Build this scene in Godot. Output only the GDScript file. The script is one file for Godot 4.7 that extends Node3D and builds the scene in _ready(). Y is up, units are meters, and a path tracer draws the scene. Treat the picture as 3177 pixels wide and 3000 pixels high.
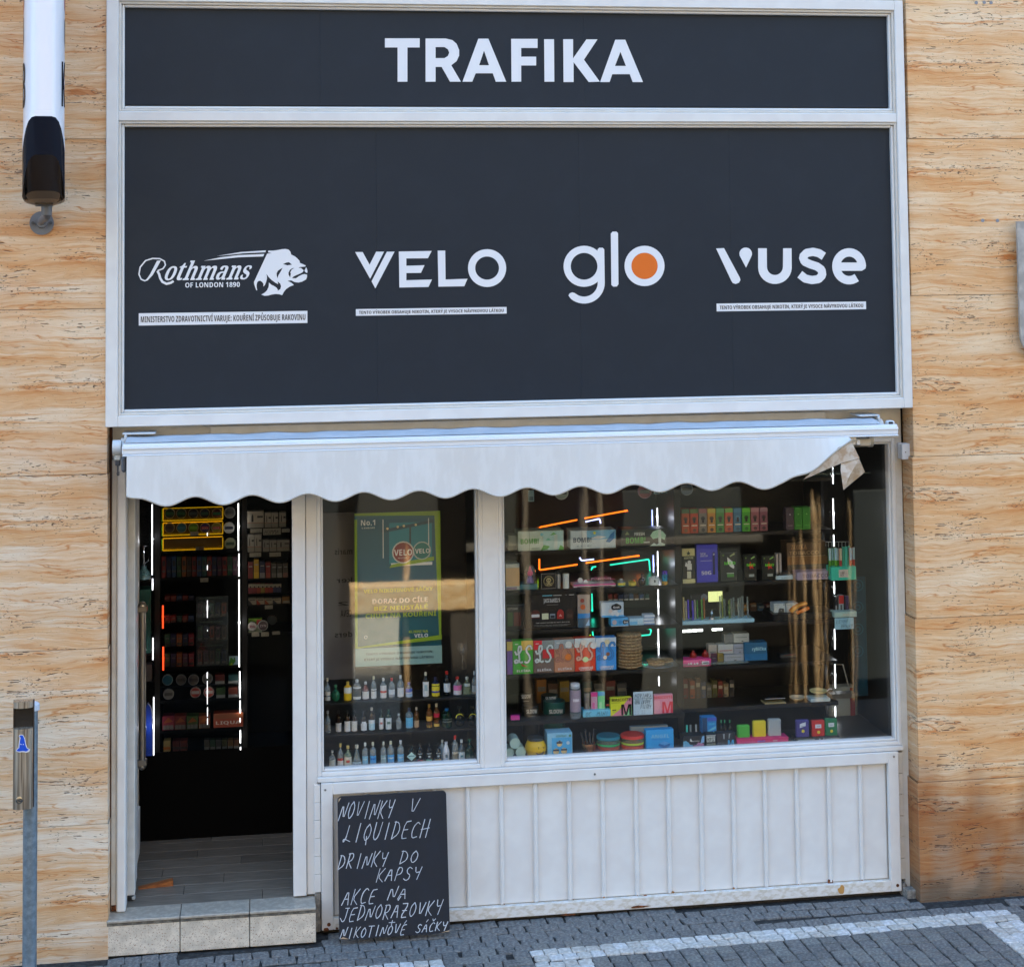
extends Node3D
# ---------------------------------------------------------------- camera model
const FOCAL := 5200.0
var EYE := Vector3(0.837864, 3.516735, 9.214953)
var LOOK := Basis(Vector3(0.98921304, -0.01144974, 0.14603183), Vector3(0.00284422, 0.99825389, 0.05900066), Vector3(-0.14645638, -0.05794887, 0.98751833))
var fr := [0.0, 0.0, 1.0]
var used := {}
var mats := {}
var boxes := {}
var rng := RandomNumberGenerator.new()
var sans: Font
var sans_bold: Font
var serif_bold: Font

func V(px: float, py: float, z: float) -> Vector3:      # the point of the plane z that this picture point shows
	var d: Vector3 = LOOK * Vector3((px - 1588.5) / FOCAL, (549.5025 - py) / FOCAL, -1.0)
	return EYE + d * ((z - EYE.z) / d.z)

func crop(ox: float, oy: float, s: float) -> void:
	fr = [ox, oy, s]

func W(x: float, y: float, z: float) -> Vector3:        # the same, read in the current enlargement
	return V(fr[0] + x / fr[2], fr[1] + y / fr[2], z)

func numbered(n: String) -> String:
	if not used.has(n):
		used[n] = 0
		return n
	used[n] += 1
	return "%s_%03d" % [n, used[n]]

# ---------------------------------------------------------------- materials
func col(h: Variant) -> Color:
	return h if h is Color else Color.html(h)

var lift := 1.0                                           # goods read from a dim view are paler in truth
func M(h: Variant, rough := 0.6, metal := 0.0, spec := 0.5) -> StandardMaterial3D:
	var c: Color = col(h)
	if lift != 1.0:
		var q := c.srgb_to_linear() * lift
		var top := maxf(q.r, maxf(q.g, q.b))
		if top > 0.82: q = q * (0.82 / top)
		q.a = 1.0
		c = q.linear_to_srgb()
	var key := "%s|%.2f|%.2f|%.2f" % [c.to_html(), rough, metal, spec]
	if not mats.has(key):
		var m := StandardMaterial3D.new()
		m.albedo_color = c
		m.roughness = rough
		m.metallic = metal
		m.metallic_specular = spec
		mats[key] = m
	return mats[key]

func glow(h: Variant, e: float) -> StandardMaterial3D:
	var c: Color = col(h)
	var key := "glow%s|%.2f" % [c.to_html(), e]
	if not mats.has(key):
		var m := StandardMaterial3D.new()
		m.albedo_color = c
		m.emission_enabled = true
		m.emission = c
		m.emission_energy_multiplier = e
		mats[key] = m
	return mats[key]

func clear(h: Variant, a: float) -> StandardMaterial3D:
	var c: Color = col(h)
	c.a = a
	var key := "clear%s" % c.to_html()
	if not mats.has(key):
		var m := StandardMaterial3D.new()
		m.albedo_color = c
		m.transparency = BaseMaterial3D.TRANSPARENCY_ALPHA
		m.roughness = 0.03
		mats[key] = m
	return mats[key]

func worn(h: Variant, dark: Variant, scale: float, rough: float, bump := 0.0, seed := 1, octaves := 5, lo := 0.35, hi := 0.75, flat := Vector3.ONE) -> StandardMaterial3D:
	# a colour that wanders between two tones, with fine relief
	var m := StandardMaterial3D.new()
	var n := FastNoiseLite.new()
	n.seed = seed
	n.noise_type = FastNoiseLite.TYPE_SIMPLEX_SMOOTH
	n.frequency = 0.012
	n.fractal_octaves = octaves
	n.fractal_gain = 0.6
	var t := NoiseTexture2D.new()
	t.noise = n
	t.width = 512
	t.height = 512
	t.seamless = true
	var g := Gradient.new()
	g.set_color(0, col(dark))
	g.set_color(1, col(h))
	g.set_offset(0, lo)
	g.set_offset(1, hi)
	t.color_ramp = g
	m.albedo_texture = t
	m.roughness = rough
	m.uv1_triplanar = true
	m.uv1_world_triplanar = true
	m.uv1_scale = Vector3.ONE * scale * flat
	if bump > 0.0:
		var b := NoiseTexture2D.new()
		var n2 := n.duplicate()
		n2.frequency = 0.03
		b.noise = n2
		b.width = 512
		b.height = 512
		b.seamless = true
		m.heightmap_enabled = true
		m.heightmap_texture = b
		m.heightmap_scale = bump
	return m

func image_mat(w: int, h: int, f: Callable, rough := 0.6, bump := false, bump_scale := 0.0) -> StandardMaterial3D:
	var data := PackedByteArray()
	data.resize(w * h * 3)
	var hd := PackedByteArray()
	if bump: hd.resize(w * h)
	var k := 0
	for y in h:
		for x in w:
			var c: Color = f.call(x, y)
			data[k * 3] = int(clampf(c.r, 0, 1) * 255)
			data[k * 3 + 1] = int(clampf(c.g, 0, 1) * 255)
			data[k * 3 + 2] = int(clampf(c.b, 0, 1) * 255)
			if bump: hd[k] = int(clampf(c.a, 0, 1) * 255)
			k += 1
	var m := StandardMaterial3D.new()
	m.albedo_texture = ImageTexture.create_from_image(Image.create_from_data(w, h, false, Image.FORMAT_RGB8, data))
	m.roughness = rough
	if bump:
		m.heightmap_enabled = true
		m.heightmap_texture = ImageTexture.create_from_image(Image.create_from_data(w, h, false, Image.FORMAT_L8, hd))
		m.heightmap_scale = bump_scale
	return m

# ---------------------------------------------------------------- mesh making
func face(st: SurfaceTool, pts: Array, out: Vector3) -> void:       # a flat convex face that looks towards out
	var n: Vector3 = (pts[1] - pts[0]).cross(pts[2] - pts[0])
	if n.length_squared() < 1e-16 and pts.size() > 3: n = (pts[2] - pts[0]).cross(pts[3] - pts[0])
	n = n.normalized()
	var flip := n.dot(out) > 0.0
	if not flip: n = -n
	for i in range(1, pts.size() - 1):
		for k in ([0, i + 1, i] if flip else [0, i, i + 1]):
			st.set_normal(n)
			st.add_vertex(pts[k])

func begin() -> SurfaceTool:
	var st := SurfaceTool.new()
	st.begin(Mesh.PRIMITIVE_TRIANGLES)
	return st

func add_box(st: SurfaceTool, lo: Vector3, hi: Vector3, ch := 0.0) -> void:
	var c := (lo + hi) / 2.0
	var h := (hi - lo) / 2.0
	ch = minf(ch, minf(h.x, minf(h.y, h.z)) * 0.9)
	var P := func(sx: int, sy: int, sz: int, ax: int) -> Vector3:   # corner on the face of axis ax
		var v := Vector3(sx * h.x, sy * h.y, sz * h.z)
		if ch > 0.0:
			if ax != 0: v.x -= sx * ch
			if ax != 1: v.y -= sy * ch
			if ax != 2: v.z -= sz * ch
		return c + v
	for s in [-1, 1]:
		face(st, [P.call(s, -1, -1, 0), P.call(s, 1, -1, 0), P.call(s, 1, 1, 0), P.call(s, -1, 1, 0)], Vector3(s, 0, 0))
		face(st, [P.call(-1, s, -1, 1), P.call(1, s, -1, 1), P.call(1, s, 1, 1), P.call(-1, s, 1, 1)], Vector3(0, s, 0))
		face(st, [P.call(-1, -1, s, 2), P.call(1, -1, s, 2), P.call(1, 1, s, 2), P.call(-1, 1, s, 2)], Vector3(0, 0, s))
	if ch <= 0.0: return
	for a in [-1, 1]:
		for b in [-1, 1]:
			face(st, [P.call(-1, a, b, 1), P.call(1, a, b, 1), P.call(1, a, b, 2), P.call(-1, a, b, 2)], Vector3(0, a, b))
			face(st, [P.call(a, -1, b, 0), P.call(a, 1, b, 0), P.call(a, 1, b, 2), P.call(a, -1, b, 2)], Vector3(a, 0, b))
			face(st, [P.call(a, b, -1, 0), P.call(a, b, 1, 0), P.call(a, b, 1, 1), P.call(a, b, -1, 1)], Vector3(a, b, 0))
			for d in [-1, 1]:
				face(st, [P.call(a, b, d, 0), P.call(a, b, d, 1), P.call(a, b, d, 2)], Vector3(a, b, d))

func box_mesh(size: Vector3, ch: float) -> Mesh:       # centred on its base
	var key := "%.4f %.4f %.4f %.4f" % [size.x, size.y, size.z, ch]
	if not boxes.has(key):
		var st := begin()
		add_box(st, Vector3(-size.x / 2, 0, -size.z / 2), Vector3(size.x / 2, size.y, size.z / 2), ch)
		boxes[key] = st.commit()
	return boxes[key]

func pieces(outers: Array, holes: Array) -> Array:
	# polygons without holes that together fill the shape
	var out := outers.duplicate()
	for hp in holes:
		var next := []
		var cx := 0.0
		for p in hp: cx += p.x
		cx /= hp.size()
		for p in out:
			if Geometry2D.intersect_polygons(p, hp).is_empty():
				next.append(p)
				continue
			for s in [-1, 1]:
				var half := PackedVector2Array([Vector2(cx, -1e4), Vector2(cx + s * 1e4, -1e4), Vector2(cx + s * 1e4, 1e4), Vector2(cx, 1e4)])
				for q in Geometry2D.intersect_polygons(p, half):
					for r in Geometry2D.clip_polygons(q, hp): next.append(r)
		out = next
	return out

func add_prism(st: SurfaceTool, poly: PackedVector2Array, z0: float, z1: float) -> void:
	var tri := Geometry2D.triangulate_polygon(poly)
	for i in range(0, tri.size(), 3):
		var a := poly[tri[i]]
		var b := poly[tri[i + 1]]
		var c := poly[tri[i + 2]]
		face(st, [Vector3(a.x, a.y, z1), Vector3(b.x, b.y, z1), Vector3(c.x, c.y, z1)], Vector3.BACK)
		face(st, [Vector3(a.x, a.y, z0), Vector3(b.x, b.y, z0), Vector3(c.x, c.y, z0)], Vector3.FORWARD)
	var cw := Geometry2D.is_polygon_clockwise(poly)
	for i in poly.size():
		var a := poly[i]
		var b := poly[(i + 1) % poly.size()]
		var n := Vector3(b.y - a.y, a.x - b.x, 0) * (-1.0 if cw else 1.0)
		face(st, [Vector3(a.x, a.y, z0), Vector3(b.x, b.y, z0), Vector3(b.x, b.y, z1), Vector3(a.x, a.y, z1)], n)

func ccw(p: PackedVector2Array) -> bool:
	var s := 0.0
	for i in p.size():
		s += p[i].cross(p[(i + 1) % p.size()])
	return s > 0.0

func shape_mesh(outers: Array, holes: Array, depth: float) -> Mesh:
	var st := begin()
	for p in pieces(outers, holes):
		add_prism(st, p, 0.0, depth)
	return st.commit()

func disc(c: Vector2, r: float, n := 28, ry := -1.0) -> PackedVector2Array:
	var p := PackedVector2Array()
	for i in n:
		p.append(c + Vector2(cos(TAU * i / n) * r, sin(TAU * i / n) * (r if ry < 0.0 else ry)))
	return p

func add_lathe(st: SurfaceTool, prof: Array, seg := 16, a0 := 0.0, a1 := TAU, at := Vector3.ZERO) -> void:
	# prof: Vector2(radius, height) from the bottom up; smooth round, creased where the slope breaks
	for i in prof.size() - 1:
		var p: Vector2 = prof[i]
		var q: Vector2 = prof[i + 1]
		var nn := Vector2(q.y - p.y, p.x - q.x)
		if nn.length() < 1e-9: continue
		nn = nn.normalized()
		for k in seg:
			var t0 := a0 + (a1 - a0) * k / seg
			var t1 := a0 + (a1 - a0) * (k + 1) / seg
			var pts := []
			for e in [[p, t0], [q, t0], [q, t1], [p, t1]]:
				var r: Vector2 = e[0]
				var u := Vector3(sin(e[1]), 0, cos(e[1]))
				pts.append([at + u * r.x + Vector3(0, r.y, 0), u * nn.x + Vector3(0, nn.y, 0)])
			for j in [0, 1, 2, 0, 2, 3]:
				st.set_normal(pts[j][1])
				st.add_vertex(pts[j][0])

func lathe(prof: Array, seg := 16, a0 := 0.0, a1 := TAU) -> Mesh:
	var st := begin()
	add_lathe(st, prof, seg, a0, a1)
	return st.commit()

func add_tube(st: SurfaceTool, pts: Array, r: float, seg := 8, caps := true) -> void:
	var rings := []
	var up := Vector3.UP
	for i in pts.size():
		var d: Vector3 = (pts[mini(i + 1, pts.size() - 1)] - pts[maxi(i - 1, 0)]).normalized()
		var s := d.cross(up if absf(d.dot(up)) < 0.95 else Vector3.RIGHT).normalized()
		var t := s.cross(d).normalized()
		var ring := []
		for k in seg:
			ring.append(s * cos(TAU * k / seg) + t * sin(TAU * k / seg))
		rings.append(ring)
	for i in pts.size() - 1:
		for k in seg:
			var l := (k + 1) % seg
			var q := [[i, k], [i, l], [i + 1, l], [i + 1, k]]
			var pp := []
			for e in q: pp.append(pts[e[0]] + rings[e[0]][e[1]] * r)
			var mid: Vector3 = rings[i][k] + rings[i][l]
			var n: Vector3 = (pp[1] - pp[0]).cross(pp[2] - pp[0])
			var order := [0, 2, 1, 0, 3, 2] if n.dot(mid) > 0.0 else [0, 1, 2, 0, 2, 3]
			for j in order:
				st.set_normal(rings[q[j][0]][q[j][1]])
				st.add_vertex(pp[j])
	if caps:
		for e in [0, pts.size() - 1]:
			var loop := []
			for k in seg: loop.append(pts[e] + rings[e][k] * r)
			face(st, loop, (pts[e] - pts[1 if e == 0 else e - 1]))

func tube(pts: Array, r: float, seg := 8) -> Mesh:
	var st := begin()
	add_tube(st, pts, r, seg)
	return st.commit()

func txt(s: String, w: float, h: float, font: Font, shear := 0.0, mirror := false, depth := 0.0008) -> Mesh:
	# lettering scaled to w by h, its lower left corner at the origin, its face at z = depth
	var t := TextMesh.new()
	t.font = font
	t.text = s
	t.font_size = 48
	t.pixel_size = 0.01
	t.depth = 0.02
	t.curve_step = 2.0
	var arr := t.get_mesh_arrays()
	var p: PackedVector3Array = arr[Mesh.ARRAY_VERTEX]
	var lo := Vector3(1e9, 1e9, 1e9)
	var hi := -lo
	for v in p:
		lo = lo.min(v)
		hi = hi.max(v)
	var size := (hi - lo).max(Vector3.ONE * 1e-5)
	var out := PackedVector3Array()
	for v in p:
		var u := (v - lo) / size
		out.append(Vector3((1.0 - u.x if mirror else u.x) * w + shear * u.y * h, u.y * h, u.z * depth))
	var index: PackedInt32Array = arr[Mesh.ARRAY_INDEX] if arr[Mesh.ARRAY_INDEX] != null else PackedInt32Array(range(p.size()))
	var normals: PackedVector3Array = arr[Mesh.ARRAY_NORMAL]
	if mirror:
		for i in range(0, index.size(), 3):
			var k := index[i]
			index[i] = index[i + 1]
			index[i + 1] = k
	var a2 := []
	a2.resize(Mesh.ARRAY_MAX)
	a2[Mesh.ARRAY_VERTEX] = out
	a2[Mesh.ARRAY_NORMAL] = normals
	a2[Mesh.ARRAY_INDEX] = index
	var m := ArrayMesh.new()
	m.add_surface_from_arrays(Mesh.PRIMITIVE_TRIANGLES, a2)
	return m

# handwriting: strokes in a unit box
var PEN := {
	"A": [[0, 0, .5, 1, .85, 0], [.2, .38, .75, .38]], "C": [[.9, .85, .6, 1, .2, .75, .1, .35, .3, .02, .85, .1]], "D": [[.1, 0, .15, 1], [.0, .97, .5, .95, .85, .6, .75, .25, .1, 0]],
	"E": [[.85, 1, .2, .95, .1, 0, .75, .03], [.15, .5, .7, .52]], "F": [[.85, 1, .2, .97, .1, 0], [.15, .5, .7, .52]], "H": [[.1, 0, .15, 1], [.8, 0, .85, 1], [.0, .45, 1, .52]], "I": [[.5, 0, .5, 1]],
	"J": [[.75, 1, .7, .15, .4, 0, 0, .3], [.4, 1, .95, 1]], "K": [[.1, 0, .15, 1], [.85, 1, .15, .42, .9, 0]], "L": [[.35, 1, .3, .2, .1, .0, .0, .12, .15, .2, .9, .02]],
	"M": [[0, 0, .2, 1, .5, .4, .8, 1, 1, 0]], "N": [[0, 0, .2, 1, .7, .02, .95, 1]], "O": [[.5, 1, .15, .75, .1, .3, .4, .0, .8, .25, .85, .7, .5, 1]], "P": [[.1, 0, .2, 1, .7, .95, .8, .7, .65, .48, .2, .42]],
	"Q": [[.5, 1, .15, .75, .1, .3, .4, .02, .8, .25, .85, .7, .5, 1], [.45, .3, .6, -.2]], "R": [[.1, 0, .15, 1], [.0, .96, .6, 1, .75, .75, .55, .5, .15, .45, .8, 0]], "S": [[.85, .85, .5, 1, .2, .8, .35, .55, .75, .4, .7, .1, .35, 0, 0, .15]],
	"T": [[.5, 0, .5, 1], [0, 1, 1, 1]], "U": [[.1, 1, .1, .25, .4, 0, .75, .2, .85, 1]], "V": [[.1, 1, .4, 0, .9, 1]], "Y": [[.1, 1, .25, .55, .7, .6], [.9, 1, .6, 0]], "Z": [[.05, 1, .9, 1, .1, 0, .9, .02], [.2, .5, .8, .5]],
	"'": [[.3, 1, .6, 1.3]], "+": [[.5, 0, .5, 1], [0, .5, 1, .5]], "1": [[.2, .7, .5, 1, .4, 0]], "2": [[.1, .8, .5, 1, .8, .7, .1, 0, .9, 0]], "9": [[.8, .7, .5, 1, .2, .7, .5, .5, .8, .7, .5, 0]], "-": [[.1, .5, .9, .5]], "0": [[.5, 1, .15, .5, .5, 0, .85, .5, .5, 1]], "5": [[.8, 1, .2, 1, .15, .6, .7, .55, .7, .1, .1, 0]],
}
var ACCENT := {"Á": ["A", "'"], "É": ["E", "'"], "Í": ["I", "'"], "Ú": ["U", "'"], "Č": ["C", "v"]}

func script_mesh(s: String, x: float, y: float, w: float, h: float, pen: float, slant := 0.25, z := 0.0012) -> Mesh:
	# a line of handwriting as thin raised ribbons
	var st := begin()
	var n := s.length()
	var adv := w / n
	for i in n:
		var ch := s[i]
		if ch == " ": continue
		var lines := []
		var base: String = ACCENT[ch][0] if ACCENT.has(ch) else ch
		for l in PEN.get(base, []): lines.append(l)
		if ACCENT.has(ch): lines.append([.4, 1.12, .65, 1.38] if ACCENT[ch][1] == "'" else [.3, 1.38, .5, 1.12, .8, 1.38])
		var jy := rng.randf_range(-0.05, 0.05)
		var js := rng.randf_range(0.92, 1.06)
		for l in lines:
			var pts: Array[Vector2] = []
			for k in range(0, l.size(), 2):
				var u := Vector2(l[k], l[k + 1] * js + jy)
				pts.append(Vector2(x + (i + 0.06 + u.x * 0.84) * adv + (u.y - 0.5) * h * slant, y + u.y * h))
			if pts.size() > 2:                      # round the corners of the long strokes
				var soft: Array[Vector2] = [pts[0]]
				for k in range(1, pts.size() - 1):
					soft.append(pts[k].lerp(pts[k - 1], 0.22))
					soft.append(pts[k].lerp(pts[k + 1], 0.22))
				soft.append(pts[-1])
				pts = soft
			for k in pts.size() - 1:
				var d := (pts[k + 1] - pts[k])
				if d.length() < 1e-6: continue
				var t := d.normalized() * pen * 0.3
				var m := Vector2(-d.y, d.x).normalized() * pen * rng.randf_range(0.36, 0.58)
				var q := [pts[k] - t - m, pts[k + 1] + t - m, pts[k + 1] + t + m, pts[k] - t + m]
				var f := []
				for e in q: f.append(Vector3(e.x, e.y, z + k * 0.00002))
				face(st, f, Vector3.BACK)
	return st.commit()

# ---------------------------------------------------------------- objects
func tag(o: Node3D, label: String, category: String, group := "", kind := "") -> void:
	if label: o.set_meta("label", label)
	if category: o.set_meta("category", category)
	if group: o.set_meta("group", group)
	if kind: o.set_meta("kind", kind)

func thing(called: String, label: String, category: String, group := "", at := Vector3.ZERO) -> Node3D:
	var o := Node3D.new()
	o.name = numbered(called)
	add_child(o)
	o.position = at
	tag(o, label, category, group)
	return o

func wpos(n: Node) -> Vector3:
	var p := Vector3.ZERO
	while n is Node3D and n != self:
		p += n.position
		n = n.get_parent()
	return p

func part(parent: Node, called: String, mesh: Mesh, mat: Material, at: Vector3) -> MeshInstance3D:   # at: in the world; parents are not turned
	var o := MeshInstance3D.new()
	o.name = numbered(called) if parent == self else called
	o.mesh = mesh
	o.material_override = mat
	if parent != self:
		var base: String = called
		var k := 0
		while parent.has_node(NodePath(o.name)):
			k += 1
			o.name = "%s_%03d" % [base, k]
	parent.add_child(o, true)
	o.position = at - wpos(parent)
	return o

func local(parent: Node, called: String, mesh: Mesh, mat: Material, at := Vector3.ZERO) -> MeshInstance3D:   # at: in the parent's own axes
	return part(parent, called, mesh, mat, at + wpos(parent))

func bx(parent: Node, called: String, mat: Material, lo: Vector3, hi: Vector3, ch := 0.002) -> MeshInstance3D:
	return part(parent, called, box_mesh(hi - lo, ch), mat, Vector3((lo.x + hi.x) / 2, lo.y, (lo.z + hi.z) / 2))

func solo(called: String, label: String, category: String, group: String, mesh: Mesh, mat: Material, at: Vector3) -> MeshInstance3D:
	var o := part(self, called, mesh, mat, at)
	tag(o, label, category, group)
	return o

# prints on a face: ["b", u0, v0, u1, v1, colour] patch, ["c", u, v, r, colour] disc (r of the width), ["t", u0, v0, u1, v1, colour, text, font] lettering, ["p", colour, u, v, ...] outline, ["h", u0, v0, u1, v1, colour, text] handwriting
func deco(parent: Node, o: Vector3, w: float, h: float, list: Array, z0 := 0.0006) -> void:
	var z := z0
	for d in list:
		z += 0.0007
		var at := o + Vector3(0, 0, z)
		match d[0]:
			"b":
				part(parent, "print_panel", box_mesh(Vector3((d[3] - d[1]) * w, (d[4] - d[2]) * h, 0.0006), 0.0), M(d[5], 0.5), at + Vector3((d[1] + d[3]) / 2.0 * w, d[2] * h, 0))
			"c":
				part(parent, "emblem", shape_mesh([disc(Vector2.ZERO, d[3] * w, 20)], [], 0.0006), M(d[4], 0.5), at + Vector3(d[1] * w, d[2] * h, 0))
			"t":
				var f: Font = sans_bold
				if d.size() > 7: f = d[7]
				part(parent, "lettering", txt(d[6], (d[3] - d[1]) * w, (d[4] - d[2]) * h, f), M(d[5], 0.5), at + Vector3(d[1] * w, d[2] * h, 0))
			"h":
				part(parent, "handwriting", script_mesh(d[6], 0, 0, (d[3] - d[1]) * w, (d[4] - d[2]) * h, minf(0.0035, (d[4] - d[2]) * h * 0.09)), M(d[5], 0.6), at + Vector3(d[1] * w, d[2] * h, 0))
			"s":
				var l := PackedVector2Array()
				for i in range(3, d.size(), 2): l.append(Vector2(d[i] * w, d[i + 1] * h))
				var so := []
				var sh := []
				for q in Geometry2D.offset_polyline(l, d[2] * w / 2, Geometry2D.JOIN_ROUND, Geometry2D.END_ROUND):
					if Geometry2D.is_polygon_clockwise(q): sh.append(q)
					else: so.append(q)
				part(parent, "print_motif", shape_mesh(so, sh, 0.0006), M(d[1], 0.5), at)
			"p":
				var p := PackedVector2Array()
				for i in range(2, d.size(), 2): p.append(Vector2(d[i] * w, d[i + 1] * h))
				part(parent, "print_motif", shape_mesh([p], [], 0.0006), M(d[1], 0.5), at)

func px_shape(list: Array, z: float, rel: Vector3) -> PackedVector2Array:    # flat x, y list read in the current enlargement
	var p := PackedVector2Array()
	for i in range(0, list.size(), 2):
		var v := W(list[i], list[i + 1], z)
		p.append(Vector2(v.x - rel.x, v.y - rel.y))
	return p

func px_part(parent: Node, called: String, mat: Material, z: float, depth: float, outers: Array, holes := []) -> MeshInstance3D:
	var rel: Vector3 = W(outers[0][0], outers[0][1], z)
	var o := []
	var h := []
	for l in outers: o.append(px_shape(l, z, rel))
	for l in holes: h.append(px_shape(l, z, rel))
	return part(parent, called, shape_mesh(o, h, depth), mat, rel)

func ring_px(cx: float, cy: float, rx: float, ry: float, n := 40, a0 := 0.0, a1 := TAU) -> Array:
	var l := []
	for i in n:
		var a := a0 + (a1 - a0) * i / (n if is_equal_approx(a1 - a0, TAU) else n - 1)
		l.append(cx + cos(a) * rx)
		l.append(cy + sin(a) * ry)
	return l

func px_stroke(parent: Node, called: String, mat: Material, z: float, depth: float, line: Array, width: float, end := Geometry2D.END_BUTT) -> MeshInstance3D:
	# a stroke of even width along picture points
	var rel: Vector3 = W(line[0], line[1], z)
	var p := px_shape(line, z, rel)
	var half := W(line[0], line[1], z).distance_to(W(line[0] + width, line[1], z)) / 2
	var o := []
	var h := []
	for q in Geometry2D.offset_polyline(p, half, Geometry2D.JOIN_ROUND, end):
		if Geometry2D.is_polygon_clockwise(q): h.append(q)
		else: o.append(q)
	return part(parent, called, shape_mesh(o, h, depth), mat, rel)

func pack(called: String, label: String, cat: String, group: String, x0: float, y0: float, x1: float, z: float, base: float, depth: float, c: Variant, list := [], ch := 0.0015, mat: Material = null) -> Node3D:
	# a carton standing at height base, its front at z; x0, y0, x1 read in the current enlargement
	var a := W(x0, y0, z)
	var b := W(x1, y0, z)
	var t := thing(called, label, cat, group, Vector3((a.x + b.x) / 2, base, z - depth / 2))
	var h := maxf((a.y + b.y) / 2 - base, 0.004)
	bx(t, "carton", mat if mat else M(c, 0.5), Vector3(a.x, base, z - depth), Vector3(b.x, base + h, z), ch)
	deco(t, Vector3(a.x, base, z), b.x - a.x, h, list)
	return t

# ================================================================ the scene
func _ready() -> void:
	rng.seed = 7
	sans = sysfont("Droid Sans", 400)
	sans_bold = sysfont("Droid Sans", 700)
	serif_bold = sysfont("Droid Serif", 700)
	# camera
	var cam := Camera3D.new()
	cam.name = "camera"
	cam.transform = Transform3D(LOOK, EYE)
	cam.projection = Camera3D.PROJECTION_FRUSTUM
	cam.near = 0.1
	cam.far = 600.0
	cam.size = cam.near * 3000.0 / FOCAL
	cam.frustum_offset = Vector2(0.0, -(1500.0 - 549.5025) / FOCAL * cam.near)
	add_child(cam)
	cam.current = true
	# sky
	var env := Environment.new()
	var sky := Sky.new()
	var sm := ProceduralSkyMaterial.new()
	sm.sky_top_color = Color(0.49, 0.645, 0.825)
	sm.sky_horizon_color = Color(0.83, 0.91, 0.94)
	sm.sky_curve = 0.12
	sm.ground_bottom_color = Color(0.25, 0.24, 0.23)
	sm.ground_horizon_color = Color(0.62, 0.68, 0.76)
	sm.sky_energy_multiplier = 1.0
	sky.sky_material = sm
	env.background_mode = Environment.BG_SKY
	env.sky = sky
	env.tonemap_mode = Environment.TONE_MAPPER_LINEAR
	env.tonemap_exposure = 4.05
	env.sdfgi_enabled = true
	env.ssao_enabled = true
	env.ssil_enabled = true
	var we := WorldEnvironment.new()
	we.name = "world_environment"
	we.environment = env
	add_child(we)
	# the sun stands high behind the shop, so that the shop front is in open shade
	var sun := DirectionalLight3D.new()
	sun.name = "sun"
	sun.light_energy = 1.6
	sun.light_color = Color(1.0, 0.95, 0.84)
	sun.light_angular_distance = 0.5
	sun.shadow_enabled = true
	add_child(sun)
	sun.look_at_from_position(Vector3(6, 20, -14), Vector3(0.8, 0, 0), Vector3.UP)
	ground_and_street()
	walls_and_building()
	shop_shell()
	sign_box()
	awning()
	door_and_step()
	chalkboard()
	ashtray_post()
	banner_sign()
	wall_bits()
	left_window()
	right_window()
	doorway_goods()

func sysfont(n: String, weight: int) -> Font:
	var f := SystemFont.new()
	f.font_names = PackedStringArray([n])
	f.font_weight = weight
	return f

# ---------------------------------------------------------------- ground
func sett_mesh(seed: int, w: float, d: float, h := 0.028) -> Mesh:
	# one hewn paving stone: uneven outline, broken edges, slightly domed top
	var r := RandomNumberGenerator.new()
	r.seed = seed
	var lo := []
	var mid := []
	var hi := []
	var cs := [Vector2(-1, -1), Vector2(0, -1.04), Vector2(1, -1), Vector2(1.04, 0), Vector2(1, 1), Vector2(0, 1.04), Vector2(-1, 1), Vector2(-1.04, 0)]
	for c in cs:
		var x: float = c.x * w / 2 + r.randf_range(-0.004, 0.004)
		var z: float = c.y * d / 2 + r.randf_range(-0.004, 0.004)
		lo.append(Vector3(x, 0, z))
		mid.append(Vector3(x, h - 0.0035 - r.randf() * 0.0015, z))
		hi.append(Vector3(x * 0.90 + r.randf_range(-0.002, 0.002), h + r.randf_range(-0.0012, 0.0008), z * 0.90 + r.randf_range(-0.002, 0.002)))
	var st := begin()
	var top := Vector3(r.randf_range(-0.01, 0.01), h + 0.0015, r.randf_range(-0.01, 0.01))
	for i in 8:
		var j := (i + 1) % 8
		var out := Vector3(lo[i].x + lo[j].x, 0, lo[i].z + lo[j].z)
		face(st, [lo[i], lo[j], mid[j], mid[i]], out)
		face(st, [mid[i], mid[j], hi[j]], out.normalized() + Vector3.UP)
		face(st, [mid[i], hi[j], hi[i]], out.normalized() + Vector3.UP)
		face(st, [hi[i], hi[j], top], Vector3.UP)
	return st.commit()

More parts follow.
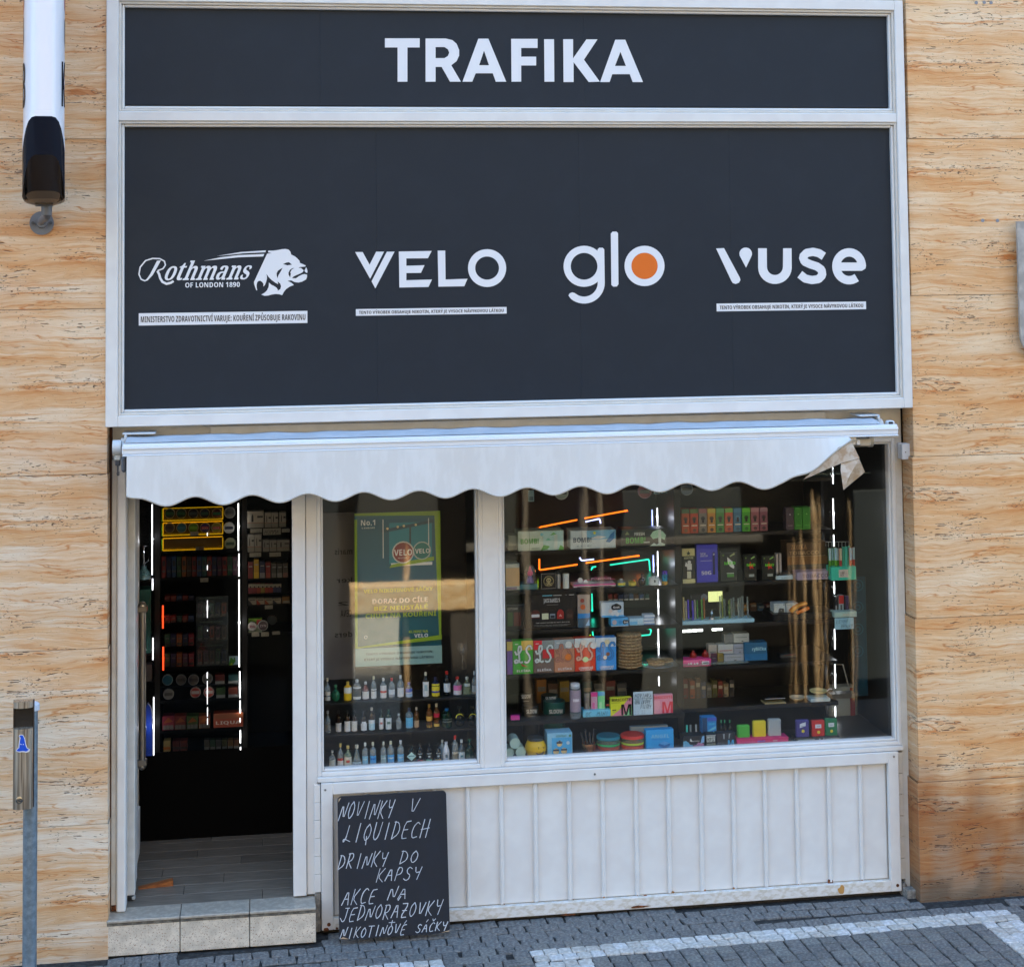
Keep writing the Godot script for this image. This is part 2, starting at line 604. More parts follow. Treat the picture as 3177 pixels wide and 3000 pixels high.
func ground_and_street() -> void:
	# one sheet to the horizon: level along the shop, the square beyond falls away
	var st := begin()
	var prof := [[-220.0, 0.0], [0.0, 0.0], [2.6, -0.02], [6.0, -0.5], [13.0, -3.4], [260.0, -3.4]]
	for i in prof.size() - 1:
		var a: Array = prof[i]
		var b: Array = prof[i + 1]
		face(st, [Vector3(-240, a[1], a[0]), Vector3(240, a[1], a[0]), Vector3(240, b[1], b[0]), Vector3(-240, b[1], b[0])], Vector3.UP)
	var earth := worn("4a4947", "393837", 0.8, 0.9, 0.4, 5)
	var gr := part(self, "ground", st.commit(), earth, Vector3.ZERO)
	gr.set_meta("kind", "structure")
	# the setts: a dark field in courses, and the panels outlined with double rows of white stone
	var pave := thing("pavement", "", "", "")
	pave.set_meta("kind", "structure")
	# mortar and grit between the stones
	var bed := begin()
	add_box(bed, Vector3(-1.3, 0.003, -0.02), Vector3(6.2, 0.0185, 1.9), 0.0)
	part(pave, "joint_grit", bed.commit(), worn("3a3a3a", "1f1f20", 3.0, 0.95, 0.3, 9), Vector3.ZERO)
	var dark := [worn("807f7d", "5f5e5c", 7.0, 0.75, 0.3, 11), worn("848382", "5e5e5e", 7.0, 0.72, 0.3, 12), worn("8b8a87", "686764", 7.0, 0.78, 0.3, 13), worn("7b7a79", "575757", 7.0, 0.75, 0.3, 14)]
	var pale := [worn("d2cfca", "b0aca6", 5.0, 0.7, 0.25, 21), worn("c6c2bc", "a39d95", 5.0, 0.7, 0.25, 22), worn("d8d7d6", "b9b7b5", 5.0, 0.7, 0.25, 23)]
	var dm := []
	var wm := []
	for i in 7:
		dm.append(sett_mesh(100 + i, 0.086, 0.082))
		wm.append(sett_mesh(200 + i, 0.07, 0.066))
	var spots := []                                   # [x, z, turn, white, scale x, scale z]
	var ux := Vector2(0.99931, -0.0365).normalized()    # along the outline
	var uz := Vector2(0.0365, 0.99931).normalized()
	var o1 := Vector2(2.18, 0.435)
	var panel_len := 2.662
	var inside := func(p: Vector2) -> Array:            # coordinates in the right panel
		var d := p - o1
		return [d.dot(ux), d.dot(uz)]
	var inside2 := func(p: Vector2) -> Array:           # coordinates in the left panel
		var d := p - Vector2(1.73, 0.462)
		return [-d.dot(ux), d.dot(uz)]
	# white rows, right panel: two along the top, four down the left end, three down the right end
	var n := 36
	for k in n:
		for r in 2:
			spots.append([o1 + ux * (panel_len * (k + 0.5) / n + (0.0 if r == 0 else 0.012)) + uz * (0.037 + r * 0.072), 0.0, true, 1.0])
	for k in range(2, 20):
		for c in 4: spots.append([o1 + ux * (0.036 + c * 0.0735) + uz * (0.038 + k * 0.0725 + (c % 2) * 0.02), 0.0, true, 1.0])
		for c in 3: spots.append([o1 + ux * (panel_len - 0.036 - c * 0.0735) + uz * (0.038 + k * 0.0725 + (c % 2) * 0.02), 0.0, true, 1.0])
	# white rows, left panel
	for k in 30:
		for r in 2: spots.append([Vector2(1.73, 0.462) - ux * (0.038 + k * 0.0765) + uz * (0.037 + r * 0.072), 0.0, true, 1.02])
	for k in range(2, 20):
		for c in 3: spots.append([Vector2(1.73, 0.462) - ux * (0.036 + c * 0.0735) + uz * (0.038 + k * 0.0725), 0.0, true, 1.0])
	# dark courses that hug the white outline
	for k in 31: spots.append([o1 + ux * (k * 0.0885 - 0.02) - uz * 0.046, rng.randf_range(-0.04, 0.04), false, 1.0])
	for k in 34: spots.append([Vector2(1.775, 0.462) - ux * k * 0.0885 - uz * 0.046, rng.randf_range(-0.04, 0.04), false, 1.0])
	for k in 15:
		spots.append([o1 + ux * (panel_len + 0.046) + uz * (0.0 + k * 0.0885), rng.randf_range(-0.04, 0.04), false, 1.0])
		spots.append([o1 - ux * 0.046 + uz * (0.04 + k * 0.0885), rng.randf_range(-0.04, 0.04), false, 1.0])
		spots.append([Vector2(1.73, 0.462) + ux * 0.046 + uz * (0.04 + k * 0.0885), rng.randf_range(-0.04, 0.04), false, 1.0])
	# dark setts inside the panels: courses that run away from the shop
	for c in 23:
		var x := 0.341 + c * 0.0934
		var z := 0.190 + rng.randf() * 0.014
		while z < 1.35:
			spots.append([o1 + ux * (x + rng.randf_range(-0.003, 0.003)) + uz * z, rng.randf_range(-0.05, 0.05), false, 1.0])
			z += 0.088 + rng.randf_range(-0.004, 0.006)
	for c in 24:
		var z := 0.190 + rng.randf() * 0.014
		while z < 1.35:
			spots.append([Vector2(1.73, 0.462) - ux * (0.265 + c * 0.0945) + uz * z, rng.randf_range(-0.05, 0.05), false, 1.0])
			z += 0.089 + rng.randf_range(-0.004, 0.006)
	# dark setts round the panels: wavering courses along the wall
	for r in 22:
		var x := -1.25 + rng.randf() * 0.08
		while x < 6.1:
			var p := Vector2(x, 0.055 + r * 0.089 - 0.0365 * (x - 2.0) * 0.6 + 0.012 * sin(x * 3.1 + r * 0.7))
			x += 0.09 + rng.randf_range(-0.006, 0.008)
			if p.y < 0.03 or p.y > 1.85: continue
			if p.x > -0.02 and p.x < 1.13 and p.y < 0.19: continue
			if (p.x < 0.03 or p.x > 4.40) and p.y < 0.2: continue
			var a: Array = inside.call(p)
			if a[0] > -0.088 and a[0] < panel_len + 0.088 and a[1] > -0.098: continue
			var b: Array = inside2.call(p)
			if b[0] > -0.088 and b[0] < 2.9 and b[1] > -0.098: continue
			spots.append([p, rng.randf_range(-0.09, 0.09), false, 1.0])
	# nearest to the eye first: 300 of them are single stones, the rest one mass
	var near := []
	for s in spots:
		var p: Vector2 = s[0]
		var d := LOOK.inverse() * (Vector3(p.x, 0.03, p.y) - EYE)
		var px: float = 1588.5 + FOCAL * d.x / -d.z
		var py: float = 549.5 - FOCAL * d.y / -d.z
		var seen := px > -40.0 and px < 3217.0 and py < 3030.0
		near.append([(0.0 if seen else 100.0) - p.y - (0.6 if s[2] else 0.0), s])
	near.sort_custom(func(a, b): return a[0] < b[0])
	var mass := begin()
	for i in near.size():
		var s: Array = near[i][1]
		var p: Vector2 = s[0]
		var m: Mesh = wm[rng.randi() % 7] if s[2] else dm[rng.randi() % 7]
		var t := Transform3D(Basis.from_euler(Vector3(rng.randf_range(-0.03, 0.03), s[1] + 0.0365 + PI * (rng.randi() % 2), rng.randf_range(-0.03, 0.03))), Vector3(p.x, 0.0 + rng.randf_range(-0.002, 0.002), p.y))
		if i < 300 or s[2]:
			var e := part(pave, "paving_stone" if not s[2] else "white_paving_stone", m, (pale[rng.randi() % 3] if s[2] else dark[rng.randi() % 4]), Vector3(p.x, t.origin.y, p.y))
			e.basis = t.basis
		else:
			mass.append_from(m, 0, t)
	var rest := part(pave, "paving_stone_field", mass.commit(), dark[1], Vector3.ZERO)
	rest.set_meta("kind", "stuff")
	# the far side of the square: a sunlit stone building that the shop windows mirror
	var far := thing("opposite_building", "sunlit ochre stone building across the square, mirrored in the shop windows", "building", "", Vector3(1, -3.4, 16.0))
	var ochre := worn("d6c2a0", "c4ac84", 0.5, 0.85, 0.3, 31)
	bx(far, "wall", ochre, Vector3(-14, 2.2, 15.9), Vector3(17, 9.5, 24), 0.02)
	bx(far, "dark_base", M("0e0e0e", 0.9, 0.0, 0.1), Vector3(-14, -3.4, 16.0), Vector3(17, 2.2, 24.0), 0.02)
	bx(far, "cornice", ochre, Vector3(-14.2, 9.5, 15.4), Vector3(17.2, 10.0, 24.2), 0.05)
	bx(far, "roof", M("55504a", 0.8), Vector3(-14, 10.0, 15.4), Vector3(17, 11.4, 24), 0.3)
	for x in [-12.5, -9.6, -6.9, -4.4, -1.3, 4.72, 5.62, 5.86, 11.6, 13.9, 16.3]:
		var thin: bool = x > 4.0 and x < 6.0  # the thin ones are added to mirror as faint streaks
		var wd: float = 0.07 if thin else 0.22
		bx(far, "pillar", M("6e6455", 0.8) if thin else ochre, Vector3(x - wd / 2, -3.4, 15.82), Vector3(x + wd / 2, 2.2, 15.99), 0.02)
	# added dim panels on the dark base, to tone the window reflections
	for q in [[-2.0, 1.1, -1.6, 0.6, "2e3230"], [0.2, 1.7, -2.6, 0.9, "262b2c"], [2.2, 1.2, -1.2, 0.4, "3a3b38"], [4.1, 0.5, -2.9, 0.7, "2f3430"], [6.2, 1.9, -2.2, 0.2, "2a2f2d"], [6.5, 1.0, -3.2, -2.4, "4a4a46"], [7.4, 0.5, -1.4, 1.0, "3a3d38"], [9.9, 1.4, -2.8, 0.1, "2b302f"], [11.8, 1.6, -2.4, 0.8, "33322e"]]:
		bx(far, "mirror_panel", M(q[4], 0.6), Vector3(q[0], q[2], 15.93), Vector3(q[0] + q[1], q[3], 15.995), 0.01)
	bx(far, "ledge", M("5a564e", 0.7), Vector3(3.8, -0.62, 15.86), Vector3(8.4, -0.52, 15.99), 0.01)
	# added posts and a long planter before it, shaped to mirror as streaks
	var streak_tone := worn("d2b890", "a8855a", 1.6, 0.7, 0.0, 33, 4, 0.3, 0.7, Vector3(2, 0.4, 2))
	var np_ := -1
	for q in [[8.66, -0.75, 0.02], [8.76, -0.50, 0.035], [8.87, -0.36, 0.05], [9.06, 0.20, 0.075], [9.15, 0.12, 0.04], [9.27, -1.0, 0.02], [9.62, 0.05, 0.035], [9.70, -0.9, 0.02], [2.86, -0.40, 0.085]]:
		np_ += 1
		var post := thing("streak_post", "added pointed post for a mirrored streak, " + ("alone, mirrored in the left window" if q[0] < 5.0 else ORD[np_] + " from the left in the right window"), "post", "added posts for mirrored streaks", Vector3(q[0], -3.4, 15.4))
		local(post, "shaft", lathe([Vector2(0, 0), Vector2(q[2] / 2, 0), Vector2(q[2] / 2, q[1] + 3.1), Vector2(0.005, q[1] + 3.4)], 12), streak_tone)
	var pl := thing("streak_block", "added long golden planter across the square", "prop", "", Vector3(3.0, -3.4, 15.2))
	bx(pl, "band_block", worn("e6cda4", "d0a974", 1.2, 0.8, 0.2, 34), Vector3(2.05, -1.32, 15.05), Vector3(4.15, -0.92, 15.35), 0.02)
	bx(pl, "foot", worn("d6d0c2", "c3bbab", 1.2, 0.8, 0.2, 35), Vector3(2.10, -3.4, 15.1), Vector3(2.74, -1.32, 15.3), 0.01)
	bx(pl, "foot", M("4a443c", 0.8), Vector3(3.5, -3.4, 15.1), Vector3(4.1, -1.32, 15.3), 0.01)
	for k in 10:
		for f in 2:
			var w := bx(far, "window", M("e4dccb", 0.6), Vector3(-12.8 + k * 2.9, 3.6 + f * 2.9, 15.84), Vector3(-11.6 + k * 2.9, 5.4 + f * 2.9, 15.9), 0.02)
			bx(w, "pane", M("20262b", 0.1), Vector3(-12.7 + k * 2.9, 3.7 + f * 2.9, 15.81), Vector3(-11.7 + k * 2.9, 5.3 + f * 2.9, 15.84), 0.0)

# ---------------------------------------------------------------- travertine
var trav: StandardMaterial3D
func travertine() -> StandardMaterial3D:
	var n1 := FastNoiseLite.new()
	n1.seed = 3
	n1.frequency = 1.0
	n1.fractal_octaves = 4
	var n2 := FastNoiseLite.new()
	n2.seed = 8
	n2.frequency = 1.0
	n2.fractal_octaves = 3
	var n3 := FastNoiseLite.new()
	n3.seed = 15
	n3.noise_type = FastNoiseLite.TYPE_SIMPLEX
	n3.frequency = 1.0
	n3.fractal_octaves = 2
	var f := func(x: int, y: int) -> Color:
		var u := x / 1024.0 * 1.6
		var v := y / 1024.0 * 1.6
		var warp := n1.get_noise_2d(u * 1.1, v * 3.0) * 0.030 + n1.get_noise_2d(u * 6.0 + 9.0, v * 16.0) * 0.007
		var bv := v + warp
		var band := n2.get_noise_2d(u * 0.35, bv * 6.0)                        # broad beds
		var fine := n2.get_noise_2d(u * 1.1 + 40.0, bv * 42.0)                 # thin laminae
		var hair := n2.get_noise_2d(u * 5.0 + 80.0, bv * 170.0)
		var cloud := n1.get_noise_2d(u * 3.0 + 5.0, v * 5.0)
		var c := Color(0.90, 0.79, 0.665)
		c = c.lerp(Color(0.87, 0.67, 0.46), clampf(band * 1.5 + cloud * 0.5 + 0.15, 0, 1) * 0.8)
		c = c.lerp(Color(0.94, 0.88, 0.80), clampf(-band * 1.8 - cloud * 0.5, 0, 1))
		c = c.lerp(Color(0.80, 0.52, 0.28), clampf(fine * 2.3 - 0.50, 0, 1) * 0.60)
		c = c.lerp(Color(0.96, 0.92, 0.86), clampf(-fine * 2.4 - 0.45, 0, 1) * 0.6)
		c = c.lerp(Color(0.78, 0.60, 0.42), clampf(hair * 2.4 - 0.40, 0, 1) * 0.45)
		c = c.lerp(Color(0.96, 0.92, 0.85), clampf(-hair * 2.4 - 0.5, 0, 1) * 0.4)
		# rusty veins that wander along the beds
		var vein := 1.0 - clampf(absf(n1.get_noise_2d(u * 0.7 + 13.0, (v + warp * 1.6) * 8.0) - 0.1) * 26.0, 0, 1)
		c = c.lerp(Color(0.74, 0.42, 0.18), vein * clampf(cloud * 1.6 + 0.45, 0, 1) * 0.65)
		# flat cavities, in swarms
		var swarm := clampf(n1.get_noise_2d(u * 1.6 + 30.0, bv * 7.0) * 2.4 + 0.05, 0, 1)
		var pit := n3.get_noise_2d(u * 15.0 + cloud * 2.0, bv * 70.0)
		var hole := clampf((pit - 0.80 + swarm * 0.28) * 7.0, 0, 1)
		var crack := 1.0 - clampf(absf(n3.get_noise_2d(u * 7.0 + 60.0 + cloud * 1.5, bv * 24.0)) * 34.0, 0, 1)
		hole = maxf(hole, crack * clampf(swarm * 1.9 - 1.05, 0, 1))
		c = c.lerp(Color(0.36, 0.27, 0.20), hole * 0.75)
		c.a = 0.75 + fine * 0.12 + hair * 0.10 - hole * 0.6
		return c
	var m := image_mat(1024, 1024, f, 0.62, true, 0.45)
	m.vertex_color_use_as_albedo = true
	return m

func slab_mesh(size: Vector3, tint: Callable, uv0: Vector2, world: Vector3) -> Mesh:
	# a stone slab, origin at the lower left front corner; its front is a grid whose colour carries stains
	var st := SurfaceTool.new()
	st.begin(Mesh.PRIMITIVE_TRIANGLES)
	var nx := maxi(2, int(size.x / 0.05))
	var ny := maxi(2, int(size.y / 0.05))
	var e := 0.002
	var put := func(p: Vector3, n: Vector3, uv: Vector2):
		st.set_normal(n)
		st.set_uv(uv)
		st.set_color(tint.call(world + p))
		st.add_vertex(p)
	var quad := func(a: Vector3, b: Vector3, c: Vector3, d: Vector3, n: Vector3, side: bool):
		for p in [a, c, b, a, d, c]:
			put.call(p, n, uv0 + (Vector2(p.x - p.z if side else p.x, -p.y)) / 1.6)
	for i in nx:
		for j in ny:
			var x0 := e + (size.x - 2 * e) * i / nx
			var x1 := e + (size.x - 2 * e) * (i + 1) / nx
			var y0 := e + (size.y - 2 * e) * j / ny
			var y1 := e + (size.y - 2 * e) * (j + 1) / ny
			quad.call(Vector3(x0, y0, 0), Vector3(x1, y0, 0), Vector3(x1, y1, 0), Vector3(x0, y1, 0), Vector3.BACK, false)
	var X := size.x
	var Y := size.y
	var D := -size.z
	# broken arrises
	quad.call(Vector3(e, e, 0), Vector3(e, Y - e, 0), Vector3(0, Y - e, -e), Vector3(0, e, -e), Vector3(-1, 0, 1).normalized(), true)
	quad.call(Vector3(X - e, Y - e, 0), Vector3(X - e, e, 0), Vector3(X, e, -e), Vector3(X, Y - e, -e), Vector3(1, 0, 1).normalized(), true)
	quad.call(Vector3(e, Y - e, 0), Vector3(X - e, Y - e, 0), Vector3(X - e, Y, -e), Vector3(e, Y, -e), Vector3(0, 1, 1).normalized(), false)
	quad.call(Vector3(X - e, e, 0), Vector3(e, e, 0), Vector3(e, 0, -e), Vector3(X - e, 0, -e), Vector3(0, -1, 1).normalized(), false)
	for j in ny:
		var y0 := e + (Y - 2 * e) * j / ny
		var y1 := e + (Y - 2 * e) * (j + 1) / ny
		quad.call(Vector3(0, y0, D), Vector3(0, y0, -e), Vector3(0, y1, -e), Vector3(0, y1, D), Vector3.LEFT, true)
		quad.call(Vector3(X, y0, -e), Vector3(X, y0, D), Vector3(X, y1, D), Vector3(X, y1, -e), Vector3.RIGHT, true)
	quad.call(Vector3(e, Y, -e), Vector3(X - e, Y, -e), Vector3(X - e, Y, D), Vector3(e, Y, D), Vector3.UP, true)
	quad.call(Vector3(e, 0, D), Vector3(X - e, 0, D), Vector3(X - e, 0, -e), Vector3(e, 0, -e), Vector3.DOWN, true)
	st.generate_tangents()
	return st.commit()

func walls_and_building() -> void:
	trav = travertine()
	var sn := FastNoiseLite.new()
	sn.seed = 44
	sn.frequency = 1.0
	sn.fractal_octaves = 3
	var tint_left := func(p: Vector3) -> Color:
		var grey := clampf(0.95 - p.y * 0.21 + sn.get_noise_2d(p.x * 2.0, p.y * 2.2) * 0.55, 0, 1)
		var c := Color(0.90, 0.77, 0.63).lerp(Color(0.88, 0.885, 0.89), grey)
		var band := clampf(sn.get_noise_2d(p.x * 0.6 + 7.0, p.y * 3.0) * 1.6, 0, 1) * clampf(p.y - 1.7, 0, 1)
		c = c.lerp(Color(0.80, 0.55, 0.36), band * 0.6)
		var dirt := clampf(0.35 - p.y, 0, 1) * (0.7 + sn.get_noise_2d(p.x * 8.0, p.y * 4.0))
		return c.lerp(Color(0.42, 0.33, 0.27), clampf(dirt, 0, 0.8))
	var tint_right := func(p: Vector3) -> Color:
		var c := Color(0.95, 0.78, 0.58).lerp(Color(0.97, 0.87, 0.74), clampf(sn.get_noise_2d(p.x * 1.6 + 20.0, p.y * 1.4) + 0.4, 0, 1))
		if p.z < 0.10: c = c.lerp(Color(0.52, 0.48, 0.43), 0.65)                      # greyer, darker reveal
		elif p.x < 4.50: c = c.lerp(Color(0.66, 0.63, 0.58), 0.45 * clampf((4.50 - p.x) * 16.0, 0, 1) * clampf(0.5 + sn.get_noise_2d(p.x * 30.0, p.y * 12.0) * 1.5, 0, 1))
		# damp, rusty foot of the wall
		var edge := 0.80 + sn.get_noise_2d(p.x * 3.0 + 3.0, 2.0) * 0.28
		var damp := clampf((edge - p.y) * 3.2, 0, 1)
		var rust := clampf(sn.get_noise_2d(p.x * 5.0 + 11.0, p.y * 1.5) * 2.6 + 0.6, 0, 1)
		c = c.lerp(Color(0.42, 0.22, 0.09).lerp(Color(0.40, 0.30, 0.24), 1.0 - rust), damp * 0.92)
		return c.lerp(Color(0.13, 0.12, 0.11), clampf((0.19 - p.y + sn.get_noise_2d(p.x * 9.0, p.y * 5.0) * 0.10) * 6.0, 0, 0.85))
	var lw := thing("stone_wall", "travertine wall of large pale ochre slabs on the left of the shop", "wall", "", Vector3(-0.65, 0, 0.15))
	var ys := [-0.05, 0.705, 1.600, 2.500, 3.362, 4.258, 5.15, 6.05]
	for i in ys.size() - 1:
		var rx: float = 0.030 - ys[i] * 0.004
		for k in 2:
			var x0: float = -0.62 if k == 0 else -1.84
			var x1: float = rx if k == 0 else -0.626
			var o := Vector3(x0, ys[i], 0.15)
			part(lw, "stone_slab", slab_mesh(Vector3(x1 - x0, ys[i + 1] - ys[i] - 0.0022, 0.13), tint_left, Vector2(fmod(0.13 + i * 0.37 + k * 0.21, 0.5), 0.58 + fmod(0.11 + i * 0.291, 0.41)), o), trav, o)
	var rw := thing("stone_wall", "travertine wall of honey coloured slabs on the right of the shop, rusty at its foot", "wall", "", Vector3(5, 0, 0.15))
	ys = [-0.05, 0.672, 1.570, 2.468, 3.372, 4.262, 5.16, 6.06]
	for i in ys.size() - 1:
		for k in 2:
			var x0: float = 4.424 + ys[i] * 0.0105 if k == 0 else 5.506
			var x1: float = 5.50 if k == 0 else 6.7
			var o := Vector3(x0, ys[i], 0.15)
			part(rw, "stone_slab", slab_mesh(Vector3(x1 - x0, ys[i + 1] - ys[i] - 0.0022, 0.158), tint_right, Vector2(fmod(0.03 + i * 0.41 + k * 0.3, 0.42), 0.58 + fmod(0.2 + i * 0.233, 0.41)), o), trav, o)
	# the rest of the house, above and behind
	var house := thing("town_house", "tall ochre town house that holds the shop on its ground floor", "building", "", Vector3(2, 0, -5))
	var plaster := worn("b9a284", "a38b6c", 0.6, 0.85, 0.2, 51)
	bx(house, "upper_wall", plaster, Vector3(-9, 6.05, -10), Vector3(14, 17.9, 0.10), 0.02)
	bx(house, "wall", plaster, Vector3(-9, -0.1, -10), Vector3(-1.84, 6.05, 0.10), 0.02)
	bx(house, "wall", plaster, Vector3(6.7, -0.1, -10), Vector3(14, 6.05, 0.10), 0.02)
	bx(house, "lintel", plaster, Vector3(-1.83, 5.08, -0.35), Vector3(6.69, 6.05, -0.01), 0.02)
	bx(house, "roof", M("5b3b2e", 0.8), Vector3(-9.3, 17.9, -10.3), Vector3(14.3, 19.2, 0.4), 0.3)

# ---------------------------------------------------------------- shop front
var white: StandardMaterial3D
var white2: StandardMaterial3D
var ink: StandardMaterial3D
var rust_m: StandardMaterial3D

func frame_parts(t: Node3D, called: String, m: Material, x0: float, y0: float, x1: float, y1: float, w: float, z0: float, z1: float, ch := 0.003) -> void:
	# four bars round an opening, butted at the corners
	bx(t, called, m, Vector3(x0, y0, z0), Vector3(x0 + w, y1, z1), ch)
	bx(t, called, m, Vector3(x1 - w, y0, z0), Vector3(x1, y1, z1), ch)
	bx(t, called, m, Vector3(x0 + w, y0, z0), Vector3(x1 - w, y0 + w, z1), ch)
	bx(t, called, m, Vector3(x0 + w, y1 - w, z0), Vector3(x1 - w, y1, z1), ch)

func shop_shell() -> void:
	white = worn("dedddb", "d9d7d5", 0.7, 0.42, 0.0, 61, 3, 0.3, 0.7)
	white2 = worn("d6d3cd", "cdc9c1", 0.9, 0.5, 0.0, 62)
	ink = M("25282e", 0.35)
	rust_m = worn("8a4a1e", "4a2a16", 8.0, 0.9, 0.0, 63)
	var black := M("0b0b0c", 0.45)
	# room: floor boards, ceiling, walls
	var fl := thing("shop_floor", "", "")
	fl.set_meta("kind", "structure")
	bx(fl, "floor_slab", M("4a4a4a", 0.8), Vector3(0.0, 0.05, -3.6), Vector3(4.44, 0.205, -0.03), 0.0)
	var tile := [worn("7c746a", "6a6259", 2.0, 0.42, 0.0, 71, 5, 0.3, 0.7, Vector3(0.4, 1, 3)), worn("827a70", "71695f", 2.0, 0.42, 0.0, 72, 5, 0.3, 0.7, Vector3(0.4, 1, 3)), worn("756d63", "645c53", 2.0, 0.4, 0.0, 73, 5, 0.3, 0.7, Vector3(0.4, 1, 3))]
	var z := -0.02
	var r := 0
	while z > -1.15:
		var x: float = 0.02 - [0.0, 0.42, 0.21, 0.55, 0.12, 0.37, 0.0, 0.3][r % 8]
		while x < 1.15:
			var a := maxf(x, 0.02)
			var b := minf(x + 0.797, 1.15)
			if b - a > 0.03:
				bx(fl, "floor_plank", tile[(r * 2 + int(x * 5.0 + 9.0)) % 3], Vector3(a, 0.205, z - 0.137), Vector3(b, 0.2152, z), 0.0012)
			x += 0.80
		z -= 0.14
		r += 1
	var wl := thing("shop_walls", "", "")
	wl.set_meta("kind", "structure")
	bx(wl, "back_wall", black, Vector3(0.0, 0.05, -3.75), Vector3(4.44, 2.9, -3.6), 0.0)
	bx(wl, "side_wall", black, Vector3(-0.15, 0.05, -3.75), Vector3(0.0, 2.9, -0.03), 0.0)
	bx(wl, "side_wall", black, Vector3(4.44, 0.05, -3.75), Vector3(4.6, 2.9, -0.03), 0.0)
	bx(wl, "ceiling", M("1a1a1a", 0.7), Vector3(0.0, 2.56, -3.6), Vector3(4.44, 2.9, -0.06), 0.0)
	# the white frame of the shop front
	var sf := thing("storefront", "white painted metal shop front with two display windows and a panelled base", "shop front", "", Vector3(2.2, 0, 0))
	bx(sf, "post", white, Vector3(0.982, 0.225, -0.10), Vector3(1.052, 2.56, 0.012))
	bx(sf, "post", white, Vector3(1.055, 0.225, -0.10), Vector3(1.112, 2.56, -0.004))
	bx(sf, "mullion", white, Vector3(2.016, 0.839, -0.10), Vector3(2.106, 2.56, 0.0))
	bx(sf, "post", white2, Vector3(4.396, 0.0, -0.10), Vector3(4.436, 2.56, 0.0))
	bx(sf, "header", white2, Vector3(0.02, 2.56, -0.12), Vector3(4.436, 2.76, 0.0))
	bx(sf, "header_board", white2, Vector3(0.55, 2.64, 0.002), Vector3(3.98, 2.722, 0.03))
	bx(sf, "back_panel", black, Vector3(0.02, 2.76, -0.12), Vector3(4.436, 5.07, -0.02), 0.0)
	bx(sf, "sill", white, Vector3(1.112, 0.815, -0.16), Vector3(4.396, 0.838, 0.022))
	# old float glass, not quite flat
	var im := Image.create(256, 256, false, Image.FORMAT_RF)
	for y in 256:
		for x in 256:
			var a := TAU * x / 256.0
			var b := TAU * y / 256.0
			im.set_pixel(x, y, Color(0.5 + 0.10 * sin(a * 3.0 + 1.3 * sin(b)) + 0.10 * sin(a * 7.0 + 0.8 * sin(b * 2.0) + 1.0) + 0.06 * sin(b * 3.0 + a) + 0.05 * sin(a * 13.0 + sin(b * 3.0)), 0, 0))
	var glass: StandardMaterial3D = clear("0c1210", 0.02)
	glass.roughness = 0.02
	glass.heightmap_enabled = true
	glass.heightmap_texture = ImageTexture.create_from_image(im)
	glass.heightmap_scale = 0.016
	glass.uv1_triplanar = true
	glass.uv1_world_triplanar = true
	glass.uv1_scale = Vector3.ONE * 0.8
	# window casements: outer frame, bead, pane
	for w in [[1.112, 2.016, "small"], [2.106, 4.396, "large"]]:
		frame_parts(sf, "window_frame", white, w[0], 0.839, w[1], 2.56, 0.022, -0.09, 0.002, 0.004)
		frame_parts(sf, "glazing_bead", white, w[0] + 0.022, 0.861, w[1] - 0.022, 2.538, 0.013, -0.07, -0.012, 0.005)
		for k in 2:
			var pane := bx(sf, "window_pane", glass, Vector3(w[0] + 0.034, 0.873, -0.046 - k * 0.022), Vector3(w[1] - 0.034, 2.526, -0.040 - k * 0.022), 0.0)
			pane.material_override = glass
	# panelled base
	var grubby := worn("dcd9d5", "c9c1b4", 2.6, 0.5, 0.0, 64, 5, 0.25, 0.6, Vector3(1.0, 2.0, 1.0))
	bx(sf, "base_frame", white, Vector3(1.13, 0.045, 0.0), Vector3(1.192, 0.812, 0.032), 0.003)
	bx(sf, "base_frame", white, Vector3(4.300, 0.045, 0.0), Vector3(4.362, 0.812, 0.032), 0.003)
	bx(sf, "base_frame", grubby, Vector3(1.192, 0.045, 0.0), Vector3(4.300, 0.107, 0.032), 0.003)
	bx(sf, "base_frame", white, Vector3(1.192, 0.750, 0.0), Vector3(4.300, 0.812, 0.032), 0.003)
	bx(sf, "base_back", white2, Vector3(1.17, 0.06, -0.06), Vector3(4.33, 0.80, -0.012), 0.0)
	var fins := [1.192, 1.372, 1.554, 1.737, 1.921, 2.105, 2.293, 2.480, 2.667, 2.854, 3.038, 3.222, 3.407, 3.588, 3.772, 3.959, 4.143, 4.300]
	for i in fins.size() - 1:
		bx(sf, "base_panel", white, Vector3(fins[i] + 0.004, 0.107, -0.012), Vector3(fins[i + 1] - 0.004, 0.750, -0.004 + rng.randf_range(-0.001, 0.001)), 0.002)
	for i in range(1, fins.size() - 1):
		bx(sf, "base_fin", white, Vector3(fins[i] - 0.011, 0.107, -0.003), Vector3(fins[i] + 0.011, 0.750, 0.012), 0.006)
	# screws and rust
	for p in [[1.152, 0.778, false], [4.334, 0.786, false], [2.62, 0.782, false]]:
		part(sf, "screw", lathe([Vector2(0.006, 0), Vector2(0.006, 0.002), Vector2(0.0, 0.003)], 10), M("8b8b8c", 0.35, 0.8), Vector3(p[0], p[1], 0.032)).rotation.x = PI / 2
	for p in [[1.168, 0.075, 0.010], [4.338, 0.078, 0.009]]:
		part(sf, "rust_spot", shape_mesh([disc(Vector2.ZERO, p[2], 12)], [], 0.0012), rust_m, Vector3(p[0], p[1], 0.032))
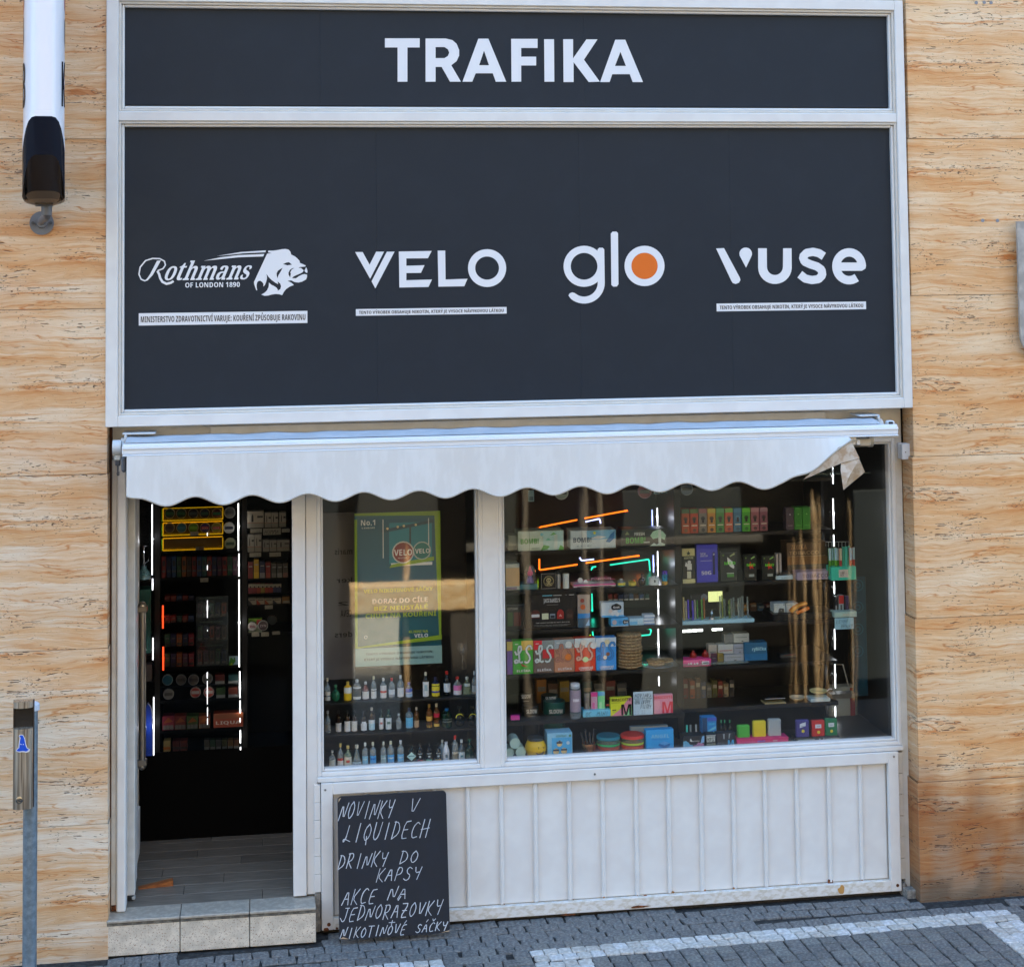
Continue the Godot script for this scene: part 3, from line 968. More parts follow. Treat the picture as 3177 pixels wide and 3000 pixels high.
	for q in [[2800, 2738, 26, 10, 0.030], [1985, 2813, 44, 5, 0.034], [1760, 2838, 26, 4, 0.034], [2578, 2738, 12, 14, 0.010], [2002, 2780, 6, 6, 0.012], [2612, 2762, 14, 20, 0.033], [1668, 2808, 10, 5, 0.012], [1012, 2884, 9, 6, 0.033], [1045, 2880, 5, 4, 0.033]]:
		if q[0] > 2790: continue
		var c := V(q[0], q[1], q[4])
		var pl := PackedVector2Array()
		for a in 11: pl.append(Vector2(cos(TAU * a / 11) * q[2], sin(TAU * a / 11) * q[3]) * rng.randf_range(0.5, 1.1) / 560.0)
		part(sf, "rust_stain", shape_mesh([pl], [], 0.0012), rust_m if q[1] != 2762 else M("b98a4c", 0.8), c)
	for i in range(4, fins.size() - 1):
		if rng.randf() < 0.3: continue
		var pl := PackedVector2Array()
		var sz := rng.randf_range(0.003, 0.008)
		for a in 9: pl.append(Vector2(cos(TAU * a / 9.0) * sz * 1.3, sin(TAU * a / 9.0) * sz) * rng.randf_range(0.5, 1.1))
		part(sf, "rust_stain", shape_mesh([pl], [], 0.0012), M("9a6a3a", 0.85), Vector3(fins[i] + rng.randf_range(-0.01, 0.016), 0.109 + sz, 0.0125))
	# tiled jambs beside the base
	for i in 6:
		bx(sf, "jamb_tile", white2, Vector3(4.366, 0.10 + i * 0.117, -0.03), Vector3(4.395, 0.214 + i * 0.117, 0.006), 0.002)
		bx(sf, "jamb_tile", white, Vector3(1.094, 0.24 + i * 0.094, -0.02), Vector3(1.127, 0.332 + i * 0.094, 0.016), 0.002)
	bx(sf, "jamb_foot", worn("9d968c", "77716a", 3.0, 0.8, 0.2, 66), Vector3(1.094, 0.03, -0.05), Vector3(1.127, 0.236, 0.012), 0.006)
	bx(sf, "jamb_foot", worn("8d8982", "6a655f", 3.0, 0.8, 0.2, 67), Vector3(4.366, 0.0, -0.03), Vector3(4.398, 0.085, 0.03), 0.012)
	bx(sf, "base_footing", worn("4a4744", "35322f", 3.0, 0.9, 0.2, 68), Vector3(1.13, 0.0, -0.10), Vector3(4.366, 0.05, -0.012), 0.0)

# ---------------------------------------------------------------- sign
func sign_box() -> void:
	var t := thing("shop_sign", "big dark blue-grey shop sign in a white metal frame over the awning", "sign", "", Vector3(2.23, 2.74, 0.1))
	var blue := worn("1d2732", "1b2530", 0.6, 0.55, 0.0, 81, 3)
	blue.metallic_specular = 0.38
	var pz := 0.12
	bx(t, "box", M("5a5854", 0.7), Vector3(0.015, 2.745, 0.0), Vector3(4.441, 5.045, 0.10), 0.0)
	# joints split each panel in sheets
	for row in [[4.442, 4.962, [0.104, 1.14, 2.60, 4.367]], [2.832, 4.324, [0.102, 1.44, 2.56, 3.42, 4.369]]]:
		var e: Array = row[2]
		for i in e.size() - 1:
			bx(t, "sign_panel", blue, Vector3(e[i] + (0.0 if i == 0 else 0.0002), row[0], 0.10), Vector3(e[i + 1] - (0.0 if i == e.size() - 2 else 0.0002), row[1], pz), 0.0003)
	# frame: outer bars, then the beads that hold the panels
	var zt := 0.17
	bx(t, "frame_bar", white, Vector3(0.012, 2.742, 0.02), Vector3(0.075, 5.05, zt), 0.004)
	bx(t, "frame_bar", white, Vector3(4.392, 2.742, 0.02), Vector3(4.444, 5.05, zt), 0.004)
	bx(t, "frame_bar", white, Vector3(0.075, 2.742, 0.02), Vector3(4.392, 2.800, zt), 0.004)
	bx(t, "frame_bar", white, Vector3(0.075, 4.352, 0.08), Vector3(4.392, 4.404, zt - 0.004), 0.004)
	bx(t, "frame_bar", white, Vector3(0.075, 4.992, 0.02), Vector3(4.392, 5.05, zt), 0.004)
	frame_parts(t, "panel_bead", white2, 0.075, 4.404, 4.392, 4.992, 0.014, 0.10, zt - 0.012, 0.003)
	frame_parts(t, "panel_bead", white2, 0.075, 2.800, 4.392, 4.352, 0.014, 0.10, zt - 0.012, 0.003)
	frame_parts(t, "inner_bead", white, 0.089, 4.418, 4.378, 4.978, 0.015, 0.10, zt - 0.024, 0.005)
	frame_parts(t, "inner_bead", white, 0.089, 2.814, 4.378, 4.338, 0.015, 0.10, zt - 0.024, 0.005)
	# TRAFIKA
	var wm := M("e3e4e8", 0.5)
	var z := pz + 0.001
	var d := 0.003
	crop(1000, 0, 1.8064)
	px_part(t, "letter", wm, z, d, [[350, 215, 545, 215, 545, 266, 476, 266, 476, 458, 421, 458, 421, 266, 350, 266]])
	px_part(t, "letter", wm, z, d, [[578, 216, 690, 216, 728, 225, 752, 246, 766, 280, 766, 312, 752, 343, 722, 366, 776, 458, 715, 458, 668, 375, 634, 375, 634, 458, 578, 458]], [[634, 264, 684, 264, 703, 276, 711, 295, 703, 314, 684, 326, 634, 326]])
	px_part(t, "letter", wm, z, d, [[874, 217, 930, 217, 1030, 458, 972, 458, 955, 411, 859, 411, 840, 458, 785, 458]], [[906, 284, 934, 366, 878, 366]])
	px_part(t, "letter", wm, z, d, [[1058, 218, 1206, 218, 1206, 269, 1114, 269, 1114, 318, 1198, 318, 1198, 367, 1114, 367, 1114, 458, 1060, 458]])
	px_part(t, "letter", wm, z, d, [[1243, 220, 1298, 220, 1300, 458, 1245, 458]])
	px_part(t, "letter", wm, z, d, [[1350, 220, 1405, 220, 1405, 328, 1480, 221, 1542, 221, 1466, 335, 1555, 458, 1493, 460, 1408, 348, 1408, 460, 1352, 460]])
	px_part(t, "letter", wm, z, d, [[1642, 223, 1698, 223, 1797, 460, 1740, 460, 1723, 416, 1625, 416, 1610, 460, 1557, 460]], [[1671, 290, 1702, 370, 1640, 370]])
	# second name
	crop(1000, 700, 1.8064)
	px_part(t, "letter", wm, z, d, [[183, 148, 225, 148, 264, 219, 301, 146, 345, 146, 267, 298]])
	px_part(t, "letter", wm, z, d, [[361, 146, 404, 146, 296, 352, 275, 312]])
	px_part(t, "letter", wm, z, d, [[428, 145, 612, 142, 591, 183, 470, 184, 470, 225, 572, 222, 552, 265, 470, 266, 470, 306, 614, 302, 594, 344, 431, 347]])
	px_part(t, "letter", wm, z, d, [[646, 140, 688, 140, 690, 302, 813, 298, 795, 340, 650, 342]])
	px_part(t, "letter", wm, z, d, [ring_px(923, 238, 107, 106)], [ring_px(923, 238, 67, 65)])
	# third name: g, l, o with the orange disc
	px_part(t, "letter", wm, z, d, [ring_px(1467, 228, 115, 115)], [ring_px(1467, 228, 75, 75)])
	var tail := [1543, 133, 1552, 124, 1571, 124, 1580, 133, 1583, 320]
	tail.append_array(ring_px(1467, 320, 116, 117, 16, 0.0, PI * 0.72))
	tail.append_array([1380, 392, 1386, 380, 1400, 374, 1412, 377])
	tail.append_array(ring_px(1467, 320, 77, 78, 14, PI * 0.64, 0.0))
	px_part(t, "letter", wm, z + 0.0004, d, [tail])
	px_part(t, "letter", wm, z, d, [[1617, 45, 1627, 34, 1647, 33, 1657, 42, 1660, 328, 1651, 341, 1631, 342, 1620, 332]])
	px_part(t, "letter", wm, z, d, [ring_px(1806, 226, 112, 113)], [ring_px(1806, 226, 74, 74)])
	px_part(t, "orange_disc", M("e06a12", 0.5), z, d, [ring_px(1806, 226, 73.5, 73.5)])
	# fourth name
	crop(2077, 700, 1.8064)
	px_part(t, "letter", wm, z, d, [[262, 128, 306, 126, 395, 292, 398, 305, 390, 320, 372, 327, 356, 322, 347, 308]])
	var drop := ring_px(428, 158, 35, 35, 18, PI * 0.90, TAU + PI * 0.10)
	drop.append_array([430, 235])
	px_part(t, "letter", wm, z, d, [drop])
	var ul := [546, 127, 547, 235]
	ul.append_array(ring_px(592, 232, 45, 45, 12, PI, 0.0))
	ul.append_array([638, 127, 685, 127, 686, 240])
	ul.append_array(ring_px(592, 235, 94, 92, 16, 0.05, PI))
	ul.append_array([498, 127])
	px_part(t, "letter", wm, z, d, [ul])
	px_stroke(t, "letter", wm, z, d, [866, 172, 840, 155, 806, 147, 770, 153, 748, 176, 758, 202, 790, 217, 828, 229, 854, 248, 858, 278, 836, 300, 800, 305, 762, 297, 732, 273], 44)
	var el := [936, 230, 1079, 230]
	el.append_array(ring_px(1008, 228, 72, 78, 30, 0.0, -PI * 1.70))
	px_stroke(t, "letter", wm, z, d, el, 45)
	# script name with the big cat's head
	crop(420, 750, 3.6127)
	px_stroke(t, "letter", wm, z, d, [135, 425, 100, 438, 60, 420, 36, 365, 50, 285, 110, 212, 190, 187, 270, 190, 322, 218, 333, 262, 305, 302, 245, 325], 15)
	px_part(t, "letter", wm, z + 0.0004, d, [[238, 214, 282, 210, 250, 270, 190, 375, 135, 432, 95, 442, 125, 415, 160, 365]])
	px_stroke(t, "letter", wm, z, d, [243, 327, 262, 362, 275, 410, 300, 450, 345, 472, 395, 460, 424, 440], 26)
	var a := W(304, 434, z)
	var b := W(1250, 418, z)
	part(t, "lettering", txt("othmans", b.x - a.x, W(304, 214, z).y - a.y, serif_bold, 0.42, false, d), wm, a)
	a = W(556, 514, z)
	b = W(1168, 500, z)
	part(t, "lettering", txt("OF LONDON 1890", b.x - a.x, W(556, 458, z).y - a.y, sans_bold, 0.0, false, d), wm, a)
	px_part(t, "emblem_stripe", wm, z, d, [[910, 160, 1180, 115, 1460, 97, 1455, 118, 1200, 130, 1040, 148]])
	px_part(t, "emblem_stripe", wm, z, d, [[765, 213, 950, 175, 1150, 150, 1442, 137, 1430, 165, 1150, 175, 950, 195]])
	crop(780, 760, 10.458)
	px_part(t, "emblem", wm, z, d, [[545, 185, 700, 185, 850, 165, 980, 138, 1100, 130, 1190, 150, 1250, 205, 1275, 270, 1280, 310, 1400, 370, 1480, 435, 1540, 500, 1560, 530, 1560, 580, 1660, 620, 1755, 665, 1740, 700, 1570, 715, 1520, 745, 1600, 743, 1690, 825, 1650, 890, 1560, 935, 1440, 985, 1360, 1025, 1310, 1080, 1440, 1080, 1540, 1010, 1640, 960, 1720, 945, 1800, 965, 1795, 1050, 1765, 1120, 1640, 1190, 1520, 1220, 1400, 1205, 1280, 1148, 1165, 1165, 1290, 1225, 1370, 1300, 1240, 1350, 1120, 1430, 1040, 1530, 990, 1630, 900, 1600, 780, 1590, 650, 1610, 540, 1640, 420, 1650, 310, 1610, 420, 1550, 500, 1470, 545, 1370, 558, 1300, 558, 1220, 640, 1290, 740, 1340, 810, 1390, 850, 1450, 840, 1490, 930, 1430, 955, 1340, 930, 1260, 845, 1185, 860, 1275, 760, 1220, 640, 1130, 560, 1050, 510, 980, 480, 945, 497, 1020, 495, 1100, 470, 1200, 430, 1300, 380, 1350, 385, 1270, 350, 1210, 290, 1165, 230, 1165, 180, 1210, 160, 1300, 165, 1390, 180, 1470, 150, 1470, 110, 1360, 80, 1260, 75, 1200, 500, 285, 650, 265, 530, 240]],
		[[1015, 620, 1130, 570, 1215, 560, 1310, 640, 1160, 660], [1005, 740, 940, 870, 870, 980, 840, 1080, 815, 1000, 810, 920, 850, 840, 920, 790], [1390, 745, 1300, 800, 1250, 905, 1275, 910, 1250, 1055, 1200, 970, 1195, 900, 1240, 810, 1310, 760]])
	px_part(t, "emblem", wm, z, d, [[1770, 720, 1800, 790, 1815, 860, 1800, 915, 1740, 880, 1715, 830]])
	# warning strips
	for s in [[420, 750, 3.6127, 34, 802, 1926, 897, "MINISTERSTVO ZDRAVOTNICTVÍ VARUJE: KOUŘENÍ ZPŮSOBUJE RAKOVINU", 0.012, 0.72, sans_bold, 953], [1000, 700, 1.8064, 187, 468, 1033, 490, "TENTO VÝROBEK OBSAHUJE NIKOTIN, KTERÝ JE VYSOCE NÁVYKOVOU LÁTKOU", 0.02, 0.66, sans_bold, 508], [2077, 700, 1.8064, 265, 437, 1104, 474, "TENTO VÝROBEK OBSAHUJE NIKOTIN, KTERÝ JE VYSOCE NÁVYKOVOU LÁTKOU", 0.02, 0.66, sans_bold, 475]]:
		crop(s[0], s[1], s[2])
		var tl := W(s[3], s[4], z)
		var br := W(s[5], s[6], z)
		var y0 := (W(s[3], s[11], z).y + br.y) / 2
		var strip := bx(t, "warning_strip", wm, Vector3(tl.x, y0, pz + 0.0006), Vector3(br.x, tl.y, z + 0.001), 0.0)
		var h: float = tl.y - y0
		part(strip, "lettering", txt(s[7], (br.x - tl.x) * (1 - 2 * s[8]), h * s[9] * 1.12, s[10], 0.0, false, 0.0008), ink, Vector3(tl.x + (br.x - tl.x) * s[8], y0 + h * 0.12, z + 0.0012))

# ---------------------------------------------------------------- awning
func awning() -> void:
	var t := thing("awning", "rolled up white awning with a scalloped valance, torn loose at its right end", "awning", "", Vector3(2.2, 2.4, 0.2))
	var cloth := worn("dcdbd9", "d6d4d1", 0.8, 0.8, 0.0, 91, 4, 0.3, 0.65, Vector3(2.0, 0.6, 1.0))
	var bar := M("dde0e4", 0.35)
	var hem := M("b3aca2", 0.8)
	# fabric on the roll, seen above the bar
	var st := begin()
	var x0 := 0.125
	var x1 := 4.20
	var n := 48
	for i in n:
		var a := x0 + (x1 - x0) * i / n
		var b := x0 + (x1 - x0) * (i + 1) / n
		var prof := func(x: float) -> Array:
			var w := 0.0025 * sin(x * 23.0) + 0.002 * sin(x * 57.0 + 1.0)
			return [Vector3(x, 2.688 + w, 0.10), Vector3(x, 2.690 + w, 0.16), Vector3(x, 2.683 + w, 0.24), Vector3(x, 2.672, 0.315)]
		var p: Array = prof.call(a)
		var q: Array = prof.call(b)
		for k in 3: face(st, [p[k], q[k], q[k + 1], p[k + 1]], Vector3.UP)
	part(t, "rolled_fabric", st.commit(), worn("c3c6cc", "b9bcc2", 1.0, 0.85, 0.0, 92), Vector3.ZERO)
	part(t, "roller", tube([Vector3(0.09, 2.640, 0.13), Vector3(4.27, 2.640, 0.13)], 0.043, 18), cloth, Vector3.ZERO)
	# front bar with its ribs
	bx(t, "front_bar", bar, Vector3(0.11, 2.612, 0.30), Vector3(4.288, 2.664, 0.345), 0.008)
	bx(t, "bar_rib", bar, Vector3(0.112, 2.6600, 0.302), Vector3(4.286, 2.6685, 0.336), 0.003)
	bx(t, "bar_rib", bar, Vector3(0.112, 2.640, 0.343), Vector3(4.286, 2.652, 0.3505), 0.003)
	bx(t, "bar_rib", bar, Vector3(0.112, 2.606, 0.31), Vector3(4.286, 2.6135, 0.352), 0.003)
	# valance: a cloth that hangs in soft waves and ends in scallops
	var top := 2.607
	var zc := 0.352
	var bottom := func(x: float) -> float:
		var ph := (x - 0.338) / 0.2885
		var y := 2.374 - 0.022 * cos(TAU * ph) - x * 0.0028
		if x < 0.19: y = lerpf(2.407, y, clampf((x - 0.134) / 0.056, 0, 1))
		if x > 3.62: y = lerpf(y, 2.600, pow(clampf((x - 3.62) / 0.385, 0, 1), 1.15))
		return y
	var fold := func(x: float, v: float) -> float:       # how far it stands out; v = 0 at the top
		var wave := 0.006 * sin(x * 5.2 + 0.7) * v + 0.004 * sin(x * 12.7) * v + 0.010 * v
		wave += 0.012 * v * exp(-pow((x - 0.42 - v * 0.22) / 0.07, 2))
		wave += 0.03 * v * clampf((x - 3.5) / 0.4, 0, 1)
		return wave
	for side in 2:
		st = begin()
		n = 150
		var rows := 10
		var X0 := 0.136
		var X1 := 4.000
		for i in n:
			for j in rows:
				var g := func(a: int, b: int) -> Vector3:
					var x := X0 + (X1 - X0) * a / n
					var v := float(b) / rows
					var y: float = lerpf(top, bottom.call(x), v)
					return Vector3(x, y, zc + fold.call(x, v) - side * 0.0015)
				face(st, [g.call(i, j), g.call(i + 1, j), g.call(i + 1, j + 1), g.call(i, j + 1)], Vector3.BACK if side == 0 else Vector3.FORWARD)
		var sm := st.commit()
		part(t, "valance" if side == 0 else "valance_lining", smooth(sm), cloth, Vector3.ZERO)
	# piping on the scallops
	var pts := []
	for i in 200:
		var x := 0.136 + (4.0 - 0.136) * i / 199.0
		pts.append(Vector3(x, bottom.call(x), zc + fold.call(x, 1.0)))
	part(t, "piping", tube(pts, 0.0048, 6), hem, Vector3.ZERO)
	# the loose end: the cloth turned over itself, hanging in two folds
	crop(2380, 1270, 3.974)
	var back := worn("d6cec4", "b79f86", 2.2, 0.85, 0.0, 95, 4, 0.3, 0.6)
	var sheet := func(l: Array) -> Mesh:                  # l: [x, y, z, ...] triangles, both faces
		var s := begin()
		for k in range(0, l.size(), 3):
			var A := W(l[k][0], l[k][1], l[k][2])
			var B := W(l[k + 1][0], l[k + 1][1], l[k + 1][2])
			var Cc := W(l[k + 2][0], l[k + 2][1], l[k + 2][2])
			face(s, [A, B, Cc], Vector3(0.1, 0.2, 1))
		return s.commit()
	var A := [450, 865, 0.372]
	var B := [600, 730, 0.380]
	var Cx := [770, 600, 0.385]
	var Dx := [880, 470, 0.392]
	var E := [1000, 410, 0.390]
	var G := [1060, 430, 0.382]
	var H := [1145, 605, 0.372]
	var I := [930, 660, 0.366]
	var J := [760, 730, 0.362]
	var K := [560, 820, 0.364]
	part(t, "turned_fold", smooth(sheet.call([A, B, K, B, J, K, B, Cx, J, Cx, I, J, Cx, Dx, I, Dx, H, I, Dx, E, H, E, G, H])), back, Vector3.ZERO)
	var L := [915, 665, 0.350]
	var N := [1140, 610, 0.368]
	var O := [910, 745, 0.362]
	var P := [945, 995, 0.352]
	var Q := [1210, 775, 0.346]
	var R := [1030, 800, 0.378]
	part(t, "hanging_fold", smooth(sheet.call([L, N, O, O, N, R, O, R, P])), back, Vector3.ZERO)
	part(t, "hanging_fold", smooth(sheet.call([N, Q, R, R, Q, P])), worn("c4b7a6", "a38a6c", 2.2, 0.85, 0.0, 96), Vector3.ZERO)
	# end plates, gear box with its crank eye, arm under the bar
	var grey := M("c9cdd0", 0.4)
	part(t, "gear_box", tube([Vector3(0.055, 2.640, 0.22), Vector3(0.098, 2.640, 0.22)], 0.040, 20), grey, Vector3.ZERO)
	bx(t, "gear_neck", M("c2c1b9", 0.5), Vector3(0.064, 2.575, 0.205), Vector3(0.098, 2.605, 0.24), 0.006)
	bx(t, "crank_socket", M("3b3f47", 0.5), Vector3(0.068, 2.548, 0.212), Vector3(0.094, 2.577, 0.236), 0.004)
	part(t, "crank_eye", tube([Vector3(0.081, 2.55, 0.224), Vector3(0.081, 2.515, 0.226), Vector3(0.078, 2.508, 0.229), Vector3(0.080, 2.498, 0.231), Vector3(0.086, 2.500, 0.230), Vector3(0.087, 2.515, 0.227)], 0.004, 8), M("34383f", 0.5), Vector3.ZERO)
	bx(t, "arm_hinge", M("4d545e", 0.5), Vector3(0.103, 2.52, 0.16), Vector3(0.132, 2.60, 0.30), 0.01)
	for s in [[0.10, 0.27, 0.110], [4.12, 4.24, 4.226]]:
		bx(t, "bracket_top", grey, Vector3(s[0], 2.703, 0.03), Vector3(s[1], 2.711, 0.19), 0.002)
		bx(t, "bracket_plate", grey, Vector3(s[2], 2.62, 0.05), Vector3(s[2] + 0.014, 2.703, 0.20), 0.004)
	bx(t, "end_cap", bar, Vector3(4.245, 2.655, 0.25), Vector3(4.286, 2.686, 0.30), 0.008)
	bx(t, "end_cap", M("15181d", 0.4), Vector3(4.246, 2.663, 0.302), Vector3(4.272, 2.682, 0.31), 0.004)
	# folded arm below the right end
	bx(t, "arm_clamp", M("d8d3c9", 0.5), Vector3(4.005, 2.585, 0.29), Vector3(4.052, 2.603, 0.33), 0.004)
	bx(t, "arm", white2, Vector3(4.00, 2.558, 0.262), Vector3(4.055, 2.589, 0.31), 0.004)
	bx(t, "arm", white, Vector3(4.056, 2.558, 0.258), Vector3(4.078, 2.590, 0.316), 0.004)
	bx(t, "arm", M("b9b2a4", 0.5), Vector3(4.079, 2.552, 0.20), Vector3(4.145, 2.590, 0.30), 0.005)
	bx(t, "arm_under_plate", M("6d6a62", 0.6), Vector3(4.0, 2.546, 0.20), Vector3(4.16, 2.555, 0.29), 0.003)  # darker plate under the folded arm
	part(t, "arm_hinge", tube([Vector3(4.147, 2.573, 0.24), Vector3(4.172, 2.573, 0.24)], 0.034, 18), M("b5b0a6", 0.5), Vector3.ZERO)

func smooth(m: Mesh) -> Mesh:
	# weld and smooth a cloth
	var st := SurfaceTool.new()
	st.begin(Mesh.PRIMITIVE_TRIANGLES)
	var arr := m.surface_get_arrays(0)
	for v in arr[Mesh.ARRAY_VERTEX]:
		st.set_smooth_group(0)
		st.add_vertex(v)
	st.index()
	st.generate_normals()
	return st.commit()

# ---------------------------------------------------------------- door and step
func door_and_step() -> void:
	var st := thing("door_step", "speckled terrazzo step of three blocks under the open shop door", "step", "", Vector3(0.55, 0.02, 0.07))
	var pn := FastNoiseLite.new()
	pn.seed = 5
	pn.noise_type = FastNoiseLite.TYPE_CELLULAR
	pn.cellular_return_type = FastNoiseLite.RETURN_CELL_VALUE
	pn.frequency = 1.0
	var pd := FastNoiseLite.new()
	pd.seed = 5
	pd.noise_type = FastNoiseLite.TYPE_CELLULAR
	pd.cellular_return_type = FastNoiseLite.RETURN_DISTANCE
	pd.frequency = 1.0
	var cl := FastNoiseLite.new()
	cl.seed = 6
	cl.frequency = 0.012
	var f := func(x: int, y: int) -> Color:
		var c := Color(0.81, 0.765, 0.70) * (1.0 + cl.get_noise_2d(x, y) * 0.12)
		var id := pn.get_noise_2d(x * 0.075, y * 0.075)
		var dd := pd.get_noise_2d(x * 0.075, y * 0.075)
		if dd < -0.80 + absf(id) * 0.26:
			c = [Color(0.55, 0.50, 0.45), Color(0.66, 0.42, 0.30), Color(0.72, 0.62, 0.48), Color(0.48, 0.44, 0.42), Color(0.86, 0.84, 0.80)][int(absf(id) * 97.0) % 5]
		return c
	var tz := image_mat(512, 512, f, 0.55)
	tz.uv1_triplanar = true
	tz.uv1_world_triplanar = true
	tz.uv1_scale = Vector3.ONE * 2.2
	var tread := worn("b3aa9c", "9a9287", 3.0, 0.5, 0.0, 107)
	var grime := worn("77746c", "55534e", 4.0, 0.9, 0.0, 108)
	var e := [0.022, 0.395, 0.752, 1.098]
	for i in 3:
		bx(st, "step_block", tz, Vector3(e[i] + 0.002, 0.03, -0.02), Vector3(e[i + 1] - 0.002, 0.186, 0.148), 0.004)
		bx(st, "step_tread", tread, Vector3(e[i] + 0.0015, 0.200, -0.019), Vector3(e[i + 1] - 0.0015, 0.2155, 0.160), 0.004)
		bx(st, "tread_joint", grime, Vector3(e[i] + 0.002, 0.184, -0.018), Vector3(e[i + 1] - 0.002, 0.202, 0.1515), 0.002)
	# frame on the hinge side and the leaf, standing open into the shop
	var fm := thing("door_frame", "white metal door frame strips beside the left stone wall", "door frame", "", Vector3(0.08, 0.21, 0))
	bx(fm, "gap_filler", M("4a2d1c", 0.9), Vector3(0.022, 0.2, -0.02), Vector3(0.034, 2.74, 0.03), 0.0)
	bx(fm, "frame_strip", white2, Vector3(0.034, 0.225, -0.06), Vector3(0.062, 2.56, 0.036), 0.004)
	bx(fm, "frame_strip", white, Vector3(0.064, 0.218, -0.06), Vector3(0.110, 2.56, 0.060), 0.006)
	bx(fm, "rust_patch", rust_m, Vector3(0.036, 0.22, 0.0362), Vector3(0.060, 0.25, 0.0372), 0.0)
	var door := thing("shop_door", "white glazed shop door standing open into the dark shop", "door", "", Vector3(0.13, 0.22, -0.4))
	frame_z(door, "stile", white2, 0.100, 0.146, 0.245, 2.50, -0.10, -0.20)
	frame_z(door, "stile", white, 0.098, 0.143, 0.262, 2.50, -0.204, -0.32)
	frame_z(door, "stile", white2, 0.068, 0.110, 0.262, 2.50, -0.80, -0.90)
	bx(door, "bottom_rail", white, Vector3(0.082, 0.262, -0.80), Vector3(0.124, 0.50, -0.32), 0.003)
	bx(door, "top_rail", white, Vector3(0.082, 2.40, -0.80), Vector3(0.124, 2.50, -0.32), 0.003)
	bx(door, "door_pane", clear("101414", 0.04), Vector3(0.096, 0.50, -0.80), Vector3(0.108, 2.40, -0.32), 0.0)
	bx(door, "corner_block", white, Vector3(0.120, 0.30, -0.60), Vector3(0.136, 0.56, -0.36), 0.004)
	bx(door, "floor_roller", M("1a1a1a", 0.5), Vector3(0.108, 0.216, -0.13), Vector3(0.140, 0.243, -0.10), 0.003)
	bx(door, "roller_box", M("b4b4b0", 0.5), Vector3(0.130, 0.222, -0.135), Vector3(0.148, 0.240, -0.098), 0.003)
	# pull handle
	crop(0, 1400, 1.987)
	var hz := -0.72
	var a := W(875, 985, hz)
	var b := V(440, 2358, hz)
	var steel := M("bdb4a8", 0.3, 0.9)
	var h := part(door, "pull_handle", tube([Vector3(a.x, b.y, hz), Vector3(a.x, a.y, hz)], 0.021, 18), steel, Vector3.ZERO)
	for y in [a.y - 0.005, b.y - 0.03]:
		bx(h, "handle_clamp", steel, Vector3(a.x - 0.028, y, hz - 0.026), Vector3(a.x + 0.028, y + 0.034, hz + 0.026), 0.004)
		bx(h, "handle_arm", steel, Vector3(0.100, y + 0.006, hz - 0.016), Vector3(a.x - 0.028, y + 0.028, hz + 0.016), 0.003)
	part(h, "handle_knob", ball(0.024), steel, Vector3(a.x, a.y + 0.030, hz))
	part(h, "handle_knob", ball(0.024), steel, Vector3(a.x, b.y - 0.032, hz))
	# wooden wedge on the floor
	var w := thing("door_wedge", "brown wooden wedge lying on the floor beside the open door", "wedge", "", Vector3(0.26, 0.2155, -0.30))
	var s2 := begin()
	var p := PackedVector2Array([Vector2(-0.11, 0), Vector2(0.075, 0), Vector2(0.075, 0.030), Vector2(-0.11, 0.004)])
	add_prism(s2, p, -0.02, 0.02)
	var wm := local(w, "wedge_block", s2.commit(), worn("a8622c", "7d431b", 9.0, 0.7, 0.0, 111, 4, 0.3, 0.7, Vector3(0.3, 2, 2)))
	wm.rotation.y = 0.12

func frame_z(t: Node3D, called: String, m: Material, x0: float, x1: float, y0: float, y1: float, za: float, zb: float) -> void:
	bx(t, called, m, Vector3(x0, y0, zb), Vector3(x1, y1, za), 0.004)

func ball(r: float, n := 10) -> Mesh:
	var prof := []
	for i in n + 1:
		var a := -PI / 2 + PI * i / n
		prof.append(Vector2(cos(a) * r, sin(a) * r))
	return lathe(prof, 16)

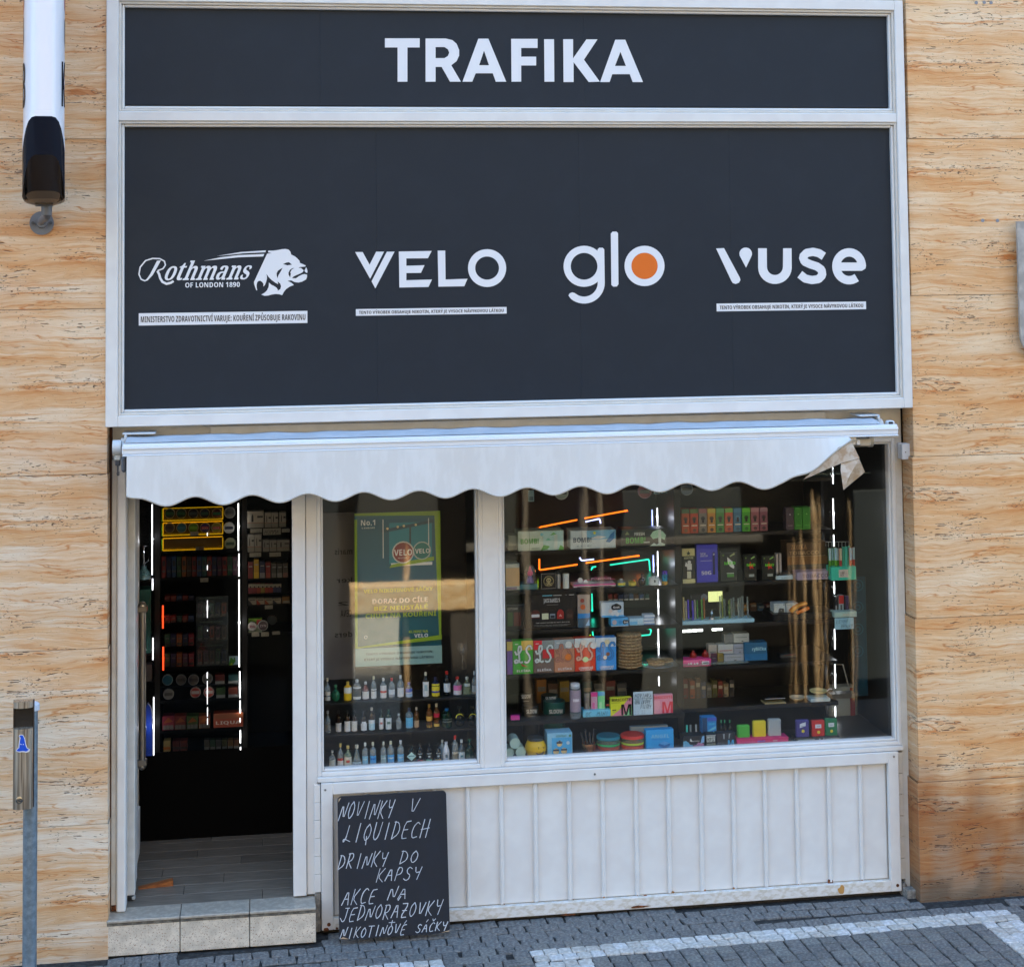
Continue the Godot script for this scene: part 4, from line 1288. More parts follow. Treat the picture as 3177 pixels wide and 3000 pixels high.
# ---------------------------------------------------------------- chalkboard
func chalkboard() -> void:
	var bl := V(1052, 2917, 0.205)
	var br := V(1396, 2900, 0.205)
	var tl := V(1053, 2471, 0.070)
	var lean := atan2(0.135, tl.y - bl.y)
	var w := br.x - bl.x
	var h := (tl.y - bl.y) / cos(lean)
	var t := thing("chalkboard", "black chalkboard with white handwriting leaning on the white panelled base", "chalkboard", "", Vector3(bl.x, bl.y, 0.205))
	t.rotation.x = -lean
	var r := 0.02
	var p := PackedVector2Array()
	for c in [[w - r, h - r, 0.0], [r, h - r, PI / 2], [r, r, PI], [w - r, r, PI * 1.5]]:
		for i in 5: p.append(Vector2(c[0] + cos(c[2] + i * PI / 8) * r, c[1] + sin(c[2] + i * PI / 8) * r))
	local(t, "board", shape_mesh([p], [], 0.010), worn("121824", "0f141e", 1.4, 0.7, 0.0, 121), Vector3(0, 0, -0.010))
	var wood := M("a98f74", 0.8)
	local(t, "worn_corner", shape_mesh([PackedVector2Array([Vector2(0.004, 0.006), Vector2(0.05, 0.002), Vector2(0.02, 0.014)])], [], 0.001), wood, Vector3(0, 0, 0.0002))
	local(t, "worn_corner", shape_mesh([PackedVector2Array([Vector2(w - 0.05, 0.002), Vector2(w - 0.002, 0.006), Vector2(w - 0.004, 0.012)])], [], 0.001), wood, Vector3(0, 0, 0.0002))
	local(t, "worn_corner", shape_mesh([PackedVector2Array([Vector2(0.003, h - 0.03), Vector2(0.012, h - 0.02), Vector2(0.02, h - 0.006), Vector2(0.006, h - 0.012)])], [], 0.001), wood, Vector3(0, 0, 0.0002))
	var chalk := M("bcbfc6", 0.9)
	for l in [["NOVINKY", 395, 815, 340, 478], ["V", 930, 1015, 338, 455], ["LIQUIDECH", 425, 1090, 510, 648], ["DRINKY", 378, 760, 745, 858], ["DO", 850, 1005, 735, 835], ["KAPSY", 668, 1020, 868, 968], ["AKCE", 408, 672, 1022, 1138], ["NA", 755, 912, 1012, 1110], ["JEDNORÁZOVKY", 390, 1172, 1150, 1262], ["+", 752, 806, 1270, 1304], ["NIKOTINOVÉ", 388, 892, 1312, 1392], ["SÁČKY", 962, 1207, 1304, 1372]]:
		var x0: float = (l[1] - 376.0) / 845.0 * w
		var x1: float = (l[2] - 376.0) / 845.0 * w
		var slope: float = 0.02 * (l[1] - 376.0) / 845.0
		var y1: float = h * (1.0 - (l[3] - 290.0 + slope * 845.0) / 1112.0)
		var y0: float = h * (1.0 - (l[4] - 290.0 + slope * 845.0) / 1112.0)
		local(t, "chalk_writing", script_mesh(l[0], x0, y0, x1 - x0, y1 - y0, 0.0042, 0.3), chalk)

# ---------------------------------------------------------------- ashtray on a post
func ashtray_post() -> void:
	var z := 0.45
	var x := V(92, 2600, z).x
	var t := thing("ashtray_post", "galvanised post with a stainless steel wall ashtray that carries a blue hood sticker", "ashtray", "", Vector3(x, 0.01, z))
	var galv := worn("8fa0ae", "748490", 3.0, 0.45, 0.0, 131)
	galv.metallic = 0.55
	var top := V(92, 2190, z).y
	part(t, "post", tube([Vector3(x, 0.0, z), Vector3(x, top, z)], 0.035, 20), galv, Vector3.ZERO)
	part(t, "post_cap", lathe([Vector2(0.039, 0), Vector2(0.039, 0.028), Vector2(0.030, 0.036), Vector2(0, 0.038)], 20), M("c9d3e2", 0.5), Vector3(x + 0.004, top - 0.02, z))
	# ashtray: an open window between a rounded body and its lid
	var steel := worn("ddd3c2", "94887a", 5.0, 0.3, 0.0, 133, 3, 0.35, 0.65, Vector3(3.0, 0.05, 3.0))
	steel.metallic = 0.75
	var zf := z + 0.035
	var ax := V(69, 2380, zf + 0.03).x
	var y0 := V(69, 2512, zf + 0.05).y
	var y1 := V(69, 2262, zf + 0.05).y
	var y2 := V(69, 2198, zf + 0.05).y
	var y3 := V(69, 2178, zf + 0.05).y
	var w := 0.047
	var body := func(half: float, deep: float) -> PackedVector2Array:     # plan: flat back, rounded front
		var p := PackedVector2Array([Vector2(-half, 0), Vector2(half, 0), Vector2(half, deep * 0.55)])
		for i in range(1, 12):
			var a := PI * i / 12.0
			p.append(Vector2(cos(a) * half, deep * 0.55 + sin(a) * deep * 0.45))
		p.append(Vector2(-half, deep * 0.55))
		return p
	var up := func(p: PackedVector2Array, ya: float, yb: float) -> Mesh:
		var s := begin()
		var tri := Geometry2D.triangulate_polygon(p)
		for i in range(0, tri.size(), 3):
			for yy in [ya, yb]:
				face(s, [Vector3(p[tri[i]].x, yy, p[tri[i]].y), Vector3(p[tri[i + 1]].x, yy, p[tri[i + 1]].y), Vector3(p[tri[i + 2]].x, yy, p[tri[i + 2]].y)], Vector3(0, 1 if yy == yb else -1, 0))
		for i in p.size():
			var a := p[i]
			var b := p[(i + 1) % p.size()]
			face(s, [Vector3(a.x, ya, a.y), Vector3(b.x, ya, b.y), Vector3(b.x, yb, b.y), Vector3(a.x, yb, a.y)], Vector3(a.x + b.x, 0, a.y + b.y - 0.05))
		return s.commit()
	var at := Vector3(ax, 0, zf)
	part(t, "ashtray_body", up.call(body.call(w, 0.055), y0, y1), steel, at)
	part(t, "ashtray_lid", up.call(body.call(w, 0.055), y2, y3), steel, at)
	bx(t, "ashtray_back", M("2b2523", 0.5), at + Vector3(-w, y0 - 0.004, -0.004), at + Vector3(w + 0.004, y3, 0.0), 0.001)
	bx(t, "inner_back", M("26221f", 0.5, 0.3), at + Vector3(-w + 0.003, y1, 0.0002), at + Vector3(w - 0.003, y2, 0.012), 0.0)
	for s in [-1, 1]:
		bx(t, "side_strap", M("3c332e", 0.4, 0.4), at + Vector3(s * w - 0.002, y0, 0.001), at + Vector3(s * w + 0.002, y3, 0.016), 0.0)
	part(t, "lock_ring", lathe([Vector2(0.0175, 0), Vector2(0.0175, 0.004), Vector2(0.011, 0.006), Vector2(0.011, 0.002), Vector2(0.006, 0.002), Vector2(0.006, 0.007), Vector2(0, 0.007)], 18), M("9a9a9a", 0.25, 0.9), Vector3(ax - 0.012, V(63, 2482, zf + 0.055).y, zf + 0.0545)).rotation.x = PI / 2
	# sticker: a pointed hood with two eye holes
	var zs := zf + 0.0565
	crop(0, 2100, 3.125)
	var rim := [145, 718, 175, 685, 180, 620, 188, 590, 176, 580, 180, 566, 205, 560, 222, 566, 238, 600, 250, 660, 262, 690, 288, 702, 280, 722, 250, 735, 215, 728, 180, 733]
	var hood := [152, 716, 182, 686, 188, 620, 195, 588, 182, 578, 186, 571, 205, 566, 217, 570, 231, 602, 243, 662, 256, 694, 278, 704, 250, 724, 215, 718, 180, 724]
	var stk := px_part(t, "sticker", M("dfe3ee", 0.4), zs, 0.0006, [rim])
	px_part(stk, "sticker_hood", M("1450c8", 0.4), zs + 0.0008, 0.0006, [hood])
	px_part(stk, "sticker_eye", M("dfe3ee", 0.4), zs + 0.0016, 0.0005, [[190, 646, 206, 654, 196, 659]])
	px_part(stk, "sticker_eye", M("dfe3ee", 0.4), zs + 0.0016, 0.0005, [[214, 656, 228, 648, 222, 659]])

# ---------------------------------------------------------------- projecting sign at the upper left
func banner_sign() -> void:
	var t := thing("projecting_sign", "glossy white projecting sign with a dark tapered foot, seen edge on", "sign", "", Vector3(-0.13, 4.0, 0.5))
	var g := M("e6e8f0", 0.12)
	g.clearcoat_enabled = true
	g.clearcoat = 0.6
	var dark := M("1b1e2a", 0.12)
	var under := M("2a211c", 0.35)
	var xc := V(137, 300, 0.5).x
	t.position.x = xc
	var zb := 0.30                       # back edge, near the wall
	var zf := 0.92                       # front edge
	var sec := func(half: float, front: float, f0: float, back := 0.13) -> Array:     # plan of the body: narrow front face, rounded bevels, flat sides
		var side := [Vector2(half, zb)]
		for i in 7:
			var u := i / 6.0
			var a := Vector2(half, front - back)
			var b := Vector2(f0, front)
			var m := Vector2(half * 0.93 + f0 * 0.07, front - back * 0.30)
			side.append(a.lerp(m, u).lerp(m.lerp(b, u), u))
		var all := side.duplicate()
		for i in range(side.size() - 1, -1, -1): all.append(Vector2(-side[i].x, side[i].y))
		return all
	var rise := func(p: Array, front: float, low: float, high: float, back := 0.13) -> Array:   # heights that climb towards the front
		var l := []
		for q in p: l.append(lerpf(low, high, smoothstep(0.0, 1.0, clampf((q.y - front + back) / back, 0, 1))))
		return l
	var join := func(a: Array, ya: Array, b: Array, yb: Array) -> Mesh:
		var s := begin()
		for i in a.size():
			var j := (i + 1) % a.size()
			var out := Vector3(a[i].x + a[j].x, 0, a[i].y + a[j].y - 1.0)
			face(s, [Vector3(a[i].x, ya[i], a[i].y), Vector3(a[j].x, ya[j], a[j].y), Vector3(b[j].x, yb[j], b[j].y)], out)
			face(s, [Vector3(a[i].x, ya[i], a[i].y), Vector3(b[j].x, yb[j], b[j].y), Vector3(b[i].x, yb[i], b[i].y)], out)
		return smooth(s.commit())
	var y_edge := V(130, 345, zf).y
	var y_dark := V(130, 360, zf).y
	var y_und := V(130, 478, zf - 0.02).y
	var bodyp: Array = sec.call(0.098, zf, 0.036)
	var foot: Array = sec.call(0.101, zf + 0.002, 0.038)
	var low: Array = sec.call(0.102, zf - 0.06, 0.036)
	var flat := func(y: float) -> Array:
		var l := []
		for q in bodyp: l.append(y)
		return l
	part(t, "sign_body", join.call(bodyp, rise.call(bodyp, zf, y_edge - 0.13, y_edge), bodyp, flat.call(6.4)), g, Vector3(xc, 0, 0))
	part(t, "sign_foot_rim", join.call(foot, rise.call(foot, zf, y_dark - 0.17, y_dark), foot, rise.call(foot, zf, y_edge - 0.128, y_edge + 0.004)), g, Vector3(xc, 0, 0))
	var ylow: Array = rise.call(low, zf - 0.06, y_und - 0.20, y_und)
	part(t, "sign_foot", join.call(low, ylow, foot, rise.call(foot, zf, y_dark - 0.17, y_dark)), dark, Vector3(xc, 0, 0))
	var y_tip := V(130, 632, zb + 0.2).y
	var prev := low
	var yprev := ylow
	for e in [[0.095, 0.40, 0.30], [0.080, 0.33, 0.62], [0.060, 0.28, 0.86], [0.045, 0.24, 1.0]]:
		var ring: Array = sec.call(e[0], zb + e[1], e[0] * 0.4, 0.08)
		var yr := []
		for i in ring.size(): yr.append(lerpf(ylow[0] + (ylow[i] - ylow[0]) * (1.0 - e[2]) * 0.4, y_tip, e[2]))
		part(t, "sign_underside", join.call(ring, yr, prev, yprev), under, Vector3(xc, 0, 0))
		prev = ring
		yprev = yr
	bx(t, "foot_plate", under, Vector3(xc - 0.045, y_tip - 0.006, zb), Vector3(xc + 0.045, y_tip + 0.002, zb + 0.24), 0.002)
	# print on the rounded bevels: red and dark bands, B on the left and K on the right
	var skin := func(u: float, sd: float, off: float) -> Vector3:
		var a := Vector2(0.098, zf - 0.13)
		var b := Vector2(0.036, zf)
		var m := Vector2(0.098 * 0.93 + 0.036 * 0.07, zf - 0.13 * 0.30)
		var p := a.lerp(m, u).lerp(m.lerp(b, u), u)
		var d := (m - a).lerp(b - m, u).normalized()
		return Vector3(sd * (p.x + d.y * off), 0, p.y - d.x * off)
	for sd in [-1.0, 1.0]:
		for band in [["red_band", "c8241f", V(130, 42, zf).y, 6.3, 0.20], ["dark_band", "23242c", V(130, 150, zf).y, V(130, 46, zf).y, 0.17]]:
			var st := begin()
			for q in 4:
				var pa: Vector3 = skin.call(band[4] * q / 4.0, sd, 0.0016)
				var pb: Vector3 = skin.call(band[4] * (q + 1) / 4.0, sd, 0.0016)
				face(st, [pa + Vector3(0, band[2] + 0.012 * q, 0), pb + Vector3(0, band[2] + 0.012 * (q + 1), 0), pb + Vector3(0, band[3], 0), pa + Vector3(0, band[3], 0)], Vector3(sd, 0, 0.5))
			part(t, band[0], st.commit(), M(band[1], 0.2), Vector3(xc, 0, 0))
		var arr := txt("K" if sd > 0 else "B", 1.0, 0.22, sans_bold, 0.0, false, 0.001).surface_get_arrays(0)
		var vs: PackedVector3Array = arr[Mesh.ARRAY_VERTEX]
		var ns := PackedVector3Array()
		for q in vs.size():
			var v: Vector3 = vs[q]
			var u := lerpf(0.46, 0.04, v.x) if sd > 0 else lerpf(0.0, 0.40, v.x)
			vs[q] = skin.call(u, sd, 0.0012 + v.z) + Vector3(0, v.y, 0)
			ns.append(Vector3(sd * 0.9, 0, 0.43).normalized())
		arr[Mesh.ARRAY_VERTEX] = vs
		arr[Mesh.ARRAY_NORMAL] = ns
		var km := ArrayMesh.new()
		km.add_surface_from_arrays(Mesh.PRIMITIVE_TRIANGLES, arr)
		part(t, "lettering", km, M("23242c", 0.2), Vector3(xc, V(130, 325 if sd > 0 else 330, zf).y, 0))
	# pipe bracket and its round flange
	var iron := M("6d7076", 0.5)
	var fl := V(152, 692, 0.16)
	var top := Vector3(xc + 0.012, y_tip, zb + 0.12)
	var el := Vector3(xc + 0.012, fl.y + 0.06, zb + 0.12)
	part(t, "bracket_collar", tube([top + Vector3(0, 0.005, 0), top - Vector3(0, 0.055, 0)], 0.027, 16), iron, Vector3.ZERO)
	part(t, "bracket_pipe", tube([top - Vector3(0, 0.05, 0), el, el + Vector3(0.004, -0.03, -0.02), Vector3(fl.x, fl.y + 0.01, 0.24), Vector3(fl.x, fl.y, 0.165)], 0.021, 14), iron, Vector3.ZERO)
	part(t, "bracket_collar", tube([Vector3(fl.x, fl.y + 0.004, 0.225), Vector3(fl.x, fl.y, 0.165)], 0.028, 16), iron, Vector3.ZERO)
	part(t, "flange", tube([fl - Vector3(0, 0, 0.008), fl + Vector3(0, 0, 0.006)], 0.062, 28), iron, Vector3.ZERO)
	for s in [[-0.045, 0.0], [0.046, 0.0]]:
		part(t, "flange_bolt", tube([fl + Vector3(s[0], s[1], 0.0), fl + Vector3(s[0], s[1], 0.014)], 0.009, 6), M("45484d", 0.5), Vector3.ZERO)

	t.rotation.y = 0.115                 # hung a little askew, towards the square

func wall_bits() -> void:
	# grey rounded plate at the right edge of the view
	var t := thing("wall_sign", "grey metal sign plate with rounded corners on the right stone wall", "sign", "", Vector3(5.2, 3.3, 0.22))
	crop(3077, 600, 3.127)
	var a := W(222, 270, 0.25)
	var c := W(245, 1290, 0.25)
	var p := PackedVector2Array()
	var r := 0.16
	var x0 := (a.x + c.x) / 2 + 0.034
	var y1 := a.y
	var y0 := W(300, 1530, 0.25).y - 0.06
	p.append(Vector2(x0, y1))
	for i in 9: p.append(Vector2(x0 + r - cos(i * PI / 16) * r, y0 + r - sin(i * PI / 16) * r))
	p.append(Vector2(x0 + 0.62, y0))
	p.append(Vector2(x0 + 0.62, y1))
	part(t, "plate", shape_mesh([p], [], 0.02), worn("b3aea8", "9a958f", 1.2, 0.6, 0.0, 141), Vector3(0, 0, 0.20))
	bx(t, "mounting", M("77736d", 0.6), Vector3(x0 + 0.2, y0 + 0.2, 0.15), Vector3(x0 + 0.4, y1 - 0.1, 0.20), 0.0)
	# white junction plate beside the awning
	crop(2380, 1270, 3.974)
	var j0 := W(1703, 620, 0.09)
	var j1 := W(1832, 420, 0.09)
	var jb := thing("junction_box", "small white junction plate in the reveal beside the awning end", "box", "", Vector3(j0.x, j0.y, 0.08))
	bx(jb, "cover", M("d9dde4", 0.4), Vector3(4.405, j0.y, 0.02), Vector3(j1.x - 0.002, j1.y, 0.09), 0.003)
	for s in [[1712, 528], [1800, 502]]:
		var q := W(s[0], s[1], 0.09)
		part(jb, "cover_screw", shape_mesh([disc(Vector2.ZERO, 0.0035, 8)], [], 0.001), M("5a4a3c", 0.6), Vector3(q.x, q.y, 0.0902))
	# small fixings in the stone
	for q in [[0, 0, 1, 3030, 8, "upper right, first of three"], [0, 0, 1, 3055, 7, "upper right, middle of three"], [0, 0, 1, 3076, 8, "upper right, last of three"], [0, 0, 1, 3050, 684, "right wall, left of the grey sign plate"], [0, 0, 1, 3096, 684, "right wall, close to the grey sign plate"]]:
		var v := V(q[3], q[4], 0.151)
		solo("wall_plug", "grey filled drill hole in the stone, " + q[5], "wall plug", "plugs in the stone wall", shape_mesh([disc(Vector2.ZERO, 0.010, 10)], [], 0.0025), M("8a8e96", 0.8), v)
	var rb := begin()
	var r2 := sett_mesh(77, 0.075, 0.06, 0.065)
	rb.append_from(r2, 0, Transform3D(Basis(), Vector3.ZERO))
	solo("loose_stone", "grey stone chock at the foot of the right door jamb", "stone", "", rb.commit(), worn("9a9791", "77746e", 6.0, 0.85, 0.3, 151), Vector3(4.41, 0.0, 0.05))

# ---------------------------------------------------------------- goods
const ORD := ["first", "second", "third", "fourth", "fifth", "sixth", "seventh", "eighth", "ninth", "tenth", "eleventh", "twelfth", "thirteenth", "fourteenth", "fifteenth", "sixteenth", "seventeenth", "eighteenth"]

func bottle(label: String, group: String, px: float, top: float, width: float, base: float, z: float, kind: String, glass: Material, cap: Variant, labels := [], seg := 16) -> Node3D:
	var c := W(px, top, z)
	var r := (W(px + width / 2, top, z).x - W(px - width / 2, top, z).x) / 2
	var h := c.y - base
	var t := thing("bottle", label, "bottle", group, Vector3(c.x, base, z))
	var prof: Array
	match kind:
		"std": prof = [[0, 0], [.92, 0], [1, .02], [1, .52], [.93, .60], [.62, .68], [.36, .74], [.30, .80], [.30, .90], [.0, .90]]
		"tall": prof = [[0, 0], [.92, 0], [1, .02], [1, .62], [.85, .70], [.45, .78], [.34, .82], [.32, .92], [.0, .92]]
		"cone": prof = [[0, 0], [.95, 0], [1, .03], [1, .28], [.80, .36], [.50, .60], [.30, .78], [.27, .90], [.0, .90]]
		"round": prof = [[0, 0], [.55, 0], [.85, .08], [1, .28], [.98, .42], [.80, .56], [.42, .64], [.27, .70], [.25, .90], [.0, .90]]
		"flask": prof = [[0, 0], [.95, 0], [1, .03], [1, .66], [.90, .74], [.45, .80], [.34, .84], [.34, .90], [.0, .90]]
		"vase": prof = [[0, 0], [.80, 0], [.86, .03], [1, .35], [.95, .55], [.60, .74], [.42, .86], [.48, .97], [.0, .97]]
		"jar": prof = [[0, 0], [.96, 0], [1, .02], [1, .90], [.84, .93], [0, .93]]
		_: prof = [[0, 0], [1, 0], [1, 1], [0, 1]]
	var pp := []
	for e in prof: pp.append(Vector2(e[0] * r, e[1] * h))
	part(t, "glass_body", lathe(pp, seg), glass, t.position)
	if cap:
		var cr: float = r * ({"vase": 0.5, "jar": 0.82}.get(kind, 0.36))
		part(t, "cap", lathe([Vector2(cr, 0.86 * h), Vector2(cr * 1.05, 0.87 * h), Vector2(cr * 1.05, 0.99 * h), Vector2(cr * 0.9, h), Vector2(0, h)], 12), M(cap, 0.4), t.position)
	for l in labels:
		part(t, "label", lathe([Vector2(r * 1.012 + 0.0004, l[0] * h), Vector2(r * 1.012 + 0.0004, l[1] * h)], 8, -l[3], l[3]) if l.size() > 3 else lathe([Vector2(r * 1.012 + 0.0004, l[0] * h), Vector2(r * 1.012 + 0.0004, l[1] * h)], 8, -1.15, 1.15), M(l[2], 0.55), t.position)
	return t

func tin(label: String, group: String, px: float, py: float, rp: float, z: float, rim: Variant, face_c: Variant, band: Variant = null, text := "", tc: Variant = "e8e8e8") -> Node3D:
	# a flat round can standing on edge, its lid to the street
	var c := W(px, py, z)
	var r := (W(px + rp, py, z).x - W(px - rp, py, z).x) / 2
	var t := thing("round_tin", label, "tin", group, Vector3(c.x, c.y - r, z - 0.022))
	var m := part(t, "can", lathe([Vector2(0, 0), Vector2(r * 0.94, 0), Vector2(r, 0.003), Vector2(r, 0.018), Vector2(r * 0.95, 0.021), Vector2(r * 0.88, 0.0195), Vector2(0, 0.0195)], 24), M(rim, 0.4), Vector3(c.x, c.y, z - 0.022))
	m.rotation.x = PI / 2
	part(t, "lid_print", shape_mesh([disc(Vector2.ZERO, r * 0.87, 24)], [], 0.0008), M(face_c, 0.4), Vector3(c.x, c.y, z - 0.0023))
	if band: bx(t, "lid_band", M(band, 0.4), Vector3(c.x - r * 0.72, c.y - r * 0.25, z - 0.0013), Vector3(c.x + r * 0.72, c.y + r * 0.28, z - 0.0006), 0.0)
	if text: part(t, "lettering", txt(text, r * 1.2, r * 0.42, sans_bold), M(tc, 0.5), Vector3(c.x - r * 0.6, c.y - r * 0.22, z - 0.0004))
	return t

func led(label: String, segs: Array, z: float, w: float, c: Variant, e: float, le: float, horizontal := false) -> Node3D:
	# a light strip in pieces; every piece is a glowing bar with a lamp of its own before it
	var t := thing("led_strip", label, "light strip", "", W(segs[0][0], segs[0][1], z))
	for s in segs:
		var a := W(s[0], s[1], z)
		var b := W(s[2], s[3], z)
		var lo := a.min(b)
		var hi := a.max(b)
		if horizontal:
			lo.y = (a.y + b.y) / 2 - w / 2
			hi.y = lo.y + w
		else:
			lo.x = (a.x + b.x) / 2 - w / 2
			hi.x = lo.x + w
		bx(t, "light_bar", glow(c, e * 0.4), Vector3(lo.x, lo.y, z - 0.008), Vector3(hi.x, hi.y, z), 0.002)
		var l := OmniLight3D.new()
		l.name = "led_light"
		l.light_color = col(c)
		l.light_energy = le * 0.12 * maxf(hi.y - lo.y, hi.x - lo.x)
		l.light_size = 0.01
		l.omni_range = 4.0
		l.omni_attenuation = 2.0
		l.shadow_enabled = true
		t.add_child(l, true)
		l.position = (lo + hi) / 2 + Vector3(0, 0, 0.012) - t.position
	return t

func neon(label: String, runs: Array, c: Variant, e: float, r: float, le: float) -> Node3D:
	# bent glass tubes; runs: lists of [x, y, z]
	var first: Array = runs[0][0]
	var t := thing("neon_tube", label, "neon light", "", W(first[0], first[1], first[2]))
	for run in runs:
		var pts := []
		for k in run.size():
			var p := W(run[k][0], run[k][1], run[k][2])
			if k > 0 and k < run.size() - 1:
				var a := W(run[k - 1][0], run[k - 1][1], run[k - 1][2])
				var b := W(run[k + 1][0], run[k + 1][1], run[k + 1][2])
				pts.append(p.move_toward(a, 0.012))
				pts.append(p.lerp(p.move_toward(a, 0.012), 0.35).lerp(p.move_toward(b, 0.012), 0.2))
				pts.append(p.move_toward(b, 0.012))
			else: pts.append(p)
		part(t, "light_tube", tube(pts, r, 8), glow(c, e * 0.42), Vector3.ZERO)
		var l := OmniLight3D.new()
		l.name = "neon_light"
		l.light_color = col(c)
		l.light_energy = le * 0.15
		l.light_size = 0.01
		l.omni_range = 3.0
		l.omni_attenuation = 2.0
		l.shadow_enabled = true
		t.add_child(l, true)
		l.position = pts[pts.size() / 2] + Vector3(0, 0, 0.02) - t.position
	return t

# ---------------------------------------------------------------- left display window
func left_window() -> void:
	var black := M("101011", 0.5)
	var cab := thing("display_cabinet", "black display cabinet with three bottle shelves behind the left window", "cabinet", "", Vector3(1.56, 0.84, -0.3))
	bx(cab, "back_panel", M("151416", 0.5), Vector3(1.12, 0.80, -0.62), Vector3(2.01, 2.54, -0.60), 0.0)
	bx(cab, "side_panel", black, Vector3(1.112, 0.80, -0.60), Vector3(1.128, 2.54, -0.10), 0.0)
	bx(cab, "side_panel", black, Vector3(1.998, 0.80, -0.60), Vector3(2.014, 2.54, -0.10), 0.0)
	bx(cab, "base_shelf", M("2c2622", 0.5), Vector3(1.13, 0.80, -0.50), Vector3(1.996, 0.838, -0.09), 0.001)
	bx(cab, "shelf", M("1c1917", 0.5), Vector3(1.13, 1.006, -0.36), Vector3(1.996, 1.018, -0.14), 0.001)
	bx(cab, "shelf", M("1c1917", 0.5), Vector3(1.13, 1.176, -0.36), Vector3(1.996, 1.188, -0.14), 0.001)
	# grey side board with lettering, seen from behind
	crop(980, 1500, 3.548)
	var zb := -0.42
	var g0 := W(70, 330, zb)
	var g1 := W(430, 1774, zb)
	var gb := thing("lettered_board", "grey board with black mirror-written lettering at the left of the poster", "board", "", Vector3(g0.x, 1.24, zb))
	bx(gb, "board", M("6f6c6c", 0.6), Vector3(g0.x, 1.25, zb - 0.012), Vector3(g1.x, g0.y, zb), 0.001)
	for l in [[205, 710, 400, 785, "maris"], [225, 1030, 400, 1095, "ker"], [270, 1390, 390, 1470, "CENA"], [205, 1625, 400, 1695, "ders"], [240, 1300, 360, 1345, "2"]]:
		var a := W(l[0], l[3], zb)
		var b := W(l[2], l[1], zb)
		part(gb, "mirrored_lettering", txt(l[4], b.x - a.x, b.y - a.y, sans_bold, 0.0, true), M("161616", 0.5), Vector3(a.x, a.y, zb + 0.001))
	# poster
	var zp := -0.31
	var p0 := W(432, 2008, zp)
	var p1 := W(1368, 300, zp)
	var o := Vector3(p0.x, V(1235, 2060, zp).y, zp)
	var w := p1.x - p0.x
	var h := p1.y - o.y
	var po := thing("poster", "teal and lime tobacco pouch poster behind the bottles in the left window", "poster", "", o)
	bx(po, "sheet", M("1a6470", 0.45), o - Vector3(0, 0, 0.004), o + Vector3(w, h, 0), 0.0)
	var lime := Color.html("93b52a")
	deco(po, o, w, h, [
		["p", lime, 0, .985, 0, 1, 1, 1, 1, .17, .975, .17, .93, .97],
		["p", lime, 0, 0.12, 0.03, 0.12, 0.03, .96, 0, .96],
		["b", .05, .50, .93, .955, "0d5d74"],
		["b", .05, .88, .28, .965, "0c5a72"], ["t", .075, .918, .24, .955, "e4ecec", "No.1"], ["t", .08, .897, .235, .910, "cfdede", "V EVROPĚ"],
		["b", .40, .66, .90, .93, "12889a"], ["b", .42, .645, .90, .665, "f0f2f0"],
		["p", "0a4a5c", .30, .885, .32, .865, .92, .925, .92, .945], ["b", .635, .70, .655, .90, "2d4a50"], ["b", .325, .70, .335, .955, "dfe6e4"], ["b", .855, .70, .865, .955, "dfe6e4"],
		["p", lime, .40, .635, .92, .675, .92, .70, .60, .675, .42, .655],
		["c", .78, .742, .105, "b6c8c4"], ["c", .78, .742, .092, "1e7d78"], ["t", .70, .725, .87, .755, "e8eeec", "VELO"],
		["c", .56, .735, .128, "d4d8d4"], ["c", .56, .735, .113, "8a2f2c"], ["t", .455, .715, .665, .755, "f0f0ee", "VELO"], ["t", .50, .695, .60, .703, "e6d8d4", "NICOTINE"],
		["c", .38, .895, .014, "e4d49a"], ["c", .50, .905, .014, "e4d49a"], ["c", .57, .91, .014, "e4d49a"], ["c", .71, .915, .014, "e4d49a"],
		["t", .10, .478, .90, .508, "b8d23a", "VELO NIKOTINOVÉ SÁČKY"],
		["t", .20, .405, .84, .445, "eef2f0", "DORAZ DO CÍLE"], ["t", .22, .360, .84, .395, "b8d23a", "BEZ NEUSTÁLÉ"], ["t", .12, .312, .94, .350, "b8d23a", "CHUTI NA KOUŘENÍ"],
		["p", lime, .0, .118, 1, .155, 1, .185, .0, .125], ["t", .62, .205, .84, .222, "b8d23a", "KLIKNI NA"], ["t", .68, .175, .84, .198, "e6eeec", "VELO"], ["c", .12, .19, .02, "d9e0dc"], ["c", .12, .19, .014, "0e6d7e"],
		["b", 0, 0, 1, .117, "8fb9b4"], ["t", .12, .068, .90, .090, "1d2b30", "TENTO VÝROBEK OBSAHUJE NIKOTIN,"], ["t", .10, .032, .90, .056, "1d2b30", "KTERÝ JE VYSOCE NÁVYKOVOU LÁTKOU"]])
	lift = 1.35
	# three rows of small bottles
	crop(980, 1950, 3.548)
	var cg := clear("cfdad8", 0.30)
	var amber := clear("7a4a1c", 0.62)
	var brown := M("2a160c", 0.15)
	var dgreen := M("0e2a1c", 0.12)
	var navy := M("10163c", 0.15)
	var pale := clear("b8c8a0", 0.4)
	var gn := "miniature bottles in the left window"
	var y1 := 1.188
	var z1 := -0.20
	bottle("clear little bottle with two cream labels at the left end of the top bottle row", gn, 124, 545, 66, y1, z1, "std", cg, "c0b090", [[.04, .20, "b9b2a4"], [.26, .42, "c9c0b0"]])
	bottle("green round-bellied bottle, second on the top bottle row", gn, 215, 620, 96, y1, z1, "round", M("1f5b3c", 0.15), "2c6b4a", [])
	bottle("flat bottle of yellow liqueur with a white and yellow label and golden cap", gn, 348, 585, 88, y1, z1, "flask", M("c79a1e", 0.15), "b89a3a", [[.04, .40, "e8c21e"], [.40, .72, "dfe4de"]])
